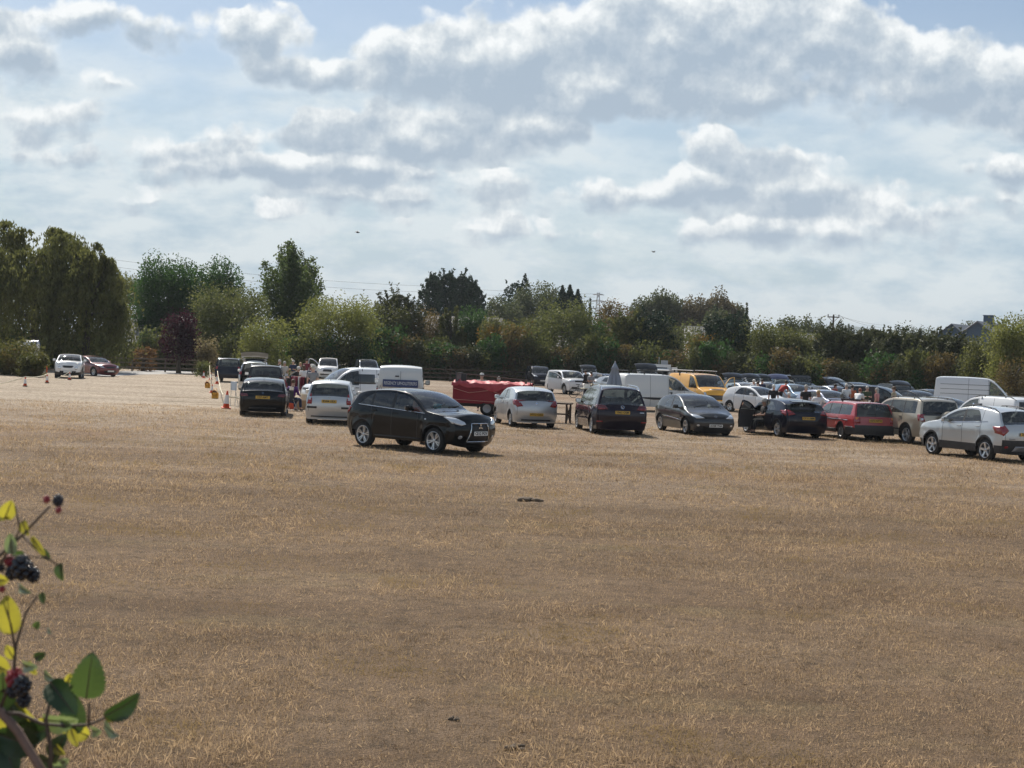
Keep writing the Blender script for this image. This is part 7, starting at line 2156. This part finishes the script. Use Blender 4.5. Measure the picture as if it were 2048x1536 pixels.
# ------------------------------------------------------------------ bramble spray close to the camera
BD = 2.05
def bl_mat(name, col, back, trans):
    m, nt, out = new_mat(name)
    tc = N(nt, "ShaderNodeTexCoord"); nz = N(nt, "ShaderNodeTexNoise"); setin(nz, Scale=45.0, Detail=4.0); nt.links.new(tc.outputs["Object"], nz.inputs["Vector"])
    mx = N(nt, "ShaderNodeMix", data_type='RGBA'); nt.links.new(nz.outputs["Fac"], mx.inputs["Factor"]); mx.inputs["A"].default_value = c4([q * .75 for q in col]); mx.inputs["B"].default_value = c4([q * 1.25 for q in col])
    p = N(nt, "ShaderNodeBsdfPrincipled"); setin(p, Roughness=.34); nt.links.new(mx.outputs["Result"], p.inputs["Base Color"])
    b = N(nt, "ShaderNodeBump"); setin(b, Strength=.3, Distance=.002); nt.links.new(nz.outputs["Fac"], b.inputs["Height"]); nt.links.new(b.outputs[0], p.inputs["Normal"])
    t = N(nt, "ShaderNodeBsdfTranslucent"); t.inputs[0].default_value = c4(back)
    mi = N(nt, "ShaderNodeMixShader"); mi.inputs[0].default_value = trans
    nt.links.new(p.outputs[0], mi.inputs[1]); nt.links.new(t.outputs[0], mi.inputs[2]); nt.links.new(mi.outputs[0], out.inputs["Surface"])
    return m
BL = dict(g=bl_mat("bramble leaf green", (.045, .075, .034), (.12, .20, .04), .24), d=bl_mat("bramble leaf dark", (.028, .055, .024), (.06, .12, .02), .18),
          y=bl_mat("bramble leaf yellow", (.30, .27, .04), (.54, .48, .05), .42), p=bl_mat("bramble leaf pale", (.30, .36, .24), (.3, .4, .12), .25))
M_CANE = simple("bramble cane", (.22, .14, .11), .7, var=.3, scale=60); M_TWIG = simple("bramble twig", (.10, .07, .05), .8, var=.3, scale=80)
M_BB = simple("ripe blackberry", (.008, .007, .014), .22, coat=.5, var=.3, scale=90); M_BR = simple("unripe red berry", (.30, .02, .03), .3, coat=.4, var=.3, scale=90)
bram = thing('bramble', "bramble spray with green and yellow leaves and blackberries close at the lower left", 'bramble', (at(-120, 1400, BD).x, BD, 0))
bo = bram.location.copy()
def bp(px, py, dd=0.0): return at(px, py, BD + dd) - bo
MMP = BD / F_PX
def b_leaf(cx, cy, w, h, ang, mat, pitch=20, yaw=0, dd=0.0, fold=.18):
    """w, h in picture pixels; ang: the tip's direction in degrees, 90 = up"""
    L_, Wd = h * MMP, w * MMP
    n, mW = 22, 8
    v, f = [], []
    for i in range(n + 1):
        t = i / n
        wd = Wd / 2 * (math.sin(math.pi * min(1, t ** .78)) ** .62) * (1 + .075 * ((i % 2) * 2 - 1)) if 0 < i < n else 0.0004
        for j in range(-mW // 2, mW // 2 + 1):
            s = j / (mW / 2)
            v.append(Vector((s * wd, (t - .5) * L_, abs(s) * wd * fold * 2 + .10 * L_ * (t - .4) ** 2 * -2 + .014 * L_ * math.sin(t * 40 - abs(s) * 5) * abs(s) * (1.2 - abs(s)) + .05 * L_ * s * s * math.sin(t * 5 + cx * .1))))
    k = mW + 1
    for i in range(n):
        for j in range(mW): a = i * k + j; f.append((a, a + 1, a + k + 1, a + k))
    # local y -> direction in the picture plane, local z -> towards the camera
    th = R(ang) - ROLL
    Mx = Matrix.Rotation(R(90), 3, 'X') @ Matrix.Rotation(th - R(90), 3, 'Z') @ Matrix.Rotation(R(pitch), 3, 'X') @ Matrix.Rotation(R(yaw), 3, 'Y')
    c = bp(cx, cy, dd)
    me = bpy.data.meshes.new('leaf'); me.from_pydata([tuple(Mx @ q) for q in v], [], f); me.materials.append(BL[mat]); me.polygons.foreach_set("use_smooth", [True] * len(f))
    lf = link('leaf', me, bram, c)
    r = MB(); r.tube([Mx @ Vector((0, (t - .5) * L_, .10 * L_ * (t - .4) ** 2 * -2 + .0006)) for t in (0, .25, .5, .75, .95)], [.0011, .001, .0009, .0007, .0004], 5)
    r.build('midrib', M_TWIG, lf)
for a in [(178, 1354, 74, 104, 84, 'g', 10, 12), (124, 1396, 58, 100, -38, 'd', 25, -20), (246, 1412, 52, 86, 32, 'd', -25, 35), (242, 1424, 34, 70, 30, 'y', -20, -30, .01), (220, 1460, 30, 84, -8, 'p', 55, 10), (190, 1462, 26, 60, 20, 'p', 60, 0, .02),
          (18, 1230, 54, 84, 100, 'y', 5, 0), (16, 1020, 34, 44, 70, 'y', 10, 20), (6, 1032, 20, 40, 10, 'y', 40, 0, .01), (50, 1056, 24, 34, -60, 'y', 15, 10), (76, 1092, 22, 56, -42, 'y', 30, 20), (92, 1110, 18, 34, -38, 'g', 20, 0, .01), (122, 1144, 28, 38, -80, 'g', 10, 30),
          (46, 1178, 18, 66, -8, 'p', 50, 0), (86, 1196, 18, 26, -70, 'g', 20, 20), (74, 1250, 16, 20, 60, 'g', 20, 0), (98, 1262, 10, 28, -15, 'p', 50, 0), (56, 1332, 26, 70, 10, 'p', 50, 0), (20, 1304, 24, 34, 120, 'y', 15, 10), (64, 1336, 20, 34, -50, 'y', 20, 15), (80, 1312, 20, 40, 30, 'd', 35, 0, .02),
          (96, 1352, 22, 44, -10, 'p', 45, 10, .01), (138, 1356, 16, 22, 70, 'y', 10, 0), (112, 1366, 18, 40, 15, 'g', 45, 0, .02), (148, 1476, 24, 40, -60, 'y', 15, 10), (130, 1448, 18, 60, 5, 'g', 55, 0), (30, 1480, 70, 96, 160, 'd', 20, 10, .03), (66, 1466, 60, 84, 20, 'd', 25, -10, .05),
          (12, 1392, 44, 60, 60, 'd', 20, 10, .03), (20, 1520, 60, 80, -60, 'd', 20, 0, .04), (90, 1522, 30, 60, 10, 'g', 40, 0, .02), (128, 1524, 22, 44, 40, 'p', 50, 0, .01), (118, 1500, 20, 40, -20, 'y', 40, 0, .02), (6, 1366, 26, 50, 90, 'g', 20, 0, .02), (4, 1160, 26, 30, 0, 'y', 20, 0, .02), (24, 1082, 20, 38, 75, 'p', 40, 0)]:
    b_leaf(a[0], a[1], a[2] * .95, a[3] * .95, *a[4:])
def b_stem(pts, r0, r1, mat, nm='stem', thorns=False):
    P = [bp(*q) for q in pts]; n = len(P)
    m = MB(); m.tube(P, [r0 + (r1 - r0) * i / (n - 1) for i in range(n)], 7)
    if thorns:
        rr = random.Random(len(pts))
        for i in range(n - 1):
            for k in range(2):
                c = P[i].lerp(P[i + 1], rr.random()); d = Vector((rr.uniform(-1, 1), rr.uniform(-.3, .3), rr.uniform(-.2, 1))).normalized() * .009
                m.tube([c, c + d], [.0022, .0003], 4)
    m.build(nm, mat, bram, True)
b_stem([(-260, 1180), (-90, 1330), (0, 1422), (35, 1462), (58, 1500), (95, 1560), (150, 1640)], .0065, .006, M_CANE, 'cane', True)
# the canes reach the ground below the picture
gm = MB(); gm.tube([bp(150, 1640), bp(230, 1900) * 1.0, Vector((.35, .25, .9)), Vector((.30, .3, -.02))], [.006, .007, .008, .009], 7); gm.build('cane', M_CANE, bram, True)
b_stem([(-90, 1330), (-60, 1240), (-10, 1120), (20, 1092), (45, 1070), (78, 1035), (100, 1012)], .003, .0016, M_TWIG, 'twig')
b_stem([(0, 1130), (40, 1060), (30, 1010)], .0018, .001, M_TWIG, 'twig')
b_stem([(45, 1072), (85, 1110), (118, 1132)], .0015, .001, M_TWIG, 'twig')
b_stem([(-10, 1125), (25, 1112), (60, 1112), (100, 1118)], .0014, .0008, M_TWIG, 'twig')
b_stem([(0, 1420), (28, 1340), (32, 1290), (52, 1225), (75, 1190)], .0026, .0014, M_TWIG, 'twig')
b_stem([(30, 1300), (22, 1250), (8, 1205)], .0018, .001, M_TWIG, 'twig')
b_stem([(0, 1425), (40, 1428), (85, 1448), (130, 1452), (178, 1450), (200, 1440), (225, 1428)], .003, .0015, M_TWIG, 'twig')
b_stem([(178, 1450), (178, 1405)], .002, .0016, M_TWIG, 'twig')
b_stem([(100, 1560), (102, 1500), (92, 1440), (98, 1410)], .004, .002, M_TWIG, 'twig')
def berry(cx, cy, r, mat, dd=-.01, n=26, seed=1):
    m = MB(); rr = random.Random(seed); R0 = r * MMP * .88
    for i in range(n):
        z = 1 - 2 * (i + .5) / n; a = i * 2.39996; q = math.sqrt(1 - z * z)
        m.ball(Vector((q * math.cos(a), q * math.sin(a) * 1.0, z * 1.15)) * R0 * .74, R0 * rr.uniform(.29, .36), 8)
    m.ball((0, 0, 0), R0 * .8, 8)
    m.build('blackberry', mat, bram, True, loc=bp(cx, cy, dd))
for i, (cx, cy, r, mm) in enumerate([(44, 1136, 26, M_BB), (66, 1150, 17, M_BB), (24, 1146, 16, M_BB), (20, 1122, 13, M_BR), (116, 1001, 13, M_BB), (93, 999, 9, M_BR), (117, 1020, 8, M_BR), (30, 1356, 22, M_BR), (44, 1372, 22, M_BB), (48, 1400, 17, M_BB), (26, 1384, 14, M_BB), (2, 1136, 10, M_BB), (4, 1178, 8, M_BR)]):
    berry(cx, cy, r, mm, -.012 + .006 * (i % 4), 24 if r > 12 else 14, i)
b_leaf(22, 1088, 26, 44, 95, 'p', 15, 0, -.01)
_r = random.Random(11)
for i in range(15):                       # the denser lower left of the spray
    cx = _r.uniform(-30, 60) if i < 9 else _r.uniform(60, 150); cy = _r.uniform(1330, 1560) if i < 9 else _r.uniform(1430, 1550)
    h_ = _r.uniform(34, 90)
    b_leaf(cx, cy, h_ * _r.uniform(.5, .72), h_, _r.uniform(-60, 200), _r.choice('gggdyyp'), _r.uniform(-20, 55), _r.uniform(-35, 35), _r.uniform(.03, .12))
for i in range(5):
    h_ = _r.uniform(24, 50)
    b_leaf(_r.uniform(-20, 50), _r.uniform(1030, 1290), h_ * .6, h_, _r.uniform(-60, 200), _r.choice('ggyyd'), _r.uniform(0, 55), _r.uniform(-35, 35), _r.uniform(.02, .06))
